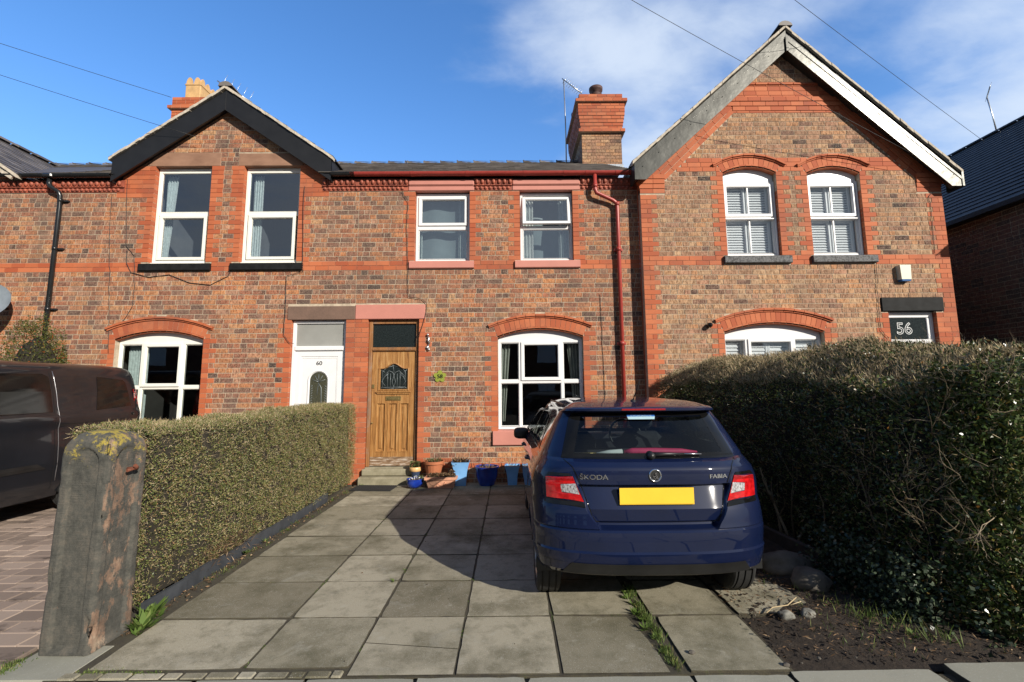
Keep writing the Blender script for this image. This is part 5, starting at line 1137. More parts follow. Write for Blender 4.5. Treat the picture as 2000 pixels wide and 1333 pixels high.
wp = MB(); ww = lambda x, z, o: (x, fab.rear(x, z)-o, z); wp.tube([ww(0, 1.105, .02), ww(.10, 1.112, .032), ww(.24, 1.112, .032)], [.020, .012, .007], 8); wp.tube([ww(.06, 1.100, .012), ww(.36, 1.104, .012)], .006, 6); wp.tube([ww(.24, 1.112, .03), ww(.37, 1.108, .026)], .005, 6, m=1); wp.lathe([(0, -.055), (.022, -.05), (.03, -.01), (.03, .02)], (0, fab.rear(0, 1.10), 1.10), n=16, axis='y'); wp.build('rear_wiper', ['trim_black', 'alloy'], CAR, local=True, recalc=True)
# high brake lamp
strip([(-.17, 1.418), (.17, 1.418), (.165, 1.431), (-.165, 1.431)], rs(.004), 12, 3).build('brake_lamp', 'lamp_red_dark', CAR, local=True)
# tail lamps
for s_ in (-1, 1):
    P = [(s_*.506, .797), (s_*.76, .81), (s_*.765, .955), (s_*.578, .965), (s_*.535, .86)]
    inn = [(s_*.534, .845), (s_*.655, .852), (s_*.665, .915), (s_*.560, .918)] 
    tl = strip(P, rs(.007), 16, 12, inner=inn).build('tail_lamp', 'lamp_red', CAR, local=True); strip(inn, rs(.0075), 10, 6).build('reversing_lens', 'lamp_clear', tl, local=True)
    up = [(s_*.565, .925), (s_*.76, .92), (s_*.765, .955), (s_*.580, .9650)]; strip(up, rs(.0082), 10, 3).build('brake_lens', 'lamp_red_dark', tl, local=True)
    bs_ = MB(); bs2 = MB(); strip([(s_*.497, .760), (s_*.765, .772), (s_*.762, .810), (s_*.507, .7965)], rs(.0062), 12, 4, mb=bs_); strip([(s_*.580, .9655), (s_*.766, .9555), (s_*.74, .985), (s_*.60, .985)], rs(.0062), 12, 3, mb=bs2); bs_.build('lamp_surround', 'gloss_black', tl, local=True); bs2.build('lamp_surround', 'gloss_black', tl, local=True)
# seams of the tailgate
sm = MB()
def line(pts, wd, off=.0035):
    for (x0, z0), (x1, z1) in zip(pts[:-1], pts[1:]):
        k = 8; L_ = math.hypot(x1-x0, z1-z0); nx_, nz_ = -(z1-z0)/L_*wd, (x1-x0)/L_*wd; b0 = len(sm.v)
        for i in range(k+1):
            a, b = x0+(x1-x0)*i/k, z0+(z1-z0)*i/k
            for q in (-1, 1): X_, Z_ = a+q*nx_, b+q*nz_; sm.v.append((X_, fab.rear(X_, Z_)-off, Z_))
        for i in range(k): sm.f.append((b0+2*i, b0+2*i+1, b0+2*i+3, b0+2*i+2)); sm.m.append(0); sm.sm.append(True)
for s_ in (-1, 1): line([(s_*.395, .657), (s_*.425, .668), (s_*.452, .705), (s_*.470, .76), (s_*.505, .87), (s_*.545, .965), (s_*.575, 1.03), (s_*.63, 1.074)], .0028)
line([(-.40, .657), (.40, .657)], .003); line([(-.80, .3955), (-.66, .3955)], .001); sm.build('tailgate_seam', 'gloss_black', CAR, local=True)
dfp = [(-.62, .318), (.62, .318), (.58, .395), (-.58, .395)]; strip([(-.68, .30), (.68, .30), (.60, .398), (-.60, .398)], rs(.004), 30, 5).build('rear_diffuser', 'trim_black', CAR, local=True)
vl = MB(); vl.box(-.66, .66, .95, 2.8, .19, .24); vl.box(-.60, .60, .30, .95, .27, .33); vl.build('underside', 'trim_black', CAR, local=True)
np_ = strip([(-.26, .782), (.26, .782), (.26, .895), (-.26, .895)], lambda x, z: (x, .048+.0*x, z), 2, 2).build('number_plate', 'plate_yellow', CAR, local=True)
pb = MB(); pb.box(-.262, .262, .049, .075, .780, .897, bev=.004); pb.box(-.254, .254, .0468, .0478, .786, .7868); pb.build('plate_backing', 'gloss_black', np_, local=True)
# badges
bd = MB(); yb = lambda x, z: fab.rear(x, z)-.004
bd.lathe([(.034, -.001), (.036, -.007), (.041, -.009), (.045, -.006), (.046, .002)], (0, .066, .975), n=40, axis='y'); bd.lathe([(0, -.002), (.035, -.002)], (0, .066, .975), n=40, axis='y', m=1)
for (w_, h_, x, z, a) in ((.006, .030, .006, .978, 12), (.006, .026, -.004, .982, 30), (.006, .022, -.010, .975, 48), (.005, .018, -.006, .968, 65), (.010, .022, .008, .962, 0), (.030, .005, .006, .953, 0)):
    bd.xbox(Matrix.Translation((x, .061, z)) @ Matrix.Rotation(R(a), 4, 'Y'), w_, .006, h_)
bd.build('emblem', ['chrome', 'trim_black'], CAR, local=True, recalc=True)
for t_, x_, z_, sc in (('ŠKODA', -.43, .962, .046), ('FABIA', .455, .962, .040)):
    tb = MB(); V, F = textmb(t_, sc, .0012)
    for dx in (-.0012, 0, .0012): tb.add([(x_+a*1.28+dx, fab.rear(x_+a*1.28, z_+b)-.004-c-abs(dx)*.2, z_+b) for a, b, c in V], F)
    tb.build('lettering', 'chrome', CAR, local=True)
an = MB(); an.lathe([(.026, 0), (.022, .012), (.010, .022), (0, .024)], (0, .58, 1.473), n=16); an.tube([(0, .58, 1.485), (.006, .50, 1.56), (.012, .42, 1.64)], [.005, .004, .003], 6); an.build('antenna', 'trim_black', CAR, local=True)
# side windows, pillars, handles, mirrors
for s_ in (-1, 1):
    sw = strip(dlo, sd(s_, .004), 30, 14, inner=dlo_in).build('side_window', 'gloss_black', CAR, local=True); strip(dlo_in, sd(s_, .003), 20, 10).build('glass', 'car_glass', sw, local=True)
    for (ya, yb2) in ((1.22, 1.27), (1.80, 1.90)): strip([(ya, 1.09), (yb2, 1.09), (yb2, 1.365), (ya, 1.365)], sd(s_, .006), 3, 10).build('window_pillar', 'gloss_black', sw, local=True)
    for y in (1.30, 2.35):
        hd = MB(); x = s_*(fab.side(y, .93)+.02); hd.tube([(x-s_*.03, y-.08, .93), (x, y-.06, .93), (x+s_*.004, y, .93), (x, y+.06, .93), (x-s_*.03, y+.08, .93)], .013, 8); hd.build('door_handle', 'navy_paint', CAR, local=True)
    for y0_, y1_ in ((1.20, 1.20), (1.86, 1.86), (2.86, 2.92)): strip([(y0_-.003, .34), (y0_+.003, .34), (y1_+.003, 1.08), (y1_-.003, 1.08)], sd(s_, .0025), 1, 14).build('door_seam', 'gloss_black', CAR, local=True)
    mm = MB(); n1_, n2_ = 9, 14; c = Vector((s_*.885, 2.50, 1.04)); V = []
    for i in range(n1_+1):
        ph = -math.pi/2+math.pi*i/n1_
        for j in range(n2_):
            t = 2*math.pi*j/n2_; f_ = lambda q: math.copysign(abs(q)**.6, q)
            V.append((c.x+.093*f_(math.cos(ph))*f_(math.cos(t)), c.y+.055*f_(math.cos(ph))*f_(math.sin(t))+.03*abs(math.cos(t)), c.z+.068*f_(math.sin(ph))))
    mm.add(V, [(i*n2_+j, i*n2_+(j+1) % n2_, (i+1)*n2_+(j+1) % n2_, (i+1)*n2_+j) for i in range(n1_) for j in range(n2_)], 0, True)
    mm.tube([(s_*.72, 2.56, 1.02), (s_*.82, 2.54, .995), (s_*.87, 2.52, 1.0)], [.035, .022, .02], 10); mi = mm.build('door_mirror', 'trim_black', CAR, local=True)
    for (y, sp_) in ((RW, -1), (FW, 1)): wheel(CAR, s_*.735, y, .30, .185, .205, s_)
    rl = MB(); rl.tube([(s_*(fab.side(y, 1.43)-.03), y, 1.452) for y in np.linspace(.62, 2.0, 8)], .008, 6); rl.build('roof_seam', 'trim_black', CAR, local=True)
ar = MB()
for y in (RW, FW):
    for s_ in (-1, 1): ar = MB(); liner(ar, s_*.835, s_*.53, y, .30, .346); ar.build('wheel_arch_liner', 'trim_black', CAR, local=True)
# interior
it = MB(); it.box(-.72, .72, .35, 3.0, .40, .44); it.box(-.66, .66, .36, .78, .62, .92, bev=.05); it.box(-.62, .62, .80, .98, .50, 1.06, bev=.06)
it.box(-.70, .70, 2.5, 2.95, .6, 1.02, bev=.06)
for x in (-.36, .36): it.box(x-.23, x+.23, 1.60, 1.78, .5, 1.13, bev=.07); it.box(x-.23, x+.23, 1.62, 2.1, .5, .66, bev=.06); it.box(x-.12, x+.12, 1.62, 1.71, 1.16, 1.30, bev=.04); it.tube([(x-.05, 1.67, 1.1), (x-.05, 1.67, 1.2)], .006, 6); it.tube([(x+.05, 1.67, 1.1), (x+.05, 1.67, 1.2)], .006, 6)
for x in (-.4, .0, .4): it.box(x-.11, x+.11, .84, .92, 1.06, 1.155, bev=.035)
inn_ = it.build('seats', 'seat_fabric', CAR, local=True)
stw = MB(); pts = [(.36+.185*math.cos(t), 2.36+.06*math.sin(t), 1.03+.175*math.sin(t)) for t in np.linspace(0, 2*math.pi, 26)]; stw.tube(pts, .014, 8, caps=False); stw.tube([(.20, 2.38, 1.02), (.36, 2.40, 1.02), (.52, 2.38, 1.02)], .02, 6); stw.build('steering_wheel', 'trim_black', CAR, local=True)
um = thing('umbrella', 'folded pink and white umbrella lying behind the rear window of the blue car', 'umbrella', (1.02, 3.62, 1.10)); q = MB()
q.tube([(-.14, 0, 0), (-.08, 0, .004), (.1, 0, .002), (.3, .01, .0), (.42, .01, -.006)], [.016, .026, .028, .022, .008], 10); q.build('canopy', 'umbrella_pink', um, local=True)
q = MB(); q.tube([(-.36, 0, -.008), (-.26, 0, -.004), (-.16, 0, 0)], [.006, .02, .022], 10); q.build('wrap', 'cloth_white', um, local=True); q = MB(); q.tube([(-.50, 0, -.008), (-.34, 0, -.008)], .006, 8); q.build('shaft', 'brass', um, local=True)

# ------------------------------------------------------------------ van
VAN = thing('parked_van', 'charcoal panel van parked on the forecourt beyond the gatepost', 'van', (-6.86, 7.62, 0), math.pi)
zs = [.25, .30, .36, .42, .50, .58, .66, .72, .80, .90, 1.0, 1.10, 1.16, 1.22, 1.26, 1.29, 1.32, 1.36, 1.42, 1.50, 1.60, 1.70, 1.78, 1.84, 1.88, 1.91, 1.935, 1.955, 1.97, 1.98, 1.985]
trn = Body(w=[(.25, .90), (.4, .955), (.62, .975), (.66, .985), (.95, .98), (1.12, .965), (1.20, .985), (1.28, .98), (1.32, .955), (1.6, .91), (1.78, .865), (1.86, .835), (1.92, .79), (1.96, .72), (1.98, .6), (1.985, .4)],
  c=[(.25, .05), (.36, .0), (.60, .0), (.64, .05), (1.2, .05), (1.3, .06), (1.8, .12), (1.9, .14), (1.96, .22), (1.985, .45)], b=[(.25, .05), (.36, .0), (.60, .0), (.64, .05), (1.2, .05), (1.3, .06), (1.8, .12), (1.9, .14), (1.96, .22), (1.985, .45)],
  T=[(0, 2), (3, 2)], cd=[(.25, .22), (1.2, .22), (1.9, .2), (1.985, .2)], yf=[(.25, 4.9), (.5, 4.97), (.8, 4.95), (1.0, 4.8), (1.12, 4.4), (1.2, 4.15), (1.5, 3.75), (1.8, 3.3), (1.9, 3.0), (1.985, 2.6)], cdf=[(.25, .7), (1.1, .8), (1.2, .5), (1.985, .3)], zs=zs, wy=[(-1, 1), (.3, 1.), (.8, 1.), (4., 1.), (5, .96)], n=3.4)
vs = lambda s_, off: (lambda y, z: (s_*(trn.side(y, z)+off), y, z))
vr = lambda off: (lambda x, z: (x, trn.rear(x, z)-off, z))
wsv = [(-.72, 1.3), (.72, 1.3), (.6, 1.82), (-.6, 1.82)]
bodyobj(trn, 'body', 'charcoal_paint', VAN, [(.98, .34), (3.92, .34)], [], .40, 1.3)
for s_ in (-1, 1):
    big = [(1.58, 1.305), (4.05, 1.29), (3.55, 1.80), (1.68, 1.82), (1.60, 1.78)]; strip(big, vs(s_, .004), 30, 14).build('side_window', 'gloss_black', VAN, local=True)
    refl_panel = [(.34, 1.33), (.95, 1.325), (.90, 1.80), (.50, 1.79), (.42, 1.74)]; strip(refl_panel, vs(s_, .0035), 14, 12).build('side_window', 'gloss_black', VAN, local=True)  # no real window: gloss panel imitating a house window reflected in the paint
    for (ya, yb_) in ((1.50, 1.58), (2.82, 2.82), (3.95, 3.95)): strip([(ya-.004, .34), (ya+.004, .34), (yb_+.004, 1.86), (yb_-.004, 1.86)], vs(s_, .0035), 1, 20).build('door_seam', 'trim_black', VAN, local=True)
    strip([(.42, 1.15), (1.50, 1.145), (1.50, 1.175), (.42, 1.18)], vs(s_, .003), 10, 2).build('door_rail', 'trim_black', VAN, local=True)
    ed = MB(); ed.tube([(s_*(trn.side(1.49, z)+.002), 1.487+.05*(z-.9), z) for z in np.linspace(.45, 1.86, 16)], .0035, 5); ed.build('door_edge_highlight', 'alloy', VAN, local=True)  # bright metal line imitating the highlight along the sliding door split
    tr = MB(); strip([(1.62, .62), (3.75, .62), (3.75, .70), (1.75, .70)], vs(s_, .012), 14, 2, mb=tr); tr.build('rubbing_strip', 'trim_black', VAN, local=True)
    P = [(s_*.80, .98), (s_*.955, .98), (s_*.93, 1.62), (s_*.84, 1.62)]; strip(P, vr(.006), 8, 14).build('tail_lamp', 'lamp_red', VAN, local=True)
    q = MB(); q.lathe([(0, s_*.02), (.025, s_*.018), (.03, 0)], (s_*trn.side(.2, 1.3), .34, 1.245), n=12, axis='x'); q.build('latch', 'gloss_black', VAN, local=True)
    for y in (.98, 3.92): wheel(VAN, s_*.85, y, .34, .215, .21, s_)
    q = MB(); q.box(s_*.96, s_*1.14, 4.05, 4.15, 1.20, 1.48, bev=.04); q.build('door_mirror', 'trim_black', VAN, local=True)
strip([(-.66, 1.28), (.66, 1.28), (.60, 1.76), (-.60, 1.76)], vr(.005), 16, 10).build('rear_window', 'gloss_black', VAN, local=True)
strip([(-.74, 1.25), (.74, 1.25), (.64, 1.82), (-.64, 1.82)], lambda x, z: (x, trn.front(x, z)+.004, z), 16, 10).build('windscreen', 'gloss_black', VAN, local=True)
q = MB(); q.box(-.8, .8, .3, 4.7, .22, .255); q.build('underside', 'trim_black', VAN, local=True)
ar = MB()
for y in (.98, 3.92):
    for s_ in (-1, 1): ar = MB(); liner(ar, s_*.95, s_*.66, y, .34, .401); ar.build('wheel_arch_liner', 'trim_black', VAN, local=True)

# ================================================================== gatepost
POST = thing('gatepost', 'weathered stone gatepost with arched sunk panels and yellow lichen on top', 'gatepost', (-2.735, 3.185, 0), R(-1.5))
def post_mesh():
    hw, hd, H = .158, .158, 1.335; r0 = hw*.96; zs_ = H-.155
    bm = MB(); n = 60; nz = 90
    def halfw(z):
        if z <= zs_: return 1.
        t = (z-zs_)/(H-zs_); return max(.0, (1-t**2.3))**.5
    def pn_in(u, z, w_):                             # arched sunk panel on each face, u across the face
        zt = H-.10-.0; pw = w_*.62; zc_ = zt-pw
        if z < .02: return 0
        d = (pw-abs(u)) if z < zc_ else pw-math.hypot(u, z-zc_)
        return smooth(d/.012)
    for k in range(nz+1):
        z = H*(1-(1-k/nz)**1.25) if k < nz else H
        f = .30+.70*halfw(z) if z > zs_ else 1.
        if k == nz: f = .30
        w_, d_ = hw*f, hd*f
        for j in range(4*n):
            side, i = divmod(j, n); u = -1+2*i/n; 
            x, y = ((u*w_, -d_), (w_, u*d_), (-u*w_, d_), (-w_, -u*d_))[side]; hw_ = (w_, d_, w_, d_)[side]
            c_ = 1-.05*max(0, abs(u)-.86)/.14; x *= c_; y *= c_
            s_ = pn_in(u*hw_, z, (hw, hd, hw, hd)[side])*.020
            nx_, ny_ = ((0, -1), (1, 0), (0, 1), (-1, 0))[side]; x -= nx_*s_; y -= ny_*s_
            q = Vector((x*7, y*7, z*5)); nn = mnoise.noise(q)*.004+mnoise.noise(q*4)*.0022+mnoise.noise(q*11)*.0014
            chip = max(0, mnoise.noise(Vector((x*11+5, y*11, z*8)))-.30)*.05*(1 if abs(u) > .75 else .12)
            x += nx_*(nn-chip); y += ny_*(nn-chip)
            sp_ = 1+.02*(1-z/H)
            bm.v.append((x*sp_+.015*(z/H)-.0, y*sp_, z+(mnoise.noise(Vector((x*5, y*5, 9)))*.012 if z > zs_ else 0)))
    N4 = 4*n
    for k in range(nz):
        for j in range(N4): bm.f.append((k*N4+j, k*N4+(j+1) % N4, (k+1)*N4+(j+1) % N4, (k+1)*N4+j)); bm.m.append(0); bm.sm.append(True)
    bm.f.append(tuple(nz*N4+j for j in range(N4))); bm.m.append(0); bm.sm.append(True)
    return bm
post_mesh().build('shaft', 'post_stone', POST, local=True, recalc=True)
hk = MB(); hk.tube([(.145, .02, 1.075), (.20, .02, 1.078), (.213, .02, 1.085), (.216, .0, 1.10)], .012, 10); hk.tube([(.19, -.03, 1.07), (.195, .02, 1.078), (.19, .05, 1.07)], .010, 8); hk.build('gate_hook', 'rust', POST, local=True)

# ================================================================== foliage tools
def leaves(P, Dn, L, Wd, Sd=None, curl=.0):
    """rhombic leaves: positions, directions, lengths, widths -> vertex array"""
    n = len(P); Dn = Dn/np.linalg.norm(Dn, axis=1)[:, None]
    if Sd is None: Sd = rng.normal(size=(n, 3))
    Sd = np.cross(Dn, Sd); Sd /= np.linalg.norm(Sd, axis=1)[:, None]+1e-9; up = np.cross(Dn, Sd)
    L = np.broadcast_to(L, n)[:, None]; Wd = np.broadcast_to(Wd, n)[:, None]
    V = np.stack([P, P+Dn*L*.45+Sd*Wd*.5+up*curl*L, P+Dn*L, P+Dn*L*.45-Sd*Wd*.5+up*curl*L], 1)
    return V.reshape(-1, 3)
def quads_obj(name, V, mat, parent=None, local=False, **kw):
    n = len(V)//4; me = bpy.data.meshes.new(name); me.vertices.add(len(V)); me.vertices.foreach_set('co', V.astype(np.float32).ravel())
    me.loops.add(4*n); me.loops.foreach_set('vertex_index', np.arange(4*n, dtype=np.int32)); me.polygons.add(n)
    me.polygons.foreach_set('loop_start', np.arange(0, 4*n, 4, dtype=np.int32))
    me.materials.append(MATS[mat]); me.update(calc_edges=True); me.validate()
    o = bpy.data.objects.new(name, me); COL.objects.link(o)
    if parent:
        o.parent = parent
        if parent.type == 'EMPTY' and not local: o.matrix_parent_inverse = (Matrix.Translation(parent.location) @ parent.rotation_euler.to_matrix().to_4x4()).inverted()
    return setp(o, **kw)
def nz_(P, f, k=0): return np.array([mnoise.noise(Vector((p[0]*f+k, p[1]*f, p[2]*f))) for p in P])
def twigs(P, Dn, L, Wd): return leaves(P, Dn, L, Wd)

# clipped privet hedge on the left
HL = thing('hedge', 'clipped brown-green privet hedge running from the gatepost to the white door', 'hedge', (-3.0, 5.8, 0))
hx0, hx1, hy0, hy1 = -3.32, -2.70, 3.56, 8.0
def htop(y): return 1.315+.012*(y-3.6)+.012*math.sin(y*2.1)+.01*math.sin(y*5.3+1)
core = MB(); ny = 40; pr = [(hx0+.05, 0), (hx0+.05, -.10), (hx0+.10, -.05), (hx1-.10, -.05), (hx1-.05, -.10), (hx1-.05, 0)]
for k in range(ny+1):
    y = hy0+.05+(hy1-hy0-.1)*k/ny; t = htop(y)-.03
    core.v += [(hx0+.05, y, .05), (hx0+.05, y, t-.06), (hx0+.11, y, t-.015), (hx1-.11, y, t-.015), (hx1-.05, y, t-.06), (hx1-.04, y, .05)]
for k in range(ny):
    for j in range(5): core.f.append((k*6+j, k*6+j+1, k*6+7+j, k*6+6+j)); core.m.append(0); core.sm.append(True)
core.f += [tuple(range(6)), tuple(range(ny*6, ny*6+6))]; core.m += [0, 0]; core.sm += [False, False]
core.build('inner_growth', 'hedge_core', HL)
def sample_hedge(n, fx, fy, fz):
    return None
def hedge_points(n, kind):
    y = rng.uniform(hy0, hy1, n)
    if kind == 'side': z = rng.uniform(0.03, 1, n)**.95; z = z*np.array([htop(v) for v in y]); x = np.full(n, hx1); nrm = np.tile((1., 0, .1), (n, 1))
    elif kind == 'left': z = rng.uniform(0.5, 1, n)*1.3; x = np.full(n, hx0); nrm = np.tile((-1., 0, .1), (n, 1))
    elif kind == 'top': x = rng.uniform(hx0, hx1, n); z = np.array([htop(v) for v in y]); nrm = np.tile((0., 0, 1.), (n, 1))
    elif kind == 'near': y = np.full(n, hy0); x = rng.uniform(hx0, hx1, n); z = rng.uniform(.05, 1.3, n); nrm = np.tile((0., -1., .1), (n, 1))
    else: y = np.full(n, hy1); x = rng.uniform(hx0, hx1, n); z = rng.uniform(.05, 1.34, n); nrm = np.tile((0., 1., .1), (n, 1))
    P = np.stack([x, y, z], 1)
    # round the shoulders and thin the foot
    t = htop(5.8); P[:, 0] -= np.where(kind == 'side', 1, 0)*np.clip(P[:, 2]-(t-.09), 0, .1)**2*8
    if kind == 'top': e_ = np.clip(np.abs(x-(hx0+hx1)/2)-(.31-.09), 0, .1); P[:, 2] -= e_**2*6
    w = nz_(P, 3)*.03+nz_(P, 10, 5)*.024
    return P+nrm*w[:, None], nrm
LV, TV = [], []
for kind, nl, ntw in (('side', 62000, 15000), ('top', 24000, 11000), ('near', 5000, 1800), ('far', 5000, 1500), ('left', 6000, 1500)):
    P, nrm = hedge_points(nl, kind); keep = nz_(P, 7, 31)+.7*nz_(P, 19, 3) > -.34+rng.uniform(-.1, .1, nl); P, nrm = P[keep], nrm[keep]; nl = len(P); P = P-nrm*rng.uniform(0, .05, nl)[:, None]; d = nrm*.45+rng.normal(size=(nl, 3))*.75; d[:, 2] += .2; LV.append(leaves(P, d, rng.uniform(.010, .019, nl), rng.uniform(.006, .011, nl), None, .08))
    P, nrm = hedge_points(ntw, kind); P = P-nrm*rng.uniform(.01, .06, ntw)[:, None]; d = nrm*.5+rng.normal(size=(ntw, 3))*.7; d[:, 2] += .35; TV.append(twigs(P, d, rng.uniform(.02, .06, ntw), rng.uniform(.0016, .0034, ntw)))
LV, TV = np.concatenate(LV), np.concatenate(TV)
for a_ in (LV, TV): a_[:, 0] += .085*(a_[:, 1]-3.56)/4.44-.015
quads_obj('foliage', LV, 'privet_leaf', HL); quads_obj('twigs', TV, 'privet_twig', HL)
stm = MB()
for k in range(46):
    y = hy0+.05+k*.098+rng.uniform(-.03, .03); x = hx1-.07+rng.uniform(-.05, .03); stm.tube([(x, y, 0), (x+rng.uniform(-.03, .03), y+rng.uniform(-.05, .05), .15), (x+rng.uniform(-.05, .02), y+rng.uniform(-.09, .09), .36)], [.009, .007, .004], 5)
stm.build('stems', 'timber_dark', HL)

# larger dark hedge on the right, returning along the street
HR = thing('hedge', 'tall dark shaded hedge between the blue car and the right hand house', 'hedge', (3.2, 5.2, 0))
def hr_left(y): return float(interp(y, [2.95, 3.3, 4.0, 5.0, 7.7], [3.02, 2.86, 2.80, 2.72, 2.50]))
def hr_surface(n, kind):
    if kind in ('left', 'shoulder', 'top'):
        y = rng.uniform(3.12, 7.75, n); xl = np.array([hr_left(v) for v in y])
        if kind == 'left': z = rng.uniform(.04, 1.66, n); x = xl+np.clip(.35-z, 0, 1)*.35+.05*np.sin(y*3); nrm = np.tile((-1., -.1, .12), (n, 1))
        elif kind == 'shoulder': u = rng.uniform(0, 1, n); x = xl+u*.62; z = 1.66+.34*(1-(1-u)**1.7)+.02*np.sin(y*3.1)-.15*np.clip((4.3-y)/1.2, 0, 1); nrm = np.tile((-.35, 0., .94), (n, 1))
        else: x = xl+rng.uniform(.6, 1.5, n); z = np.full(n, 1.97)+.02*np.sin(y*3.1)-.15*np.clip((4.3-y)/1.2, 0, 1); nrm = np.tile((0., 0., 1.), (n, 1))
    elif kind == 'corner':
        t = rng.uniform(0, math.pi/2, n); z = rng.uniform(.06, 1.74, n); r_ = .34+.03*np.sin(z*6); x = 3.22-r_*np.cos(t); y = 3.22-r_*np.sin(t); nrm = np.stack([-np.cos(t), -np.sin(t), np.full(n, .1)], 1); 
        y = y+.0
    else:
        x = rng.uniform(3.2, 5.6, n); z = rng.uniform(.06, 1.78, n); y = 2.90+.05*np.sin(x*4)+np.clip(z-1.6, 0, 1)**2*.9; nrm = np.tile((0., -1., .12), (n, 1))
    P = np.stack([x, y, z], 1)
    w = nz_(P, 2.6)*.06+nz_(P, 9, 5)*.05-.04*(kind in ('front', 'corner'))
    return P+nrm*w[:, None], nrm
LV, TV = [], []
for kind, nl, ntw in (('left', 30000, 5000), ('shoulder', 13000, 30000), ('top', 10000, 6000), ('corner', 9000, 1500), ('front', 22000, 3800)):
    big = 1.5 if kind in ('corner', 'front') else 1.0
    P, nrm = hr_surface(nl, kind); P = P-nrm*(rng.uniform(0, 1, nl)**1.5*.16)[:, None]; d = nrm*.5+rng.normal(size=(nl, 3))*.8; near = np.clip((5.2-P[:, 1])/2.4, 0, 1)
    LV.append(leaves(P, d, rng.uniform(.020, .034, nl)*(.85+.45*near), rng.uniform(.012, .019, nl)*(.85+.4*near)))
    P, nrm = hr_surface(ntw, kind); P = P-nrm*rng.uniform(.0, .08, ntw)[:, None]; d = nrm*.7+rng.normal(size=(ntw, 3))*.5; d[:, 2] += .4; TV.append(twigs(P, d, rng.uniform(.025, .075, ntw), rng.uniform(.0025, .0045, ntw)))
quads_obj('foliage', np.concatenate(LV), 'dark_leaf', HR); quads_obj('twigs', np.concatenate(TV), 'privet_twig', HR)
core = MB(); ny = 24
for k in range(ny+1):
    y = 3.3+(7.7-3.3)*k/ny; xl = hr_left(y)+.20
    core.v += [(xl+.1, y, .03), (xl, y, .5), (xl, y, 1.5-.14*smooth((4.3-y)/1.2)), (xl+.2, y, 1.70-.15*smooth((4.3-y)/1.2)), (xl+.55, y, 1.88-.15*smooth((4.3-y)/1.2)), (xl+1.2, y, 1.90-.15*smooth((4.3-y)/1.2)), (xl+1.25, y, .03)]
for k in range(ny):
    for j in range(6): core.f.append((k*7+j, k*7+j+1, k*7+8+j, k*7+7+j)); core.m.append(0); core.sm.append(True)
core.f += [tuple(range(7)), tuple(range(ny*7, ny*7+7))]; core.m += [0, 0]; core.sm += [False, False]
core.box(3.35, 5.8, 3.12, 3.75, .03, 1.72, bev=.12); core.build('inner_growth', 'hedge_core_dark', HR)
br = MB()
def branch(p, d, L_, r_, depth=0):
    pts = [Vector(p)]; d = Vector(d).normalized(); n = 6
    for k in range(n): d = (d+Vector((rng.normal()*.16, rng.normal()*.16, rng.normal()*.12+.03))).normalized(); pts.append(pts[-1]+d*L_/n)
    br.tube(pts, [r_*(1-.75*k/n) for k in range(n+1)], 5)
    if depth < 2:
        for k in (2, 3, 4, 5):
            if rng.random() < .62: branch(pts[k], d+Vector((rng.normal()*.6, rng.normal()*.6, rng.normal()*.4)), L_*.45, r_*.55, depth+1)
for k in range(115):
    if k < 80: y = rng.uniform(2.95, 3.9); x = hr_left(y)+rng.uniform(-.02, .12); z = rng.uniform(.25, 1.75); dr_ = (-.35+rng.normal()*.35, -.5+rng.normal()*.3, .55+rng.normal()*.5)
    else: x = rng.uniform(3.1, 4.3); y = 2.95; z = rng.uniform(.2, 1.8); dr_ = (rng.normal()*.5, -.35, .6+rng.normal()*.5)
    branch((x, y, z), dr_, rng.uniform(.20, .5), rng.uniform(.0018, .0032))
for k in range(16):
    y = rng.uniform(3.2, 7.4); x = hr_left(y)+rng.uniform(.05, .2); branch((x, y, 0), (rng.normal()*.2-.1, rng.normal()*.2, 1), rng.uniform(.6, 1.1), rng.uniform(.010, .018), 1)
br.build('branches', 'dark_twig', HR)
# ivy creeping over the foot of the hedge
IV = []
n = 4200; t = rng.uniform(0, 1, n); y = 2.85+t*1.3; x = np.array([hr_left(v) for v in y])-.16+rng.normal(size=n)*.07+np.where(t < .25, rng.uniform(0, 1.8, n), 0); z = rng.uniform(0, 1, n)**1.7*.42+.02
P = np.stack([x, y+rng.normal(size=n)*.04, z], 1); d = rng.normal(size=(n, 3)); d[:, 2] -= .4; d[:, 0] -= .3
quads_obj('ivy', leaves(P, d, rng.uniform(.024, .042, n), rng.uniform(.016, .03, n), None, .06), 'ivy_leaf', kind='stuff')

# grass, weeds and litter
def blades(n, cx_, cy_, sx_, sy_, h0, h1, z=0.): 
    P = np.stack([cx_+rng.normal(size=n)*sx_, cy_+rng.normal(size=n)*sy_, np.full(n, z)], 1); d = rng.normal(size=(n, 3))*.45; d[:, 2] = 1; return leaves(P, d, rng.uniform(h0, h1, n), rng.uniform(.003, .006, n))
G_ = []
for k in range(60): G_.append(blades(7, rng.uniform(2.0, 3.3), rng.uniform(2.95, 4.1), .05, .05, .02, .09, .0))
for (x, y) in ((2.41, 3.29), (2.52, 3.22), (2.46, 3.36), (2.6, 3.1), (2.35, 3.4), (2.7, 3.05)): G_.append(blades(26, x, y, .06, .05, .04, .14, .01))
for k in range(30): yy = rng.uniform(2.86, 3.9); G_.append(blades(34, .945+.0*yy+rng.normal()*.018, yy, .018, .03, .015, .05, -.01))
for k in range(60): yy = rng.uniform(2.9, 7.6); G_.append(blades(10, rng.choice([-.935, -.325, -1.555, .285]), yy, .004, .025, .006, .016, -.008))
for k in range(50): G_.append(blades(10, rng.uniform(-2.4, .8), rng.choice([3.46, 4.07, 4.675, 5.26, 5.91, 6.54]), .03, .004, .005, .014, -.008))
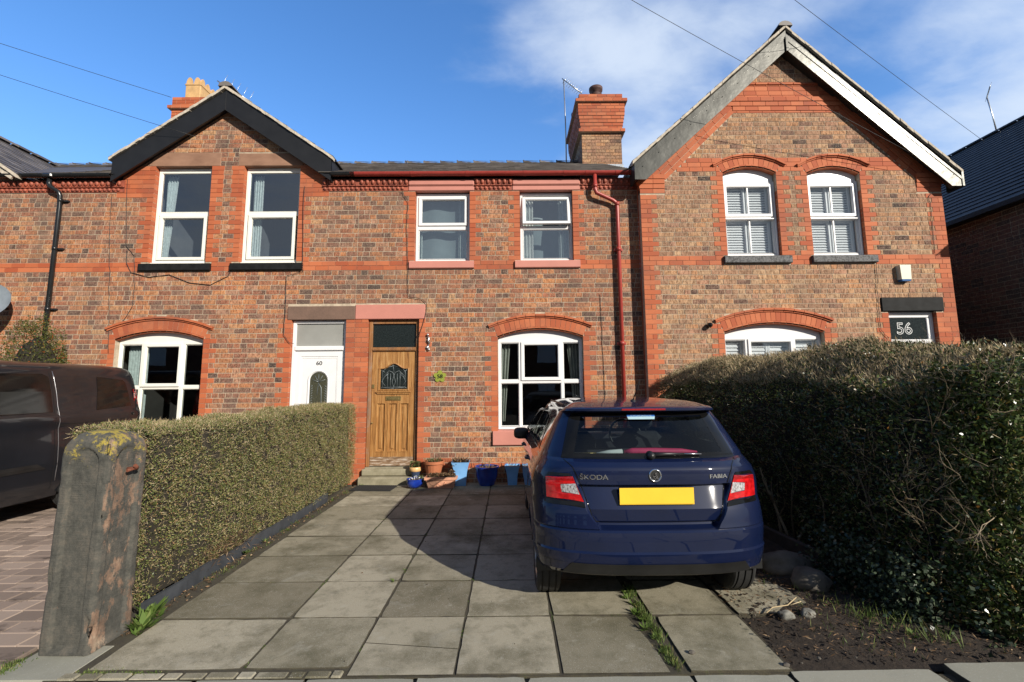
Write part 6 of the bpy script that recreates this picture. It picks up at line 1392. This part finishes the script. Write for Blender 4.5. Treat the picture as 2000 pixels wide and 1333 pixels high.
for k in range(30): G_.append(blades(16, -2.56+rng.normal()*.03, rng.uniform(3.3, 7.6), .02, .04, .01, .05, -.015))
for k in range(12): G_.append(blades(30, -2.95+rng.normal()*.03, rng.uniform(2.82, 3.0), .03, .03, .01, .03, -.01))
for k in range(16): G_.append(blades(24, -2.5+rng.normal()*.03+.03*k, 2.86+rng.normal()*.01, .03, .01, .008, .02, -.01))
quads_obj('grass', np.concatenate(G_), 'grass_blade', kind='stuff')
WD = []
def rosette(x, y, n, L_, z=.0):
    a = rng.uniform(0, 2*math.pi, n); P = np.tile((x, y, z), (n, 1))+rng.normal(size=(n, 3))*.006; d = np.stack([np.cos(a), np.sin(a), rng.uniform(.3, 1.1, n)], 1); WD.append(leaves(P, d, rng.uniform(.6, 1.1, n)*L_, rng.uniform(.2, .32, n)*L_, np.tile((0., 0, 1.), (n, 1)), .06))
for (x, y, n, l_) in ((-2.50, 3.34, 26, .13), (-2.56, 3.44, 22, .13), (-2.60, 3.55, 24, .14), (-2.47, 3.26, 12, .08), (-2.52, 3.5, 12, .09), (.90, 3.79, 26, .06), (.88, 3.70, 22, .05), (.90, 3.6, 18, .05), (.875, 3.46, 22, .06), (.9, 3.38, 20, .05), (.89, 3.26, 24, .06), (.91, 3.15, 16, .04), (.92, 3.0, 16, .04), (-.98, 4.05, 14, .04), (-.94, 4.30, 8, .03), (2.55, 3.12, 16, .07), (2.75, 3.05, 12, .06), (-2.60, 4.75, 16, .06), (-2.56, 6.82, 16, .06), (-2.60, 5.1, 14, .05), (-2.55, 5.5, 12, .05), (-2.45, 7.85, 10, .05), (-2.1, 7.99, 6, .04)): rosette(x, y, n, l_)
quads_obj('weeds', np.concatenate(WD), 'weed_leaf', kind='stuff')
n = 3600; x = 1.55+2.1*rng.uniform(0, 1, n)**.9; y = rng.uniform(2.86, 4.5, n); P = np.stack([x, y, np.full(n, .02)+rng.uniform(0, .02, n)], 1); d = rng.normal(size=(n, 3)); d[:, 2] *= .2
LT = [leaves(P, d, rng.uniform(.01, .05, n), rng.uniform(.002, .010, n))]
n = 700; P = np.stack([-2.60+np.abs(rng.normal(size=n))*.05, rng.uniform(3.2, 7.8, n), np.full(n, .004)+rng.uniform(0, .015, n)], 1); d = rng.normal(size=(n, 3)); d[:, 2] *= .3; LT.append(leaves(P, d, rng.uniform(.01, .035, n), rng.uniform(.004, .014, n)))
n = 420; P = np.stack([-2.68+rng.normal(size=n)*.03, 4.55+rng.normal(size=n)*.22, rng.uniform(0.02, .2, n)], 1); d = rng.normal(size=(n, 3)); d[:, 2] += .8; LT.append(leaves(P, d, rng.uniform(.04, .10, n), rng.uniform(.003, .006, n)))
n = 90; P = np.stack([rng.uniform(-2.3, 1.4, n), rng.uniform(2.9, 7.8, n), np.full(n, .006)], 1); d = rng.normal(size=(n, 3)); d[:, 2] *= .1; LT.append(leaves(P, d, rng.uniform(.008, .02, n), rng.uniform(.004, .010, n)))
quads_obj('leaf_litter', np.concatenate(LT), 'dry_litter', kind='stuff')

gv = MB()
for k in range(420):
    x, y = 1.6+2.0*rng.random()**1.1, rng.uniform(2.85, 4.3); r_ = rng.uniform(.004, .013)*(1.6 if rng.random() < .08 else 1); V = []
    for i in range(3):
        for j in range(6): a = j*math.pi/3+.3*i; q = r_*((.8, 1.0, .45)[i])*rng.uniform(.8, 1.2); V.append((x+q*math.cos(a), y+q*math.sin(a), r_*(-.2, .45, .95)[i]))
    gv.add(V, [(i*6+j, i*6+(j+1) % 6, i*6+6+(j+1) % 6, i*6+6+j) for i in range(2) for j in range(6)]+[tuple(range(12, 18))], 1 if rng.random() < .12 else 0)
gv.build('gravel', ['earth', 'rock'], kind='stuff')
# ------------------------------------------------------------------ edging, board, stones, sticks
ed = MB(); pts = [(-2.635, 3.52), (-2.63, 3.95), (-2.66, 4.35), (-2.66, 4.85), (-2.645, 5.3), (-2.66, 5.9), (-2.66, 6.5), (-2.665, 6.95)]
for k, ((x0, y0), (x1, y1)) in enumerate(zip(pts[:-1], pts[1:])):
    h = .085+.012*math.sin(k*2.3); V = [(x0, y0, -.03), (x1, y1-.004, -.03), (x1, y1-.004, h), (x0, y0, h)]; V += [(x-.025, y, z) for x, y, z in V]
    ed.add(V, [(0, 1, 2, 3), (7, 6, 5, 4), (0, 3, 7, 4), (1, 5, 6, 2), (3, 2, 6, 7)])
ed.build('lawn_edging', 'edging_plastic', recalc=True, label='black plastic edging strip along the foot of the left hedge', cat='edging')
tb = thing('timber_board', 'dark timber edging board lying at the foot of the right hedge', 'board', (2.72, 4.6, .07), R(6)); q = MB(); q.box(-.03, .03, -.62, 1.4, -.09, .06, bev=.008); q.build('plank', 'timber_dark', tb, local=True); q = MB(); q.box(.03, .075, -.45, -.40, -.1, .09, bev=.006); q.build('peg', 'timber_dark', tb, local=True)
def stone(x, y, z, r, sx_, sy_, sz_, mat, label, seed, group='stones beside the drive'):
    bm = bmesh.new(); bmesh.ops.create_icosphere(bm, subdivisions=3, radius=1)
    for v in bm.verts:
        k = 1+.28*mnoise.noise(v.co*1.3+Vector((seed, 0, 0)))+.10*mnoise.noise(v.co*3.7+Vector((seed, 5, 0))); v.co = Vector((v.co.x*sx_, v.co.y*sy_, v.co.z*sz_))*k*r
    for f in bm.faces: f.smooth = True
    me = bpy.data.meshes.new('stone'); bm.to_mesh(me); bm.free(); me.materials.append(MATS[mat]); o = bpy.data.objects.new('stone', me); COL.objects.link(o); o.location = (x, y, z); setp(o, label, 'stone', group)
stone(2.36, 4.16, .07, .17, 1.35, .9, .6, 'rock', 'flat grey stone at the foot of the board, behind the rounder one', 1); stone(2.36, 3.83, .07, .13, 1., 1., .75, 'rock', 'rounded grey stone in front of the flat one beside the board', 2)
stone(1.90, 3.385, .02, .046, 1.2, .8, .7, 'rock_white', 'small whitish stone on the soil beside the slab, left of its twin', 3); stone(2.06, 3.40, .02, .044, 1.1, .9, .8, 'rock_white', 'small pale grey stone on the soil, right of the whitish one', 4)
stone(2.13, 5.15, .02, .05, 1.4, .7, .5, 'rock_white', 'white stone on the ground just behind the car bumper', 6)
for k, (x, y, lab) in enumerate(((1.57, 2.835, 'tiny grey pebble at the corner of the last drive slab'), (1.08, 2.97, 'tiny tan pebble lying on the front right slab'))): stone(x, y, .012, .016, 1.2, 1, .7, 'rock', lab, 10+k, 'pebbles')
sk = MB(); sk.tube([(1.78, 3.42, .02), (1.86, 3.48, .03), (1.98, 3.50, .035), (2.08, 3.56, .06)], .004, 6); sk.tube([(2.0, 3.50, .035), (2.09, 3.52, .05)], .003, 5); sk.build('fallen_twig', 'privet_twig', label='pale forked twig lying across the edge of the slab', cat='twig')

# ------------------------------------------------------------------ door mat, pots and plants
mt = MB(); mt.box(-.33, .33, -.19, .19, .002, .014, bev=.004)
for i in range(19):
    for j in range(11): mt.box(-.312+i*.0335, -.290+i*.0335, -.172+j*.032, -.152+j*.032, .0138, .021, bev=.003)
o = mt.build('door_mat', 'rubber_black', label='black rubber mat below the stone steps', cat='door mat'); o.location = (-2.20, 7.66, 0); o.rotation_euler = (0, 0, R(-4))
def pot(name, label, prof, mat, loc, sq=0., n=32, rotz=0., soil_z=None, soil_r=None, ribs=0, body='pot_body'):
    t = thing(name, label, 'plant pot', loc, rotz); mb = MB(); mb.lathe(prof, n=n if not sq else 64, sq=sq)
    if ribs:
        mb.v = [(x*(1+.022*math.cos(ribs*math.atan2(y, x))*(1 if z < .19 else 0)), y*(1+.022*math.cos(ribs*math.atan2(y, x))*(1 if z < .19 else 0)), z) for x, y, z in mb.v]
    mb.build(body, mat, t, local=True, recalc=True, sharp=45)
    s_ = MB(); s_.lathe([(0, soil_z+.008), (soil_r*.6, soil_z+.004), (soil_r, soil_z)], n=24, sq=sq); s_.build('soil', 'soil', t, local=True); return t
def plant(t, V, mat, name='plant'): quads_obj(name, V, mat, t, local=True)
def tuft(n, r_, z, L_, Wd, up=1., spread=.6):
    a = rng.uniform(0, 2*math.pi, n); q = r_*np.sqrt(rng.uniform(0, 1, n)); P = np.stack([q*np.cos(a), q*np.sin(a), np.full(n, z)+rng.uniform(0, .04, n)], 1); d = np.stack([np.cos(a)*spread+rng.normal(size=n)*.3, np.sin(a)*spread+rng.normal(size=n)*.3, np.full(n, up)*rng.uniform(.3, 1.2, n)], 1); return leaves(P, d, rng.uniform(.6, 1.2, n)*L_, rng.uniform(.6, 1.1, n)*Wd)
def wall_prof(r0, r1, h, lip=.01, th=.012, zc=0): return [(0, zc), (r0, zc), (r1, zc+h-.02), (r1+lip, zc+h-.018), (r1+lip, zc+h), (r1-th, zc+h), (r1-th*1.3, zc+h-.05)]
t = pot('plant_pot', 'small cream and grey pot with a leafy succulent, on the lower step', wall_prof(.065, .082, .13, 0), 'glaze_grey', (-1.60, 7.955, .125), soil_z=.15, soil_r=.08); q = MB(); q.lathe([(.084, .09), (.098, .11), (.10, .16), (.088, .165), (.085, .14)]); q.build('rim', 'pot_cream', t, local=True)
plant(t, np.concatenate([tuft(420, .08, .15, .035, .02, 1., .8)+np.array([0, 0, .0]), tuft(300, .07, .20, .035, .02, .8, .9)]), 'succulent')
t = pot('plant_pot', 'low glossy blue bowl of gravel beside the doormat', [(0, 0), (.075, 0), (.115, .03), (.13, .08), (.128, .125), (.138, .13), (.138, .142), (.118, .142), (.115, .11)], 'glaze_blue', (-1.555, 7.70, .0), soil_z=.125, soil_r=.12); plant(t, np.concatenate([tuft(60, .09, .12, .02, .02, .4, .4)]), 'etched', 'gravel'); plant(t, tuft(30, .03, .13, .06, .015)+np.array([.09, 0, 0]), 'succulent')
t = pot('plant_pot', 'large ribbed terracotta pot with half dead stems, on the step end', [(0, 0), (.108, 0), (.112, .02), (.155, .215), (.175, .218), (.180, .262), (.158, .262), (.155, .22)], 'terracotta_pot', (-1.29, 7.93, .125), ribs=18, n=72, soil_z=.235, soil_r=.155); plant(t, np.concatenate([tuft(120, .11, .23, .05, .014)]), 'succulent'); plant(t, np.concatenate([tuft(60, .12, .23, .10, .005, 1., .5)]), 'dry_litter', 'dead_stems')
t = thing('plant_trough', 'pale terracotta rectangular trough with moulded swags', 'plant pot', (-1.125, 7.70, 0), R(1)); q = MB()
for (z0, z1, w0, w1, d0, d1) in ((0, .018, .205, .205, .085, .085), (.018, .135, .20, .238, .08, .098), (.135, .172, .258, .262, .112, .114)):
    V = [(-w0, -d0, z0), (w0, -d0, z0), (w0, d0, z0), (-w0, d0, z0), (-w1, -d1, z1), (w1, -d1, z1), (w1, d1, z1), (-w1, d1, z1)]; q.add(V, [(0, 1, 5, 4), (1, 2, 6, 5), (2, 3, 7, 6), (3, 0, 4, 7), (4, 5, 6, 7)])
for x in (-.12, 0, .12):
    q.tube([(x-.055, -.092, .115), (x-.04, -.092, .07), (x, -.089, .052), (x+.04, -.092, .07), (x+.055, -.092, .115)], .005, 6); q.box(x-.004+.06, x+.004+.06, -.096, -.08, .03, .12)
q.build('trough_body', 'terracotta_pale', t, local=True); q = MB(); q.box(-.238, .238, -.09, .09, .15, .176, bev=.01); q.build('soil', 'soil', t, local=True)
plant(t, np.concatenate([tuft(200, .08, .17, .03, .015)+np.array([dx, 0, 0]) for dx in (-.14, -.04, .06, .15)]), 'dry_litter')
def sqpot(w0, w1, h): 
    pr = []
    for k in range(9): u = k/8; pr.append((w0+(w1-w0)*(.25*u+.75*u**2.6), h*u))
    return [(0, 0)]+pr+[(w1+.004, h), (w1-.012, h), (w1-.016, h-.05)]
t = pot('plant_pot', 'tall flared square light blue pot behind the terracotta trough', sqpot(.088, .150, .385), 'glaze_light', (-.83, 7.88, 0), sq=.96, soil_z=.355, soil_r=.13, rotz=R(3)); plant(t, np.concatenate([tuft(150, .11, .35, .09, .018, .9, .7), tuft(60, .02, .33, .06, .02, -.6, .9)+np.array([-.12, -.1, 0]), tuft(50, .02, .24, .05, .02, -.6, .6)+np.array([-.13, -.12, 0])]), 'dry_litter')
t = pot('plant_pot', 'wide dark glossy blue round pot with dry stems', [(0, 0), (.125, 0), (.135, .02), (.175, .15), (.19, .27), (.20, .28), (.20, .305), (.18, .305), (.178, .25)], 'glaze_blue', (-.395, 7.87, 0), soil_z=.265, soil_r=.178); q = MB()
for k in range(9): a = rng.uniform(0, 6.28); q.tube([(.03*math.cos(a), .03*math.sin(a), .26), (.06*math.cos(a), .05*math.sin(a), .36), (.10*math.cos(a), .07*math.sin(a), .36+rng.uniform(.04, .17))], .003, 5)
q.build('dead_stems', 'privet_twig', t, local=True); plant(t, tuft(70, .12, .26, .05, .02), 'dry_litter')
t = pot('plant_pot', 'small flared square light blue pot nearer the car', sqpot(.075, .128, .315), 'glaze_light', (.03, 7.89, 0), sq=.96, soil_z=.285, soil_r=.11, rotz=R(-2)); q = MB()
for k in range(8): a = rng.uniform(0, 6.28); q.tube([(.03*math.cos(a), .03*math.sin(a), .28), (.09*math.cos(a), .05*math.sin(a), .36), (.14*math.cos(a), .07*math.sin(a), .40+rng.uniform(-.03, .04))], .003, 5)
q.build('dead_stems', 'privet_twig', t, local=True)
pot('plant_pot', 'light blue square pot mostly hidden behind the car door', sqpot(.08, .13, .33), 'glaze_light', (.36, 7.9, 0), sq=.96, soil_z=.30, soil_r=.11)
pot('plant_pot', 'dark blue round pot mostly hidden behind the car wing', [(0, 0), (.12, 0), (.17, .15), (.18, .27), (.19, .28), (.17, .28), (.168, .2)], 'glaze_blue', (.70, 7.86, 0), soil_z=.25, soil_r=.165)

# ------------------------------------------------------------------ fittings on the walls
t = thing('number_sign', 'green flower shaped plaque with the number 58 beside the oak door', 'sign', (-1.225, 8.085, 1.80)); q = MB(); pts = [((.062+.045*abs(math.cos(2.5*a))**.7)*math.sin(a), (.062+.045*abs(math.cos(2.5*a))**.7)*math.cos(a)) for a in np.linspace(0, 2*math.pi, 80)[:-1]]; pts = [(x*1.05, z*1.0) for x, z in pts]
q.plate([pts], -.008, .008); q.build('plaque', 'sign_green', t, local=True); q = MB(); text_on(q, '58', .095, 0, -.010, -.003, bold=.003, depth=.002, sx_=1.05); q.build('digits', 'ink', t, local=True)
q = MB(); q.tube([(0, 0, .02), (.02, -.02, .05), (.0, -.03, .10), (.01, -.02, .14), (-.01, -.02, .17)], [.012, .018, .02, .014, .012], 8); q.lathe([(0, -.022), (.016, -.015), (.022, 0), (.016, .015), (0, .022)], (-.01, -.02, .20), n=12); q.tube([(0, -.02, .14), (.03, -.04, .12), (.015, -.05, .09)], .006, 6); q.tube([(0, -.02, .02), (.005, -.03, -.03), (.0, -.015, -.08)], [.012, .012, .01], 8); q.tube([(0, 0, .03), (-.02, -.03, -.02), (.01, -.02, -.07)], [.012, .01, .008], 8); q.lathe([(0, -.012), (.03, -.008), (.03, 0)], (0, 0, -.06), n=12, axis='y')
o = q.build('wall_ornament', 'steel', label='small silver cast figure ornament on the wall right of the oak door', cat='ornament'); o.location = (-1.435, 8.085, 2.335)
t = thing('alarm_box', 'cream burglar alarm box with blue strip above the black lintel', 'alarm box', (6.93, 7.86, 3.53)); q = MB(); V = [(-.095, -.0, .145), (.095, 0, .145), (.085, 0, -.11), (-.085, 0, -.11)]; q.add([(x, -.055, z) for x, _, z in V]+[(x*1.08, .04, z) for x, _, z in V], [(0, 1, 2, 3), (0, 4, 5, 1), (1, 5, 6, 2), (2, 6, 7, 3), (3, 7, 4, 0)]); q.build('cover', 'alarm_cream', t, local=True, recalc=True); q = MB(); q.box(-.085, .085, -.053, .04, -.143, -.1105, bev=.01); q.build('strobe', 'alarm_blue', t, local=True)
q = MB(); q.lathe([(0, -.10), (.03, -.095), (.042, -.07), (.045, -.03), (.03, -.0)], (0, 0, 0), n=18, axis='y'); q.lathe([(.05, .0), (.05, .012)], (0, 0, 0), n=18, axis='y'); o = q.build('security_camera', 'gloss_black', label='small black dome camera left of the lower shuttered window', cat='camera'); o.location = (3.455, 7.885, 2.64)
t = thing('satellite_dish', 'grey satellite dish cut off at the left edge above the bush', 'satellite dish', (-8.90, 7.72, 3.10)); q = MB(); bmv = []
for k in range(9):
    r_ = .33*k/8
    for j in range(28): a = 2*math.pi*j/28; bmv.append((r_*math.cos(a), .16*(k/8)**2*-1+.08, r_*1.08*math.sin(a)))
q.add(bmv, [(k*28+j, k*28+(j+1) % 28, (k+1)*28+(j+1) % 28, (k+1)*28+j) for k in range(8) for j in range(28)], 0, True); dsh = q.build('dish', 'dish_grey', t, local=True); dsh.rotation_euler = (R(-24), 0, R(28))
q = MB(); q.tube([(0, .1, 0), (0, .25, -.05), (0, .36, -.05)], .02, 8); q.tube([(0, .05, -.2), (.05, -.35, -.12)], .012, 6); q.box(.02, .09, -.42, -.33, -.15, -.08, bev=.01); q.build('arm', 'trim_black', t, local=True)
# shrub by the left edge
t = thing('shrub', 'dense green shrub with red berries behind the van at the left edge', 'shrub', (-7.75, 7.55, 0)); n = 15000; u = rng.normal(size=(n, 3)); u /= np.linalg.norm(u, axis=1)[:, None]; r_ = 1+.16*nz_(u, 3)+.10*nz_(u, 8, 3); P = u*r_[:, None]*np.array([.55, .42, 1.35])*rng.uniform(.82, 1, n)[:, None]+np.array([-.05, 0, 1.45]); quads_obj('foliage', leaves(P, u+rng.normal(size=(n, 3))*.8, rng.uniform(.02, .045, n), rng.uniform(.010, .02, n)), 'berry_leaf', t, local=True)
q = MB(); 
for k in range(6): q.tube([(rng.normal()*.05, rng.normal()*.05, 0), (rng.normal()*.15, rng.normal()*.12, .8), (rng.normal()*.25, rng.normal()*.18, 1.9)], [.02, .015, .006], 6)
q.build('stems', 'timber_dark', t, local=True)
q = MB(); bm = bmesh.new(); bmesh.ops.create_icosphere(bm, subdivisions=2, radius=1); q.add([(v.co.x*.40, v.co.y*.30, v.co.z*1.1+1.4) for v in bm.verts], [tuple(v.index for v in f.verts) for f in bm.faces], 0, True); bm.free(); q.build('inner_growth', 'hedge_core', t, local=True)
# cables clipped to the walls
def cable(pts, y, label, r=.0045):
    P = []
    for (x0, z0), (x1, z1) in zip(pts[:-1], pts[1:]):
        for k in range(5): u = k/5; P.append((x0+(x1-x0)*u+rng.normal()*.004, y, z0+(z1-z0)*u))
    P.append((pts[-1][0], y, pts[-1][1])); q = MB(); q.tube(P, r, 5); q.build('cable', 'cable_black', label=label, cat='cable', group='cables clipped to the walls')
YW = 8.083
cable([(-7.02, 5.46), (-6.93, 4.2), (-6.757, 4.007), (-6.705, 3.442), (-6.707, 3.071), (-6.846, 2.814), (-7.003, 2.751)], YW, 'black cable from the left gable down to the arched window hood')
cable([(-7.275, 5.168), (-7.255, 4.584), (-7.189, 3.82), (-7.157, 3.679), (-7.161, 3.445), (-7.115, 3.073), (-7.052, 2.253)], YW, 'straight black cable left of the arched window of the left house')
cable([(-6.9, 4.1), (-6.88, 3.866), (-6.795, 3.70), (-6.465, 3.609), (-6.103, 3.653), (-5.725, 3.501), (-5.357, 3.461), (-5.048, 3.618), (-5.02, 3.70), (-5.02, 3.80)], YW, 'sagging black cable looping under the two black sills', .006)
cable([(-3.745, 5.30), (-3.755, 4.951), (-3.72, 3.90), (-3.70, 3.70), (-3.994, 3.611), (-3.985, 3.07), (-3.985, 2.547), (-3.88, 2.41), (-3.80, 2.391)], YW-.015, 'black cable from the right gable window down beside the white door')
cable([(-1.963, 5.2), (-1.845, 4.989), (-1.857, 4.647), (-1.83, 3.9), (-1.814, 3.409), (-1.81, 3.222), (-1.554, 3.174), (-1.475, 3.10), (-1.477, 2.942), (-1.606, 2.484)], YW-.012, 'black cable from the cornice down past the pink lintel end')
cable([(1.625, 3.245), (1.647, 2.188), (1.658, 1.2)], YW, 'thin vertical black cable left of the red downpipe')
cable([(7.658, 5.041), (7.553, 4.945), (7.583, 4.801), (7.548, 3.902)], 7.882, 'black cable below the right end of the grey bargeboard')
cable([(6.48, 3.73), (6.436, 2.943), (6.438, 2.538), (6.573, 2.385)], 7.875, 'black cable hanging from the right grey sill towards the number 56')
# overhead wires
def wire(a, b, sag, label, r=.0042):
    a, b = Vector(a), Vector(b); P = [a.lerp(b, k/24)-Vector((0, 0, sag*4*(k/24)*(1-k/24))) for k in range(25)]; q = MB(); q.tube(P, r, 5); q.build('overhead_wire', 'cable_black', label=label, cat='overhead wire', group='overhead wires')
wire((-6.28, 8.0, 7.02), (-14.8, 4.0, 8.4), .06, 'upper overhead wire from the left edge to the black bargeboard')
wire((-5.66, 7.93, 6.18), (-15.1, 5.6, 8.75), .08, 'lower overhead wire from the left edge to the black bargeboard')
wire((7.12, 7.62, 5.63), (-2.94, 5.38, 9.6), .10, 'overhead wire crossing in front of the grey gable')
wire((11.6, 10.5, 7.46), (.9, 4.9, 8.4), .04, 'overhead wire sloping down to the dark roof at the right')
# aerials
def aerial(label, base, h, dirv, L_, n_el, mat='steel', lean=(0, 0), el=.16):
    t = thing('tv_aerial', label, 'aerial', base); q = MB(); top = Vector((lean[0], lean[1], h)); q.tube([(0, 0, 0), tuple(top*.5+Vector((.01, 0, 0))), tuple(top)], .017, 8); q.build('mast', mat, t, local=True)
    q = MB(); d = Vector(dirv).normalized(); q.tube([tuple(top-d*.06), tuple(top+d*L_)], .016, 6); sd_ = d.cross(Vector((0, 1, 0.2))).normalized()
    for k in range(n_el): c = top+d*(L_*(k+.5)/n_el); q.tube([tuple(c-sd_*el), tuple(c+sd_*el)], .0045, 4)
    q.build('antenna', mat, t, local=True)
aerial('tall silver television aerial beside the middle chimney', (1.545, 11.6, 7.5), 2.42, (.62, -.1, -.60), .66, 9, lean=(-.02, 0), el=.11)
aerial('thin television aerial behind the peak of the black bargeboard', (-7.4, 11.4, 7.3), 2.45, (.9, .3, -.5), .9, 5, lean=(-.3, 0), el=.28)
aerial('small television aerial on the dark roof at the right edge', (13.2, 11.6, 8.3), 1.05, (-.5, -.6, .03), .55, 5, lean=(-.14, 0), el=.15)
